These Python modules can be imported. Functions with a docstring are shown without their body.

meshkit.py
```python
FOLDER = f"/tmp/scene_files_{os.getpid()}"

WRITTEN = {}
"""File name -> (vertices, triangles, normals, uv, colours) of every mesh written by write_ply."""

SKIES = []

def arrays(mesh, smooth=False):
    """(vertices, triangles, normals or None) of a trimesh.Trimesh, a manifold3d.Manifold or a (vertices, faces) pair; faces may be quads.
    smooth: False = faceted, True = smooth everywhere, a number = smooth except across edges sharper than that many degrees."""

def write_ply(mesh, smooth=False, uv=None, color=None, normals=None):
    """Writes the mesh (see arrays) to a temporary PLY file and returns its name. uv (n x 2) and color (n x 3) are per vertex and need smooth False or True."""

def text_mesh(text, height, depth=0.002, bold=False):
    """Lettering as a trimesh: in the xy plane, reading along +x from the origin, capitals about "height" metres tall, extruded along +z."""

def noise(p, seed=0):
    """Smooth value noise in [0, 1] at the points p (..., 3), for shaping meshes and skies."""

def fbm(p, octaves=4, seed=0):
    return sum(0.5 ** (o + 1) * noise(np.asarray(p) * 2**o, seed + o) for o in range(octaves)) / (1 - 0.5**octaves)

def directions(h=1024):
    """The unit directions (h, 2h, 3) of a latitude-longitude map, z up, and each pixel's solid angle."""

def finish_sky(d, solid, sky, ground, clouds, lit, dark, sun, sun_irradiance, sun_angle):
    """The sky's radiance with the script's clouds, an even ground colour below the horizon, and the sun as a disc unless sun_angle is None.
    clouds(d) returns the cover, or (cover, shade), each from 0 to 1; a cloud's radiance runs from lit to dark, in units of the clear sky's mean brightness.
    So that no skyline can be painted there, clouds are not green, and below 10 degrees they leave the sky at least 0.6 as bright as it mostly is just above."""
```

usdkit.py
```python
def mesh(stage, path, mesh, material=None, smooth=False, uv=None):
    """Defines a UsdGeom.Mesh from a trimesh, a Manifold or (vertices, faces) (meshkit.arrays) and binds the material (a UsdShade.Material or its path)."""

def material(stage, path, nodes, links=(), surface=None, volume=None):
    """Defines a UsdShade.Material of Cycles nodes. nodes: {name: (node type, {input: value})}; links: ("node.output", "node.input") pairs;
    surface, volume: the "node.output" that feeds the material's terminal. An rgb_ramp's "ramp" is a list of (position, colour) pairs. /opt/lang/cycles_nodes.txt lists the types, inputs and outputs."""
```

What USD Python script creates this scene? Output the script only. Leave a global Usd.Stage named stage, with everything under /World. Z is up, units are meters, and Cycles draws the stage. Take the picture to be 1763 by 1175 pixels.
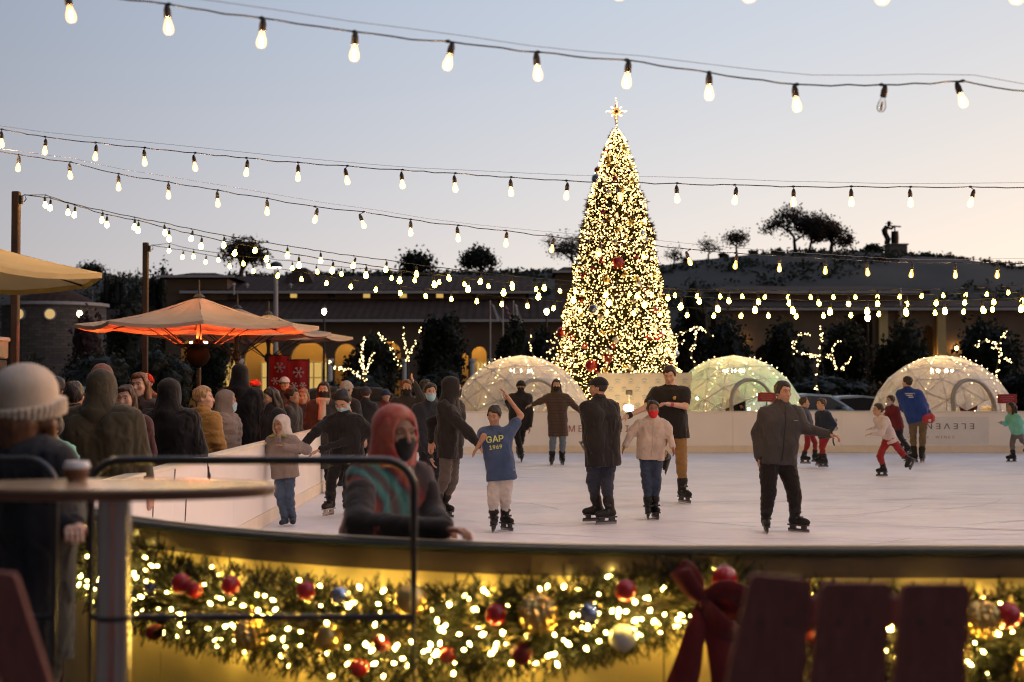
import math, random
import numpy as np
import trimesh
import meshkit, usdkit
from pxr import Usd, UsdGeom, UsdLux, UsdShade, Gf, Sdf, Vt

stage = Usd.Stage.CreateInMemory()
UsdGeom.SetStageUpAxis(stage, 'Z')
UsdGeom.SetStageMetersPerUnit(stage, 1.0)
stage.SetDefaultPrim(UsdGeom.Xform.Define(stage, '/World').GetPrim())

# ------------------------------------------------------------------ camera, sky, exposure
EYE = 1.62                     # metres above the ice
TILT = math.radians(1.6)
FPX = 2449.0                   # focal length in pixels of the 1763 px wide photograph
cam = UsdGeom.Camera.Define(stage, '/World/camera')
cam.CreateHorizontalApertureAttr(36.0)
cam.CreateVerticalApertureAttr(36.0 * 682 / 1024)
cam.CreateFocalLengthAttr(50.0)
cam.CreateClippingRangeAttr(Gf.Vec2f(0.1, 2000))
cam.CreateFStopAttr(2.1)
cam.CreateFocusDistanceAttr(15.5)
cam.CreateExposureAttr(2.0)
cam.AddTranslateOp().Set(Gf.Vec3d(0, 0, EYE))
cam.AddRotateXOp().Set(90 + math.degrees(TILT))

SUN_EL, SUN_ROT = math.radians(4.0), math.radians(60)   # the sun is behind the hill on the right: no direct light is left
sky_mat = usdkit.material(stage, '/World/Looks/sky', {
    'tc': ('texture_coordinate', {}),
    'mp': ('mapping', dict(mapping_type='point', location=(0, 0, 0.1))),
    's': ('sky_texture', dict(sky_type='single_scattering', sun_disc=False, sun_elevation=SUN_EL, sun_rotation=SUN_ROT, air_density=1.0, aerosol_density=1.0, ozone_density=3.0)),
    'warm': ('mix_color', dict(blend_type='multiply', fac=1.0, b=(1.22, 0.51, 0.02), use_clamp=False)),
    'veil': ('mix_color', dict(blend_type='add', fac=1.0, b=(0.88, 1.115, 1.84), use_clamp=False)),
    # dusk: the whole sky dims smoothly away from where the sun went down
    'dot': ('vector_math', dict(math_type='dot_product', vector2=(math.sin(SUN_ROT), math.cos(SUN_ROT), 0.0))),
    'fade': ('map_range', dict(range_type='smoothstep', from_min=-0.6, from_max=0.68, to_min=0.06, to_max=1.0, clamp=True)),
    'up': ('separate_xyz', {}),
    'low': ('map_range', dict(range_type='smoothstep', from_min=0.0, from_max=0.30, to_min=1.0, to_max=0.0, clamp=True)),
    'rose': ('vector_math', dict(math_type='scale', vector1=(0.42, 0.17, 0.0))),
    'sum': ('vector_math', dict(math_type='add')),
    'all': ('vector_math', dict(math_type='scale')),
    'b': ('background_shader', dict(strength=0.1)),
}, [('tc.generated', 'dot.vector1'), ('dot.value', 'fade.value'), ('fade.result', 'all.scale'), ('tc.generated', 'mp.vector'), ('mp.vector', 's.vector'), ('s.color', 'warm.a'), ('warm.result', 'veil.a'), ('tc.generated', 'up.vector'), ('up.z', 'low.value'), ('low.result', 'rose.scale'), ('veil.result', 'sum.vector1'), ('rose.vector', 'sum.vector2'), ('sum.vector', 'all.vector1'), ('all.vector', 'b.color')], surface='b.background')
dome = UsdLux.DomeLight.Define(stage, '/World/sky')
UsdShade.MaterialBindingAPI.Apply(dome.GetPrim()).Bind(sky_mat)

# ------------------------------------------------------------------ projection helpers (used to measure real positions)
CT, ST = math.cos(TILT), math.sin(TILT)

def ray(px, py):
    a, b = (px - 881.5) / FPX, -(py - 587.5) / FPX
    return np.array([a, CT - b * ST, ST + b * CT])

def P(px, py, d):
    r = ray(px, py)
    return np.array([0, 0, EYE]) + r * (d / r[1])

def G(px, py, z=0.0):
    r = ray(px, py)
    return np.array([0, 0, EYE]) + r * ((z - EYE) / r[2])

def X(px, d):
    return (px - 881.5) / FPX * d

def Z(py, d):
    return P(881.5, py, d)[2]

# ------------------------------------------------------------------ mesh helpers
def cat(parts):
    V, F, n = [], [], 0
    for v, f in parts:
        V.append(np.asarray(v, float)); F.append(np.asarray(f, int) + n); n += len(v)
    return np.vstack(V), np.vstack(F)

def tris(f):
    f = np.asarray(f, int)
    return np.vstack([f[:, [0, 1, 2]], f[:, [0, 2, 3]]]) if f.shape[1] == 4 else f

def rz(a):
    c, s = math.cos(a), math.sin(a)
    return np.array([[c, -s, 0], [s, c, 0], [0, 0, 1.0]])

def rx(a):
    c, s = math.cos(a), math.sin(a)
    return np.array([[1, 0, 0], [0, c, -s], [0, s, c]])

def ry(a):
    c, s = math.cos(a), math.sin(a)
    return np.array([[c, 0, s], [0, 1, 0], [-s, 0, c]])

def xf(m, R=None, t=(0, 0, 0), s=1.0):
    v = np.asarray(m[0], float) * s
    if R is not None:
        v = v @ np.asarray(R).T
    return v + np.asarray(t, float), m[1]

BOXF = tris([[0, 3, 2, 1], [4, 5, 6, 7], [0, 1, 5, 4], [1, 2, 6, 5], [2, 3, 7, 6], [3, 0, 4, 7]])

def hexa(pts):
    """eight corners: bottom ring 0-3, top ring 4-7, anticlockwise from above"""
    return np.asarray(pts, float), BOXF

def box(c, s, R=None):
    x, y, z = np.asarray(s, float) / 2
    v = np.array([[-x, -y, -z], [x, -y, -z], [x, y, -z], [-x, y, -z], [-x, -y, z], [x, -y, z], [x, y, z], [-x, y, z]])
    return xf((v, BOXF), R, c)

def cbox(c, s, ch=0.01, R=None):
    """box with chamfered edges"""
    h = np.asarray(s, float) / 2
    ch = min(ch, *(h * 0.9))
    pts = []
    for sx in (-1, 1):
        for sy in (-1, 1):
            for sz in (-1, 1):
                for k in range(3):
                    q = h - ch
                    q[k] = h[k]
                    pts.append(q * (sx, sy, sz))
    hull = trimesh.convex.convex_hull(np.array(pts))
    return xf((np.array(hull.vertices), np.array(hull.faces)), R, c)

def tube(points, r, sides=6, caps=True):
    p = np.asarray(points, float)
    n = len(p)
    r = np.broadcast_to(np.asarray(r, float), (n,))
    t = np.gradient(p, axis=0)
    t /= np.linalg.norm(t, axis=1, keepdims=True) + 1e-12
    ref = np.array([0, 0, 1.0]) if abs(t[:, 2]).mean() < 0.8 else np.array([1.0, 0, 0])
    a = np.cross(t, ref); a /= np.linalg.norm(a, axis=1, keepdims=True) + 1e-12
    b = np.cross(t, a)
    g = np.arange(sides) * 2 * np.pi / sides
    v = (p[:, None] + r[:, None, None] * (np.cos(g)[None, :, None] * a[:, None] + np.sin(g)[None, :, None] * b[:, None])).reshape(-1, 3)
    i, j = np.meshgrid(np.arange(n - 1), np.arange(sides), indexing='ij')
    q = np.stack([i * sides + j, (i + 1) * sides + j, (i + 1) * sides + (j + 1) % sides, i * sides + (j + 1) % sides], -1).reshape(-1, 4)
    f = tris(q)
    if caps:
        v = np.vstack([v, p[:1], p[-1:]])
        k = np.arange(sides)
        f = np.vstack([f, np.stack([np.full(sides, n * sides), k, (k + 1) % sides], 1), np.stack([np.full(sides, n * sides + 1), (n - 1) * sides + (k + 1) % sides, (n - 1) * sides + k], 1)])
    return v, f

def lathe(prof, sides=16, c=(0, 0, 0)):
    """prof: (radius, z) pairs from bottom to top"""
    prof = np.asarray(prof, float)
    g = np.arange(sides) * 2 * np.pi / sides
    v = np.stack([prof[:, None, 0] * np.cos(g), prof[:, None, 0] * np.sin(g), np.repeat(prof[:, 1:], sides, 1)], -1).reshape(-1, 3)
    n = len(prof)
    i, j = np.meshgrid(np.arange(n - 1), np.arange(sides), indexing='ij')
    q = np.stack([i * sides + j, i * sides + (j + 1) % sides, (i + 1) * sides + (j + 1) % sides, (i + 1) * sides + j], -1).reshape(-1, 4)
    return v + np.asarray(c, float), tris(q)

def ball(c, r, sub=1):
    m = trimesh.creation.icosphere(sub, 1.0)
    return np.array(m.vertices) * np.asarray(r, float) + np.asarray(c, float), np.array(m.faces)

OCT = (np.array([[1, 0, 0], [-1, 0, 0], [0, 1, 0], [0, -1, 0], [0, 0, 1], [0, 0, -1.0]]), np.array([[0, 2, 4], [2, 1, 4], [1, 3, 4], [3, 0, 4], [2, 0, 5], [1, 2, 5], [3, 1, 5], [0, 3, 5]]))

def scatter(base, pts, sizes, Rs=None):
    """many copies of a small mesh as one mesh"""
    v, f = base
    pts = np.asarray(pts, float); n = len(pts)
    sizes = np.broadcast_to(np.asarray(sizes, float), (n,))
    vv = v[None] * sizes[:, None, None]
    if Rs is not None:
        vv = np.einsum('nij,nkj->nki', Rs, vv)
    vv = vv + pts[:, None]
    ff = f[None] + (np.arange(n) * len(v))[:, None, None]
    return vv.reshape(-1, 3), ff.reshape(-1, 3)

def rand_rot(n, rng):
    q = rng.normal(size=(n, 4)); q /= np.linalg.norm(q, axis=1, keepdims=True)
    w, x, y, z = q.T
    return np.stack([1 - 2 * (y * y + z * z), 2 * (x * y - z * w), 2 * (x * z + y * w), 2 * (x * y + z * w), 1 - 2 * (x * x + z * z), 2 * (y * z - x * w), 2 * (x * z - y * w), 2 * (y * z + x * w), 1 - 2 * (x * x + y * y)], -1).reshape(-1, 3, 3)

def prism(poly, depth, axis='y'):
    """polygon in (x, z), extruded along +y from 0 to depth; the polygon may be concave, and may be a shapely geometry"""
    import shapely
    g = poly if hasattr(poly, 'geoms') or hasattr(poly, 'exterior') else shapely.Polygon(poly)
    out = []
    for p in getattr(g, 'geoms', [g]):
        m = trimesh.creation.extrude_polygon(p, depth, engine='earcut')
        v = np.array(m.vertices)[:, [0, 2, 1]]
        out.append((v, np.array(m.faces)[:, ::-1]))
    return cat(out)

def tri(m):
    return np.array(m.vertices), np.array(m.faces)

def spline(pts, n):
    from scipy.interpolate import CubicSpline
    pts = np.asarray(pts, float)
    t = np.r_[0, np.cumsum(np.linalg.norm(np.diff(pts, axis=0), axis=1))]
    return CubicSpline(t, pts)(np.linspace(0, t[-1], n))

# ------------------------------------------------------------------ stage helpers
_count = {}

def numbered(parent, name):
    k = (parent, name)
    n = _count.get(k, 0); _count[k] = n + 1
    return f'{parent}/{name}' if n == 0 else f'{parent}/{name}_{n:03d}'

def setdata(prim, label=None, category=None, group=None, kind=None):
    for k, v in (('label', label), ('category', category), ('group', group), ('kind', kind)):
        if v:
            prim.SetCustomDataByKey(k, v)

class Thing:
    def __init__(self, name, label, category, loc=(0, 0, 0), rot=0.0, group=None, kind=None):
        self.path = numbered('/World', name)
        x = UsdGeom.Xform.Define(stage, self.path)
        x.AddTranslateOp().Set(Gf.Vec3d(*map(float, loc)))
        if rot:
            x.AddRotateZOp().Set(float(math.degrees(rot)))
        self.loc, self.rot = np.asarray(loc, float), rot
        setdata(x.GetPrim(), label, category, group, kind)

    def part(self, name, mesh, mat, smooth=False, label=None, world=False, under=None, kind=None):
        path = numbered(under or self.path, name)
        if world:
            v = np.asarray(mesh[0], float) - self.loc
            mesh = ((v @ rz(self.rot)) if self.rot else v, mesh[1])
        m = usdkit.mesh(stage, path, mesh, mat, smooth=smooth)
        setdata(m.GetPrim(), label, kind=kind)
        return path

def single(name, mesh, mat, label=None, category=None, group=None, kind=None, smooth=False):
    m = usdkit.mesh(stage, numbered('/World', name), mesh, mat, smooth=smooth)
    setdata(m.GetPrim(), label, category, group, kind)
    return m

def copy_of(src, name, label, category, loc, rot=0.0, group=None, scale=None):
    x = UsdGeom.Xform.Define(stage, numbered('/World', name))
    x.GetPrim().GetReferences().AddInternalReference(src)
    x.ClearXformOpOrder()
    x.AddTranslateOp().Set(Gf.Vec3d(*map(float, loc)))
    if rot:
        x.AddRotateZOp(opSuffix='turn').Set(float(math.degrees(rot)))
    if scale:
        x.AddScaleOp(opSuffix='size').Set(Gf.Vec3f(*([float(scale)] * 3)))
    x.GetPrim().SetInstanceable(True)
    setdata(x.GetPrim(), label, category, group)
    return x

# ------------------------------------------------------------------ materials
_mats = {}

def _mk(name, nodes, links, surface):
    if name not in _mats:
        _mats[name] = usdkit.material(stage, '/World/Looks/' + name, nodes, links, surface=surface)
    return _mats[name]

def plain(name, color, rough=0.5, metal=0.0, spec=0.5, vary=0.15, scale=6.0, bump=0.0, bscale=60.0, coat=0.0, **kw):
    """a surface with a slight procedural variation of tone and relief"""
    c = np.asarray(color, float)
    nodes = {'g': ('geometry', {}), 'n': ('noise_texture', dict(scale=scale, detail=4.0)),
             'r': ('rgb_ramp', {'ramp': [(0.25, tuple(c * (1 - vary))), (0.75, tuple(np.minimum(c * (1 + vary), 0.95)))]}),
             'p': ('principled_bsdf', dict(roughness=rough, metallic=metal, specular_ior_level=spec, coat_weight=coat, **kw))}
    links = [('g.position', 'n.vector'), ('n.fac', 'r.fac'), ('r.color', 'p.base_color')]
    if bump:
        nodes['n2'] = ('noise_texture', dict(scale=bscale, detail=3.0))
        nodes['b'] = ('bump', dict(strength=bump, distance=0.01))
        links += [('g.position', 'n2.vector'), ('n2.fac', 'b.height'), ('b.normal', 'p.normal')]
    return _mk(name, nodes, links, 'p.BSDF')

def cloth(name, color, rough=0.85, vary=0.18, sheen=0.15, scale=9.0, bump=0.25, bscale=120.0):
    return plain(name, color, rough, vary=vary, scale=scale, bump=bump, bscale=bscale, spec=0.2, sheen_weight=sheen, sheen_roughness=0.5)

def glow(name, color, strength):
    return _mk(name, {'e': ('emission', dict(color=color, strength=strength))}, [], 'e.emission')

def leafy(name, color, vary=0.45, trans=0.3):
    c = np.asarray(color, float)
    return _mk(name, {'g': ('geometry', {}), 'r': ('rgb_ramp', {'ramp': [(0.0, tuple(c * (1 - vary))), (1.0, tuple(c * (1 + vary)))]}),
                      'd': ('principled_bsdf', dict(roughness=0.6, specular_ior_level=0.3)), 't': ('translucent_bsdf', {}), 'm': ('mix_closure', dict(fac=trans))},
               [('g.random_per_island', 'r.fac'), ('r.color', 'd.base_color'), ('r.color', 't.color'), ('d.BSDF', 'm.closure1'), ('t.BSDF', 'm.closure2')], 'm.closure')

# ------------------------------------------------------------------ ground, ice, rink boards
RINK_L, RINK_R, RINK_N, RINK_F, RAD = -2.75, 14.0, 5.88, 32.0, 3.6

def rink_path():
    pts = [(RINK_R, RINK_N)]
    for x in np.linspace(RINK_R, RINK_L + RAD, 30)[1:]:
        pts.append((x, RINK_N))
    c = (RINK_L + RAD, RINK_N + RAD)
    for a in np.linspace(-90, -180, 25)[1:]:
        pts.append((c[0] + RAD * math.cos(math.radians(a)), c[1] + RAD * math.sin(math.radians(a))))
    for y in np.linspace(RINK_N + RAD, RINK_F - RAD, 40)[1:]:
        pts.append((RINK_L, y))
    c = (RINK_L + RAD, RINK_F - RAD)
    for a in np.linspace(180, 90, 25)[1:]:
        pts.append((c[0] + RAD * math.cos(math.radians(a)), c[1] + RAD * math.sin(math.radians(a))))
    for x in np.linspace(RINK_L + RAD, RINK_R, 30)[1:]:
        pts.append((x, RINK_F))
    return np.array(pts)

RP = rink_path()
RS = np.r_[0, np.cumsum(np.linalg.norm(np.diff(RP, axis=0), axis=1))]

def rink_at(s):
    """point on the inner face of the boards at arc length s, and the outward normal"""
    s = np.atleast_1d(s)
    p = np.stack([np.interp(s, RS, RP[:, 0]), np.interp(s, RS, RP[:, 1])], -1)
    q = np.stack([np.interp(s + .05, RS, RP[:, 0]), np.interp(s + .05, RS, RP[:, 1])], -1) - np.stack([np.interp(s - .05, RS, RP[:, 0]), np.interp(s - .05, RS, RP[:, 1])], -1)
    t = q / np.linalg.norm(q, axis=1, keepdims=True)
    return p, np.stack([-t[:, 1], t[:, 0]], -1) * 1.0

# the path runs right to left along the near side, so the outward normal (towards the camera) is to its left
def sweep(s0, s1, prof, step=0.15):
    """profile (outward offset, z), anticlockwise, along the rink path"""
    n = max(2, int(abs(s1 - s0) / step) + 1)
    p, nrm = rink_at(np.linspace(s0, s1, n))
    prof = np.asarray(prof, float); k = len(prof)
    v = np.concatenate([p[:, None] + nrm[:, None] * prof[None, :, :1], np.broadcast_to(prof[None, :, 1:], (n, k, 1))], -1).reshape(-1, 3)
    i, j = np.meshgrid(np.arange(n - 1), np.arange(k), indexing='ij')
    q = np.stack([i * k + j, i * k + (j + 1) % k, (i + 1) * k + (j + 1) % k, (i + 1) * k + j], -1).reshape(-1, 4)
    cap = [[0, m, m + 1] for m in range(1, k - 1)]
    cap2 = [[(n - 1) * k, (n - 1) * k + m + 1, (n - 1) * k + m] for m in range(1, k - 1)]
    return v, np.vstack([tris(q), cap, cap2])

S_CORNER0 = RINK_R - (RINK_L + RAD)
S_CORNER1 = S_CORNER0 + RAD * math.pi / 2
S_LEFT1 = S_CORNER1 + (RINK_F - RINK_N - 2 * RAD)
S_FAR0 = S_LEFT1 + RAD * math.pi / 2
S_END = RS[-1]

asphalt = plain('asphalt', (0.055, 0.05, 0.048), 0.85, vary=0.3, scale=1.5, bump=0.4, bscale=90)
paving = plain('paving', (0.16, 0.13, 0.11), 0.8, vary=0.25, scale=3, bump=0.3, bscale=60)
single('ground', (np.array([[-260, -40, -0.03], [260, -40, -0.03], [260, 112, -0.03], [-260, 112, -0.03]]), np.array([[0, 1, 2], [0, 2, 3]])), asphalt, kind='structure')
single('deck', box((0, -1.0, 0.055), (30, 13.0, 0.15)), paving, kind='structure')

ice_poly = [(x, y) for x, y in RP]
ice_tri = trimesh.creation.triangulate_polygon(__import__('shapely').Polygon(ice_poly), engine='earcut')
ice_mat = _mk('ice', {'g': ('geometry', {}), 'n': ('noise_texture', dict(scale=0.9, detail=5.0, roughness=0.65)),
    'r': ('rgb_ramp', {'ramp': [(0.3, (0.72, 0.69, 0.71)), (0.7, (0.85, 0.82, 0.84))]}),
    'mp': ('mapping', dict(mapping_type='point', scale=(1.0, 5.0, 1.0), rotation=(0, 0, 0.5))), 'n2': ('noise_texture', dict(scale=9.0, detail=6.0, roughness=0.75, distortion=1.5)),
    'n3': ('noise_texture', dict(scale=60.0, detail=3.0)),
    'mm': ('mix_float', dict(fac=0.4)),
    'b': ('bump', dict(strength=0.7, distance=0.02)), 'p': ('principled_bsdf', dict(roughness=0.5, specular_ior_level=0.35))},
    [('g.position', 'n.vector'), ('n.fac', 'r.fac'), ('r.color', 'p.base_color'), ('g.position', 'mp.vector'), ('mp.vector', 'n2.vector'), ('g.position', 'n3.vector'), ('n2.fac', 'mm.a'), ('n3.fac', 'mm.b'), ('mm.result', 'b.height'), ('b.normal', 'p.normal')], 'p.BSDF')
single('ice_rink', (np.c_[ice_tri[0], np.zeros(len(ice_tri[0]))], ice_tri[1]), ice_mat, kind='structure')

# skate marks: shallow pale grooves cut in the ice, thin strips just above it
rng = np.random.default_rng(5)
marks = []
for _ in range(700):
    x0, y0 = rng.uniform(-2, 11), rng.uniform(7, 31)
    a, L, k = rng.uniform(-0.5, 0.5) + (math.pi if rng.random() < .5 else 0), rng.uniform(0.6, 2.5), rng.uniform(-0.4, 0.4)
    t = np.linspace(0, 1, 7)
    ang = a + k * t * L
    xs, ys = x0 + np.cumsum(np.cos(ang)) * L / 7, y0 + np.cumsum(np.sin(ang)) * L / 7
    w = rng.uniform(.004, .009)
    l = np.stack([xs - w * np.sin(ang), ys + w * np.cos(ang), np.full(7, .003)], -1)
    r = np.stack([xs + w * np.sin(ang), ys - w * np.cos(ang), np.full(7, .003)], -1)
    v = np.vstack([l, r])
    f = tris([[i, i + 7, i + 8, i + 1] for i in range(6)])
    ok = (v[:, 0] > RINK_L + .5) & (v[:, 0] < RINK_R) & (v[:, 1] > RINK_N + 1) & (v[:, 1] < RINK_F - .3)
    if ok.all():
        marks.append((v, f))
single('skate_marks', cat(marks), plain('snow_dust', (0.62, 0.58, 0.60), 0.8, vary=0.05), 'thin curved skate marks scored across the white ice', 'skate marks', kind='stuff')

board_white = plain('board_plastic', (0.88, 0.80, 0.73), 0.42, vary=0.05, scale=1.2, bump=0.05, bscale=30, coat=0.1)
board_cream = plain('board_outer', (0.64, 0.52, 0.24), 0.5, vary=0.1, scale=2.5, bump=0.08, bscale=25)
cap_dark = plain('cap_rail', (0.014, 0.018, 0.014), 0.7, vary=0.2, spec=.15)
cap_cream = plain('cap_lip', (0.75, 0.66, 0.5), 0.45, vary=0.08)
kick = plain('kick_strip', (0.80, 0.67, 0.52), 0.5, vary=0.06)
fascia_m = plain('fascia', (0.085, 0.06, 0.042), 0.3, vary=0.25, scale=5, coat=0.3)
BT = 0.94   # board height

def boards(name, label, s0, s1, panels, near=False):
    t = Thing(name, label, 'rink boards')
    edges = [s0] + list(np.arange(s0 + panels, s1 - 0.6, panels)) + [s1]
    for a, b in zip(edges[:-1], edges[1:]):
        t.part('panel', sweep(a + .002, b - .002, [(0.0, 0.16), (0.045, 0.16), (0.045, BT - .03), (0.0, BT - .03)]), board_white)
        t.part('kick_strip', sweep(a + .002, b - .002, [(-0.008, 0.004), (0.04, 0.004), (0.04, 0.157), (-0.008, 0.157)]), kick)
        t.part('post', sweep(a - .02, a + .02, [(0.05, 0.0), (0.1, 0.0), (0.1, BT - .04), (0.05, BT - .04)]), fascia_m)
    if near:
        t.part('cap_rail', sweep(s0, s1, [(0.012, BT - .027), (0.135, BT - .027), (0.14, BT - .012), (0.12, BT), (0.012, BT)]), cap_dark)
        t.part('inner_lip', sweep(s0, s1, [(-0.03, BT - .028), (0.010, BT - .028), (0.010, BT + .004), (-0.03, BT + .004)]), cap_cream)
        for a, b in zip(edges[:-1], edges[1:]):
            t.part('fascia', sweep(a + .003, b - .003, [(0.102, BT - .115), (0.128, BT - .115), (0.128, BT - .03), (0.102, BT - .03)]), fascia_m)
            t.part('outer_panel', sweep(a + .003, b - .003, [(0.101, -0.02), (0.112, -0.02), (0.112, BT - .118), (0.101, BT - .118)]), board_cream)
    else:
        t.part('cap_rail', sweep(s0, s1, [(-0.02, BT - .028), (0.1, BT - .028), (0.1, BT - .004), (-0.02, BT - .004)]), cap_dark if name == 'far_boards' else cap_cream)
    return t

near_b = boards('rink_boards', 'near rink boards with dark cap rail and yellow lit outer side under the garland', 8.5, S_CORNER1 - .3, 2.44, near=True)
left_b = boards('rink_boards', 'white rink boards with pale cap running back along the left of the ice', S_CORNER1 - .295, S_LEFT1, 2.44)
far_b = boards('rink_boards', 'long cream rink boards with printed lettering across the far end of the ice', S_LEFT1 + .005, S_END - .5, 2.44)

# lettering on the far boards (flat print, 3 mm proud), reading as it stands in the photograph
def letters(text, px0, px1, py_base, height, mat, flip=False, y=RINK_F, name='letter', mirror_y=False):
    m = meshkit.text_mesh(text, height, 0.003)
    v = np.array(m.vertices)
    v[:, 0] -= v[:, 0].min()
    w = X(px1, y) - X(px0, y)
    v[:, 0] *= w / v[:, 0].max()
    if flip:                       # this panel is mounted upside down
        v[:, 0] = w - v[:, 0]; v[:, 1] = height - v[:, 1]
    out = np.stack([v[:, 0] + X(px0, y), y - 0.002 - v[:, 2], v[:, 1] + Z(py_base, y)], -1)
    for c_ in trimesh.graph.connected_components(m.face_adjacency, nodes=np.arange(len(m.faces))):
        far_b.part(name, (out, np.array(m.faces)[c_]), mat, world=True)

ink_red = plain('ink_red', (0.30, 0.05, 0.035), 0.6, vary=0.1)
ink_dark = plain('ink_dark', (0.07, 0.05, 0.045), 0.6, vary=0.1)
ink_pale = plain('ink_pale', (0.36, 0.26, 0.22), 0.6, vary=0.1)
letters('M E R', 979, 1016, 744, 0.145, ink_red)
letters('R I T', 1062, 1098, 744, 0.145, ink_red)
letters('E L E V E N', 1594, 1676, 739, 0.125, ink_dark, flip=True)
letters('V A L L E Y  \u00b7  W I N E S', 1561, 1642, 755, 0.055, ink_pale)
letters('e', 1432, 1441, 727, 0.10, ink_dark)
letters('e', 1433, 1442, 741, 0.10, ink_dark)
far_b.part('printed_sheet', box((X(1612, 32), RINK_F - .0012, 0.5), (2.34, .0015, .62)), plain('sheet', (0.74, 0.69, 0.66), 0.35, vary=0.04), world=True)

# scuffed black strokes on the left boards
for a, b, h0, h1 in ((9.9, 10.02, .30, .62), (10.22, 10.42, .5, .25), (10.42, 10.55, .25, .52), (10.8, 10.92, .22, .68), (11.3, 11.4, .18, .36), (11.5, 11.62, .3, .2), (11.9, 12.02, .22, .62), (11.55, 11.62, .78, .9)):
    left_b.part('scuff_mark', tube([(RINK_L + .003, a, h0), (RINK_L + .003, (a + b) / 2 + .02, (h0 + h1) / 2), (RINK_L + .003, b, h1)], .006, 4), ink_dark, world=True)

# ------------------------------------------------------------------ hill
def crest_px(px):
    xs = [-400, 0, 120, 200, 320, 450, 600, 800, 950, 1040, 1130, 1180, 1240, 1300, 1400, 1480, 1560, 1620, 1680, 1763, 2200, 2800]
    ys = [505, 492, 488, 484, 482, 480, 477, 474, 472, 468, 461, 452, 445, 438, 437, 438, 441, 449, 457, 465, 490, 520]
    return np.interp(px, xs, ys)

def hill_z(x, y):
    x, y = np.asarray(x, float), np.asarray(y, float)
    c = EYE + (656 - crest_px(881.5 + x * 12.245)) / 12.245
    s = np.clip((y - 112) / (200 - 112), 0, 1); s = s * s * (3 - 2 * s)
    z = c * s - np.maximum(y - 200, 0) * 0.06
    n = meshkit.fbm(np.stack([x * .05, y * .05, x * 0], -1), 4, 3) - .5
    return z + n * 1.2 * s - .04 * (1 - s)

gx, gy = np.meshgrid(np.linspace(-200, 240, 150), np.linspace(111, 330, 90), indexing='ij')
hz = hill_z(gx, gy)
ii, jj = np.meshgrid(np.arange(149), np.arange(89), indexing='ij')
hq = np.stack([ii * 90 + jj, (ii + 1) * 90 + jj, (ii + 1) * 90 + jj + 1, ii * 90 + jj + 1], -1).reshape(-1, 4)
hill_m = plain('hill_grass', (0.020, 0.014, 0.007), 0.95, vary=0.6, scale=0.15, bump=0.8, bscale=2.0)
single('hillside', (np.stack([gx, gy, hz], -1).reshape(-1, 3), tris(hq)), hill_m, kind='structure', smooth=True)

# ------------------------------------------------------------------ vegetation
LEAF = (np.array([[-.5, 0, 0], [0, -.32, .06], [.5, 0, 0], [0, .32, .06]]), np.array([[0, 1, 2], [0, 2, 3]]))
bark = plain('bark', (0.05, 0.036, 0.026), 0.9, vary=0.3, scale=8, bump=0.6, bscale=30)
LEAFM = [leafy('leaf_dark', (0.020, 0.024, 0.012)), leafy('leaf_olive', (0.032, 0.034, 0.017)), leafy('leaf_brown', (0.045, 0.030, 0.016)), leafy('leaf_red', (0.055, 0.022, 0.016)), leafy('leaf_grey', (0.045, 0.046, 0.034))]

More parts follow.
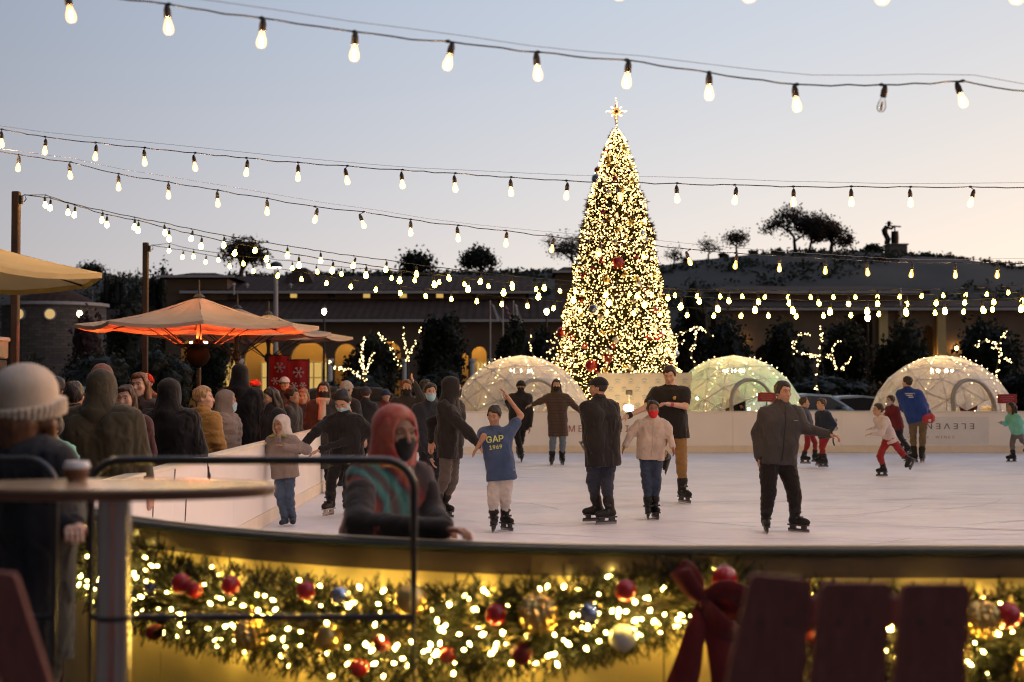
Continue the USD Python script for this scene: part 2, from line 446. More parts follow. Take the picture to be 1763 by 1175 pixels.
def crown(c, r, n, leaf, seed, lumps=7, core=True):
    """leaves spread over the shells of several lobes, with gaps between them, round a ragged dark core"""
    rng = np.random.default_rng(seed)
    c, r = np.asarray(c, float), np.asarray(r, float)
    lob = rng.normal(size=(lumps, 3)); lob /= np.linalg.norm(lob, axis=1, keepdims=True); lob *= rng.uniform(.35, .65, (lumps, 1)); lob[0] = 0
    lr = rng.uniform(.34, .6, lumps); lr[0] = .66
    k = rng.choice(lumps, n, p=lr ** 2 / (lr ** 2).sum())
    d = rng.normal(size=(n, 3)); d /= np.linalg.norm(d, axis=1, keepdims=True)
    p = lob[k] + d * (lr[k] * rng.uniform(.75, 1.12, n) * (.8 + .45 * meshkit.noise(d * 3 + k[:, None] * 7.1, seed)))[:, None]
    m = scatter(LEAF, p * r + c, leaf * rng.uniform(.6, 1.4, n), rand_rot(n, rng))
    if core:
        b = ball((0, 0, 0), 1, 2)
        cores = [(b[0] * (lr[i] * .72) * (.75 + .5 * meshkit.noise(b[0] * 3 + i * 3, seed))[:, None] + lob[i], b[1]) for i in range(lumps)]
        cv, cf = cat(cores)
        m = cat([m, (cv * r + c, cf)])
    return m

def bush(name, label, px0, px1, py_top, d, mat, seed, group=None, category='bush', depth=None, n=None, leaf=.2, base=0.0):
    x0, x1 = X(px0, d), X(px1, d)
    top = Z(py_top, d)
    w, h = (x1 - x0) / 2, top - base
    t = Thing(name, label, category, ((x0 + x1) / 2, d, base), group=group)
    t.part('foliage', crown((0, 0, h * .5), (w * .95, depth or min(w, 2.5), h * .52), n or int(700 + 160 * w * h), leaf, seed, lumps=9 + int(w)), mat)
    t.part('stem', cat([tube([(0, 0, -.1), (.05, 0, h * .3), (.1, .05, h * .6)], [.09, .06, .03], 6), tube([(0.1, 0, -.1), (-w * .3, .1, h * .5)], [.06, .02], 5), tube([(-.1, 0, -.1), (w * .3, -.1, h * .5)], [.06, .02], 5)]), bark)
    return t

def limb_tree(seed, height, spread, levels=4, kids=3, lean=(0, 0), twist=.5, droop=0.0, trunk=.3, r0=None, fork=.35):
    """branching skeleton: list of tubes and the points of its twigs"""
    rng = np.random.default_rng(seed)
    tubes, tips = [], []
    def grow(p, d, L, r, lv):
        pts = [p]; q = p.copy(); dd = d.copy()
        n = 4
        for i in range(n):
            dd = dd + rng.normal(size=3) * .22 * twist + np.array([0, 0, -droop * (levels - lv) * .12])
            dd /= np.linalg.norm(dd)
            q = q + dd * L / n
            pts.append(q.copy())
        tubes.append(tube(pts, np.linspace(r, r * .6, n + 1), 6 if lv >= levels - 1 else 4))
        if lv <= 1:
            tips.extend(pts[1:])
        if lv == 0:
            return
        m = kids + (rng.random() < .5)
        for j in range(m):
            a = rng.uniform(0, 2 * math.pi) if lv < levels else 2 * math.pi * (j + rng.uniform(-.3, .3)) / m
            side = np.array([math.cos(a), math.sin(a) * .8, rng.uniform(.05, .7)])
            nd = dd * fork + side * spread * .6
            nd /= np.linalg.norm(nd)
            start = pts[-1] if j else pts[-2]
            grow(start.copy(), nd, L * rng.uniform(.62, .85), r * .58, lv - 1)
    d0 = np.array([lean[0], lean[1], 1.0]); d0 /= np.linalg.norm(d0)
    grow(np.zeros(3), d0, height * trunk, r0 or height * .035, levels)
    pts = np.array(tips)
    s = height / max(pts[:, 2].max(), .1)
    tubes = [(v * s, f) for v, f in tubes]
    return cat(tubes), pts * s

def oak(name, label, px, py_base, py_top, d, seed, mat, leaves=1500, leaf=.35, group=None, spread=1.0, levels=4, category='tree', z0=None, jitter=.4, trunk=.28, droop=.3, lean=(0, 0), kids=3):
    zb = Z(py_base, d) if z0 is None else z0
    h = Z(py_top, d) - zb
    t = Thing(name, label, category, (X(px, d), d, zb - .15), group=group)
    limbs, tips = limb_tree(seed, h, spread, levels, kids, lean, trunk=trunk, droop=droop)
    t.part('trunk', limbs, bark)
    rng = np.random.default_rng(seed + 1)
    if leaves:
        p = tips[rng.integers(0, len(tips), leaves)] + rng.normal(size=(leaves, 3)) * jitter
        t.part('crown', scatter(LEAF, p, leaf * rng.uniform(.6, 1.4, leaves), rand_rot(leaves, rng)), mat)
    return t

# trees along the hilltop
oak('oak_tree', 'spreading oak on the hilltop, left of a pair of twisted trunks beside the statue', 1372, 439, 352, 196, 21, LEAFM[2], 2300, .36, spread=.85, levels=5, trunk=.32, lean=(-.2, 0), droop=.35)
oak('oak_tree', 'broad oak on the hilltop, right of the twisted pair, crown dipping towards the statue', 1392, 439, 356, 197, 33, LEAFM[2], 2300, .36, spread=.85, levels=5, trunk=.32, lean=(.22, 0), droop=.35)
oak('oak_tree', 'lower bushy oak on the hilltop just left of the statue', 1432, 441, 388, 196, 45, LEAFM[2], 2200, .38, spread=.95, trunk=.18, droop=.5)
oak('oak_tree', 'small round tree on the hilltop between two oaks and a thin bare tree', 1270, 442, 398, 195, 52, LEAFM[2], 800, .3, spread=1.0)
oak('bare_tree', 'thin nearly bare tree on the hilltop above the dome with green light', 1220, 446, 408, 195, 63, LEAFM[2], 260, .28, spread=1.0)
oak('bare_tree', 'small leaning bare tree on the skyline right beside the lit Christmas tree', 1160, 456, 428, 194, 68, LEAFM[2], 350, .28, spread=1.1)
oak('oak_tree', 'tall bare-branched oak behind the left edge of the lit Christmas tree', 992, 478, 400, 150, 71, LEAFM[2], 700, .25, spread=1.3, levels=5, lean=(-.2, 0))
oak('oak_tree', 'dark dense tree on the skyline above the middle of the long brown roof', 829, 478, 428, 160, 84, LEAFM[0], 2600, .36, spread=.85, trunk=.14)
oak('round_tree', 'low rounded dark tree on the skyline left of the dense tree above the long roof', 726, 481, 446, 160, 92, LEAFM[0], 2200, .42, spread=.75, trunk=.10, jitter=.6)
oak('conifer_tree', 'ragged upright tree above the roof behind the left string lights', 415, 486, 414, 140, 101, LEAFM[2], 2300, .34, spread=.75, trunk=.18)
oak('round_tree', 'rounded tree on the far left skyline above the tip of the olive parasol', 152, 486, 458, 175, 113, LEAFM[0], 1100, .34, spread=1.0, trunk=.25)
for k, (px, top, w) in enumerate(((182, 462, 14), (205, 455, 16), (228, 456, 16), (258, 452, 20), (282, 452, 16))):
    if True:
      zb = 3.0; xx = X(px, 118); htop = Z(top, 118)
      t = Thing('dark_tree', ['dark pointed tree nearest the leftmost timber post, in the row behind the parasol', 'second dark tree of the row behind the parasol counted from the olive canopy', 'dark tree of the row right beside the second timber post, on its left', 'dark tree of the row right behind the top of the second timber post', 'dark tree at the right end of the row, beside the low hipped tower'][k], 'tree', (xx, 118, zb - 3))
      hh_ = htop - zb + 3
      t.part('crown', cat([crown((0, 0, hh_ * .55), (.85, .85, hh_ * .46), 900, .3, 120 + k, lumps=9), crown((.45, .3, hh_ * .42), (.7, .7, hh_ * .38), 500, .3, 140 + k, lumps=7), crown((-.5, .2, hh_ * .38), (.7, .7, hh_ * .36), 500, .3, 160 + k, lumps=7)]), LEAFM[1])
      t.part('trunk', tube([(0, 0, 0), (.05, 0, hh_ * .4), (0, 0, hh_ * .9)], [.2, .14, .04], 6), bark)
for k, px in enumerate((1183, 1247, 1300, 1340, 1470, 1650, 1700)):
    bush('hilltop_shrub', ['low dark shrub on the skyline beside the leaning bare tree', 'low shrub on the hilltop between the two thin trees', 'low shrub on the hilltop left of the big oaks', 'low shrub under the left crown of the big oaks', 'low shrub on the hilltop just before the clipped hedge', 'low shrub on the falling ridge right of the statue', 'rightmost low shrub on the falling ridge'][k], px - 9 - 3 * (k % 3), px + 9 + 2 * (k % 2), crest_px(px) - 7 - 3 * (k % 2), 196, LEAFM[0], 200 + k, group='shrubs along the hilltop', n=120, leaf=.4, base=float(hill_z(X(px, 196), 196.)) - .4)
bush('hedge', 'long clipped dark hedge on the hilltop leading up to the statue plinth', 1476, 1527, 420, 196, LEAFM[0], 209, n=500, leaf=.4, base=float(hill_z(X(1500, 196), 196.)) - .4, category='hedge')

# vineyard rows over the hill: posts and vines nobody could count
vv, vf = [], []
rng = np.random.default_rng(9)
posts, vines = [], []
for y in np.arange(128, 190, 5.5):
    xs = np.arange(-190, 190, 1.9)
    xs = xs + rng.normal(size=len(xs)) * .2
    keep = (xs < -1.0 * y * .26)
    xs = xs[keep]
    z = hill_z(xs, np.full(len(xs), y))
    for x, zz in zip(xs[::2], z[::2]):
        posts.append(box((x, y, zz + .7), (.07, .07, 1.7)))
    vines.append(np.stack([xs, np.full(len(xs), y), z + .8], -1))
vp = np.vstack(vines)
vp = np.repeat(vp, 3, 0) + rng.normal(size=(len(vp) * 3, 3)) * (.5, .2, .25)
vy = Thing('vineyard', 'rows of bare vines on posts climbing the dark hillside', 'vineyard', kind='stuff')
vy.part('post', cat(posts), plain('vine_post', (.22, .2, .17), .8), kind='stuff')
vy.part('vine', scatter(LEAF, vp, .5, rand_rot(len(vp), rng)), LEAFM[1], kind='stuff')

# rough scrub all over the hill, past counting
rng = np.random.default_rng(31)
n = 5200
sx, sy = rng.uniform(-75, 95, n), rng.uniform(125, 203, n)
kk = meshkit.noise(np.stack([sx * .11, sy * .11, sx * 0], -1), 6)
ok = kk > .40
sx, sy = sx[ok], sy[ok]
sp_ = np.stack([sx, sy, hill_z(sx, sy) + .1], -1)
sp_ = np.repeat(sp_, 9, 0) + rng.normal(size=(len(sp_) * 9, 3)) * (.55, .4, .22)
scr = Thing('scrub', 'dark rough scrub and dry grass clumps over the hillside', 'scrub', kind='stuff')
scr.part('clump', scatter(LEAF, sp_, rng.uniform(.3, .75, len(sp_)), rand_rot(len(sp_), rng)), LEAFM[1], kind='stuff')

# ------------------------------------------------------------------ the winery buildings across the car park
BD = 80.0
wall_brown = plain('stucco_brown', (0.14, 0.085, 0.052), 0.9, vary=0.15, scale=.8, bump=0.3, bscale=20)
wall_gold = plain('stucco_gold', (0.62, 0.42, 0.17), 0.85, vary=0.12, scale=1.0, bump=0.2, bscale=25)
wall_tan = plain('stucco_tan', (0.20, 0.125, 0.072), 0.9, vary=0.15, scale=.8, bump=0.3, bscale=20)
gutter = plain('gutter_pale', (0.40, 0.35, 0.32), 0.5, vary=0.1)
white_trim = plain('white_trim', (0.72, 0.68, 0.62), 0.5, vary=0.06)
stone = _mk('stone_wall', {'g': ('geometry', {}), 'mp': ('mapping', dict(mapping_type='point', rotation=(math.pi / 2, 0, 0))), 'br': ('brick_texture', dict(color1=(0.17, 0.125, 0.095), color2=(0.10, 0.076, 0.06), mortar=(0.08, 0.065, 0.055), scale=2.2, mortar_size=.03, brick_width=.8, row_height=.35)),
    'b': ('bump', dict(strength=.6, distance=.04)), 'p': ('principled_bsdf', dict(roughness=.9))}, [('g.position', 'mp.vector'), ('mp.vector', 'br.vector'), ('br.color', 'p.base_color'), ('br.fac', 'b.height'), ('b.normal', 'p.normal')], 'p.BSDF')
roof_m = _mk('roof_tile', {'g': ('geometry', {}), 'w': ('wave_texture', dict(bands_direction='x', scale=.7, distortion=.6, detail=2.0)), 'n': ('noise_texture', dict(scale=1.3, detail=5.0)),
    'r': ('rgb_ramp', {'ramp': [(0.2, (0.034, 0.018, 0.012)), (0.8, (0.066, 0.035, 0.024))]}), 'b': ('bump', dict(strength=.35, distance=.08)), 'p': ('principled_bsdf', dict(roughness=.9, specular_ior_level=.08))},
    [('g.position', 'w.vector'), ('g.position', 'n.vector'), ('n.fac', 'r.fac'), ('r.color', 'p.base_color'), ('w.fac', 'b.height'), ('b.normal', 'p.normal')], 'p.BSDF')
lit_window = glow('lit_window', (1.0, 0.62, 0.16), 0.16)
lamp_warm = glow('lamp_warm', (1.0, 0.72, 0.36), 9.0)
lamp_arc = glow('lamp_arcade', (1.0, 0.60, 0.18), 9.0)
dark_glass = plain('dark_glass', (0.02, 0.02, 0.022), 0.12, spec=0.6)
door_wood = plain('door_wood', (0.16, 0.075, 0.035), 0.55, vary=0.2)

import shapely
from shapely import affinity

def arch(cx, w, z0, ztop):
    r = w / 2
    zc = max(ztop - r, z0 + .3)
    a = np.linspace(0, math.pi, 13)
    k = (ztop - zc) / r
    return shapely.Polygon([(cx - r, z0)] + [(cx - r * math.cos(t), zc + r * k * math.sin(t)) for t in a] + [(cx + r, z0)])

def slope(x0, x1, y0, z0, y1, z1, th=.22, in0=0.0, in1=0.0):
    """a roof slope rising from the eave (y0, z0) to the ridge (y1, z1); in0, in1 draw the upper corners in (hips)"""
    return hexa([(x0, y0, z0 - th), (x1, y0, z0 - th), (x1 - in1, y1, z1 - th), (x0 + in0, y1, z1 - th), (x0, y0, z0), (x1, y0, z0), (x1 - in1, y1, z1), (x0 + in0, y1, z1)])

w_main = Thing('winery_building', 'long winery building with brown tiled roofs and a glowing yellow arcade behind the car park', 'building', (X(640, BD), BD, 0))
xa, xb = X(285, BD), X(1000, BD)
ez = Z(553, BD)
front = shapely.box(xa, -.05, xb, ez - .02)
bays = [(312, 346, 584, 1), (352, 408, 592, 1), (420, 486, 588, 1), (500, 562, 588, 1), (576, 614, 592, 2), (648, 690, 588, 1), (748, 773, 598, 3), (792, 806, 604, 1), (812, 838, 597, 3), (872, 902, 600, 0)]
for a, b, top, k in bays:
    front = front.difference(arch((X(a, BD) + X(b, BD)) / 2, X(b, BD) - X(a, BD), -.05, Z(top, BD)))
fr = prism(front, .35)
w_main.part('arcade_wall', (fr[0] + (0, BD, 0), fr[1]), wall_brown, world=True)
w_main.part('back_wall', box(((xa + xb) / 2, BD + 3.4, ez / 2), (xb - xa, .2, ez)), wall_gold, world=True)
w_main.part('arcade_ceiling', box(((xa + xb) / 2, BD + 1.85, ez - .12), (xb - xa, 2.9, .15)), wall_brown, world=True)
for a, b, top, k in bays:
    cx = X((a + b) / 2, BD)
    w = X(b, BD) - X(a, BD)
    if k:
        lp = w_main.part('lantern', lathe([(.02, .3), (.12, .25), (.15, 0), (.08, -.12), (.02, -.15)], 8, (cx + .1, BD + 1.9, ez - 1.0)), lamp_arc, world=True)
        w_main.part('lantern_rod', tube([(cx + .1, BD + 1.9, ez - .7), (cx + .1, BD + 1.9, ez - .2)], .02, 5), gutter, world=True, under=lp)
    w_main.part('column', lathe([(.22, 0), (.22, .15), (.15, .2), (.13, 2.6), (.2, 2.7), (.2, 2.85)], 10, (X(b, BD) + .25, BD - .3, 0)), white_trim, world=True)
    if k == 1 and w > 1.5 or k == 3:
        wi = w_main.part('glazed_door', box((cx + .1, BD + 3.26, 1.35), (min(w * .75, 1.5), .06, 2.7)), lit_window, world=True)
        for q in (-1, -.33, .33, 1):
            w_main.part('mullion', box((cx + .1 + q * min(w * .75, 1.5) / 2, BD + 3.21, 1.35), (.08, .06, 2.75)), white_trim, world=True, under=wi)
        for q in (.9, 1.8, 2.7):
            w_main.part('mullion', box((cx + .1, BD + 3.2, q), (min(w * .75, 1.5), .05, .06)), white_trim, world=True, under=wi)
    if k == 2:
        w_main.part('wooden_door', box((cx, BD + 3.24, 1.3), (1.0, .1, 2.6)), door_wood, world=True)
    w_main.part('potted_cypress', cat([lathe([(.16, 0), (.24, .4)], 8, (X(a, BD) - .1, BD - .6, 0)), crown((X(a, BD) - .1, BD - .6, 1.0), (.3, .3, .7), 160, .16, int(a), 4)]), LEAFM[0], world=True)
ym, zm = BD + 4.6, Z(515, BD + 4.6)
w_main.part('lower_roof', slope(xa - .3, xb, BD - .6, ez + .12, ym, zm), roof_m, world=True)
w_main.part('gutter', box(((xa + xb) / 2, BD - .66, ez), (xb - xa + .6, .12, .16)), gutter, world=True)
zu = Z(504.5, ym)
x0u, x1u = X(330, ym), X(905, ym)
cl = shapely.box(x0u, zm - .3, x1u, zu)
lun = [505, 570, 631, 694, 757, 818, 872]
for px in lun:
    cl = cl.difference(arch(X(px, ym), .42, zm + .06, zm + .30))
m_ = prism(cl, .25)
w_main.part('clerestory', (m_[0] + (0, ym - .1, 0), m_[1]), wall_brown, world=True)
for i, px in enumerate(lun):
    w_main.part('lunette', box((X(px, ym), ym + .1, zm + .16), (.5, .04, .34)), lit_window if i in (0, 2, 3, 4) else dark_glass, world=True)
yr, zr_ = ym + 6, Z(476, ym + 6)
w_main.part('upper_roof', slope(x0u - .4, x1u + .8, ym - .6, zu + .12, yr, zr_, in0=1.5, in1=0.5), roof_m, world=True)
w_main.part('gutter', box(((x0u + x1u) / 2, ym - .66, zu), (x1u - x0u + 1.2, .12, .16)), gutter, world=True)
w_main.part('rear_roof', slope(x0u + 1, x1u + .3, yr + 6, zu + .12, yr + .01, zr_), roof_m, world=True)
w_main.part('side_wall', box((xa + .18, BD + 4.5, ez / 2), (.3, 8, ez)), wall_brown, world=True)
# gable rising in the middle of the upper roof
gx0, gx1 = X(478, ym + 3), X(548, ym + 3)
gz0, gz1 = Z(482, ym + 3), Z(459, ym + 3)
gm = (gx0 + gx1) / 2
w_main.part('gable', hexa([(gx0, ym + 2, gz0 - .6), (gx1, ym + 2, gz0 - .6), (gx1, ym + 8, gz0 - .6), (gx0, ym + 8, gz0 - .6), (gm - .3, ym + 4, gz1), (gm + .3, ym + 4, gz1), (gm + .3, ym + 7, gz1), (gm - .3, ym + 7, gz1)]), roof_m, world=True)
for px0, px1, ptop, peave, d in ((272, 402, 466, 478, 84), (952, 1012, 456, 470, 90)):
    a, b = X(px0, d), X(px1, d)
    c = (a + b) / 2
    zt, ze = Z(ptop, d), Z(peave, d)
    w_main.part('cupola', box((c, d + 2, (ze + ez) / 2 - .05), ((b - a) * .8, 3.4, ze - ez)), wall_brown, world=True)
    cr = w_main.part('cupola_roof', hexa([(a, d - .2, ze), (b, d - .2, ze), (b, d + 4.4, ze), (a, d + 4.4, ze), (c - (b - a) * .16, d + 1.9, zt), (c + (b - a) * .16, d + 1.9, zt), (c + (b - a) * .16, d + 2.1, zt), (c - (b - a) * .16, d + 2.1, zt)]), roof_m, world=True)
    w_main.part('cupola_gutter', box((c, d - .27, ze + .05), (b - a + .1, .12, .14)), gutter, world=True, under=cr)
for px, d in ((402, 82), (425, 85), (500, 85)):
    w_main.part('roof_vent', lathe([(.05, 0), (.05, .55), (.13, .58), (.02, .7)], 8, (X(px, d), d, Z(508, d))), gutter, world=True)

# round stone tower on the left
tw = Thing('round_tower', 'low round stone building with lit porthole windows behind the left parasols', 'building', (X(50, 74), 78, 0))
R_ = 2.75
zt = Z(517, 74)
tw.part('wall', lathe([(R_, 0), (R_, zt)], 40), stone, smooth=False)
tw.part('cornice', lathe([(R_ + .02, zt - .18), (R_ + .16, zt - .14), (R_ + .16, zt + .02), (R_ - .3, zt + .04)], 40), gutter)
tw.part('roof', lathe([(R_ - .4, zt + .02), (R_ * .6, zt + .42), (.05, Z(489, 78))], 40), roof_m)
for px in (33, 85):
    a = math.asin((X(px, 75.3) - X(50, 74)) / R_)
    c = np.array([R_ * math.sin(a), -R_ * math.cos(a), Z(541, 75.3)])
    q = lathe([(.001, .0), (.27, .01), (.27, .05), (.001, .06)], 18)
    Rm = rz(a) @ rx(math.pi / 2)
    w_ = tw.part('porthole', xf(q, Rm, c + np.array([math.sin(a), -math.cos(a), 0]) * -.02), glow('porthole_glow', (1.0, .66, .25), .16))
    tw.part('porthole_rim', xf(lathe([(.26, -.02), (.33, -.02), (.33, .08), (.26, .08), (.26, -.02)], 18), Rm, c), gutter, under=w_)
# wing joining the tower and the main building, mostly behind the trees
wg = Thing('side_wing', 'dark wing with a flat tiled roof between the round stone tower and the winery', 'building', (X(210, 84), 84, 0))
wg.part('wall', box((0, 0, 2.2), (7.5, 4, 4.4)), stone)
wg.part('roof', slope(-4, 4, -2.4, 4.4, 1, 5.9), roof_m)
wg.part('doorway', box((-2.8, -2.03, 1.2), (1.1, .1, 2.4)), door_wood)
wg.part('white_post', box((-3.6, -2.3, 1.4), (.22, .22, 2.8)), white_trim)

# right wing
RD = 88.0
rw = Thing('east_wing', 'tan wing of the winery with a tall arch, right of the Christmas tree', 'building', (X(1500, RD), RD, 0))
x0, x1 = X(1235, RD), X(1850, RD)
e1, e2 = Z(533, RD), Z(504, RD + 4)
fw = shapely.box(x0, -.05, x1, e1 - .02)
for a, b, top in ((1466, 1503, 540), (1590, 1610, 560), (1240, 1262, 600), (1300, 1330, 596), (1360, 1392, 596), (1540, 1572, 600), (1655, 1690, 596)):
    fw = fw.difference(arch((X(a, RD) + X(b, RD)) / 2, X(b, RD) - X(a, RD), 0, Z(top, RD)))
fm = prism(fw, .4)
rw.part('wall', (fm[0] + (0, RD, 0), fm[1]), wall_tan, world=True)
rw.part('back_wall', box(((x0 + x1) / 2, RD + 3, e1 / 2), (x1 - x0, .2, e1)), wall_brown, world=True)
rw.part('lower_roof', slope(x0 - .3, x1, RD - .5, e1 + .14, RD + 4, e2 - .5), roof_m, world=True)
rw.part('gutter', box(((x0 + x1) / 2, RD - .56, e1), (x1 - x0 + .5, .12, .16)), gutter, world=True)
rw.part('upper_wall', box((X(1420, RD + 4), RD + 4.3, e2 - .6), (X(1590, RD) - x0, .3, 1.1)), wall_tan, world=True)
rw.part('upper_roof', slope(x0 - .3, X(1600, RD + 4), RD + 3.7, e2 + .12, RD + 9, e2 + .75, in0=2, in1=2), roof_m, world=True)
rw.part('gutter', box((X(1412, RD + 4), RD + 3.6, e2), (X(1600, RD) - x0, .12, .15)), gutter, world=True)
for px, w in ((1520, .55), (1552, .4), (1620, .5)):
    rw.part('pilaster', box((X(px, RD), RD - .12, e1 / 2), (w, .24, e1 - .1)), wall_gold, world=True)
rw.part('downpipe', tube([(X(1549, RD), RD - .3, 0), (X(1549, RD), RD - .3, e2)], .06, 6), white_trim, world=True)
for px, py in ((1527, 619), (1533, 619), (1556, 618), (1596, 617), (1600, 620), (1647, 600), (1690, 612), (1277, 590)):
    rw.part('wall_lantern', ball(P(px, py, RD - .25), (.09, .09, .13), 1), lamp_arc, world=True)
for px in (1530, 1560, 1700):
    rw.part('wooden_door', box((X(px, RD), RD - .03, 1.35), (1.0, .12, 2.7)), door_wood, world=True)
rw.part('white_vent', box((X(1252, RD), RD - .1, Z(560, RD)), (1.1, .1, .18)), gutter, world=True)

# ------------------------------------------------------------------ statue on the hill, plinth
sd = 198.0
sb = Thing('statue', 'dark statue of a stooping hatted figure at a press on the hilltop', 'statue', (X(1535, sd), sd, Z(438, sd)))
bronze = plain('bronze', (0.035, 0.03, 0.026), 0.45, metal=.6)
sb.part('plinth', cat([cbox((.7, 0, .55), (2.6, 2.6, 1.3), .08), cbox((.7, 0, 1.27), (2.9, 2.9, .2), .05)]), plain('plinth_stone', (.12, .10, .085), .9))
fig = [tube([(-.7, 0, 1.4), (-.55, 0, 2.1), (-.75, 0, 2.8)], [.22, .24, .33], 8), tube([(-.25, .3, 1.4), (-.1, .3, 2.1), (-.6, .1, 2.8)], [.2, .22, .3], 8),
       tube([(-.72, 0, 2.7), (-.85, 0, 3.3), (-.5, 0, 3.9)], [.38, .44, .3], 8), ball((-.2, 0, 4.15), (.26, .26, .3), 2),
       tube([(-.5, -.3, 3.75), (.1, -.3, 3.5), (.45, -.2, 3.8)], [.17, .14, .1], 7), tube([(-.5, .3, 3.75), (.1, .3, 3.6), (.5, .2, 3.9)], [.17, .14, .1], 7)]
sb.part('figure', cat(fig), bronze, smooth=True)
sb.part('hat', cat([lathe([(.5, 4.28), (.52, 4.32), (.26, 4.36), (.24, 4.6), (.02, 4.64)], 14, (-.2, 0, 0))]), bronze)
sb.part('press', cat([lathe([(.5, 1.38), (.56, 2.2), (.5, 3.2)], 14, (.6, 0, 0)), tube([(.6, 0, 3.1), (.6, 0, 4.0)], .1, 7), tube([(0, 0, 3.95), (1.45, 0, 3.85)], .1, 7)]), bronze)

# ------------------------------------------------------------------ hedges, shrubs and trees of the car park
for args in (
    ('clipped_hedge', 'long low dark hedge in front of the winery arcade, left half', 545, 690, 640, 58, LEAFM[1], 301),
    ('clipped_hedge', 'long low dark hedge in front of the winery arcade, left of the first dome', 690, 812, 636, 59, LEAFM[1], 302),
    ('clipped_hedge', 'dark hedge behind the dome with green light', 1160, 1330, 640, 58, LEAFM[0], 303),
    ('clipped_hedge', 'dark hedge between the parked blue car and the lit branching tree', 1330, 1515, 636, 58, LEAFM[0], 304),
    ('clipped_hedge', 'dark hedge right of the last dome at the right edge', 1700, 1830, 636, 58, LEAFM[0], 305),
    ('shrub_bank', 'tall dark bank of shrubs left of the second timber post', 60, 250, 600, 50, LEAFM[1], 306),
    ('shrub_bank', 'dark bank of shrubs under the large parasol', 190, 345, 590, 46, LEAFM[0], 307),
    ('red_shrub', 'reddish brown shrub behind the hooded man, below the bright street lamp', 95, 200, 560, 54, LEAFM[3], 308),
    ('grey_shrub', 'grey green shrub beside the leftmost timber post', 28, 92, 600, 49, LEAFM[4], 309),
):
    bush(*args, category='hedge' if 'hedge' in args[0] else 'shrub', leaf=.16)
for k, (px, w, top, base, d, lab) in enumerate((
    (762, 46, 528, 660, 62, 'round dark car park tree left of the first dome'),
    (878, 36, 545, 655, 62, 'dark car park tree directly above the first dome, left of the flags'),
    (930, 34, 552, 650, 63, 'dark car park tree close to the left edge of the Christmas tree'),
    (640, 50, 560, 650, 66, 'low dark tree behind the brightest light-wrapped trunk'),
    (1240, 60, 540, 650, 62, 'broad dark tree above the dome with green light'),
    (1352, 52, 552, 650, 63, 'dark tree behind the woman in the grey jacket'),
    (1455, 46, 560, 650, 64, 'dark tree behind the branching string of lights'),
    (1550, 52, 545, 640, 62, 'greenish tree in front of the tall arch of the east wing'),
    (1710, 60, 542, 650, 62, 'broad dark tree above the last dome at the right edge'),
    (1190, 44, 480, 560, 100, 'dark olive tree low on the hill right of the Christmas tree'),
    (360, 44, 560, 640, 70, 'olive tree seen under the large parasol'),
    (230, 50, 500, 640, 72, 'tall dark tree behind the second timber post'))):
    h0 = 0.0 if d < 90 else float(hill_z(X(px, d), d))
    t = Thing('car_park_tree', lab, 'tree', (X(px, d), d, h0))
    zc, ztop = Z((top + base) / 2, d) - h0, Z(top, d) - h0
    zlow = .35
    rr = X(px + w, d) - X(px, d)
    t.part('crown', crown((0, 0, (zlow + ztop) / 2), (rr, rr, (ztop - zlow) / 2 * 1.05), 2400, .24, 400 + k, lumps=13), LEAFM[k % 2])
    t.part('trunk', cat([tube([(0, 0, -.1), (.05, 0, zlow * .6), (0, .05, (zlow + ztop) / 2)], [.14, .11, .06], 7)] + [tube([(0, 0, zlow * .8), (rr * .5 * math.cos(a), rr * .5 * math.sin(a), (zlow + ztop) / 2)], [.07, .03], 5) for a in (0, 1.6, 3.1, 4.6)]), bark)

# ------------------------------------------------------------------ street lamps, flags, parked cars
iron = plain('iron_dark', (0.03, 0.027, 0.025), 0.5)
for px, py, d, lab in ((558, 537, 66, 'lit globe street lamp in front of the roof between parasol and dome'), (941, 537, 66, 'lit globe street lamp just left of the Christmas tree'), (1494, 548, 62, 'lit globe street lamp in front of the tall arch on the right'), (137, 541, 62, 'lit globe street lamp beside the round stone tower')):
    p = P(px, py, d)
    t = Thing('street_lamp', lab, 'street lamp', (p[0], d, 0))
    t.part('post', lathe([(.14, 0), (.14, .3), (.06, .4), (.045, p[2] - .25), (.1, p[2] - .2)], 8), iron)
    t.part('globe', lathe([(.04, -.14), (.09, -.08), (.115, .02), (.085, .10), (.03, .14)], 12, (0, 0, p[2])), lamp_warm)
    t.part('finial', lathe([(.15, .17), (.05, .24), (.01, .36)], 8, (0, 0, p[2])), iron)
p = P(475, 456, 60)
t = Thing('light_pole', 'tall car park light pole with a flat lamp head above the large parasol', 'street lamp', (p[0], 60, 0))
t.part('post', lathe([(.12, 0), (.09, p[2] - .1)], 8), gutter)
t.part('lamp_head', lathe([(.02, .24), (.2, .18), (.28, .05), (.26, 0)], 12, (0, 0, p[2] - .1)), iron)
t.part('lens', lathe([(.02, -.06), (.2, -.03), (.24, .01)], 12, (0, 0, p[2] - .12)), glow('pole_lens', (1, .9, .75), 1.2))

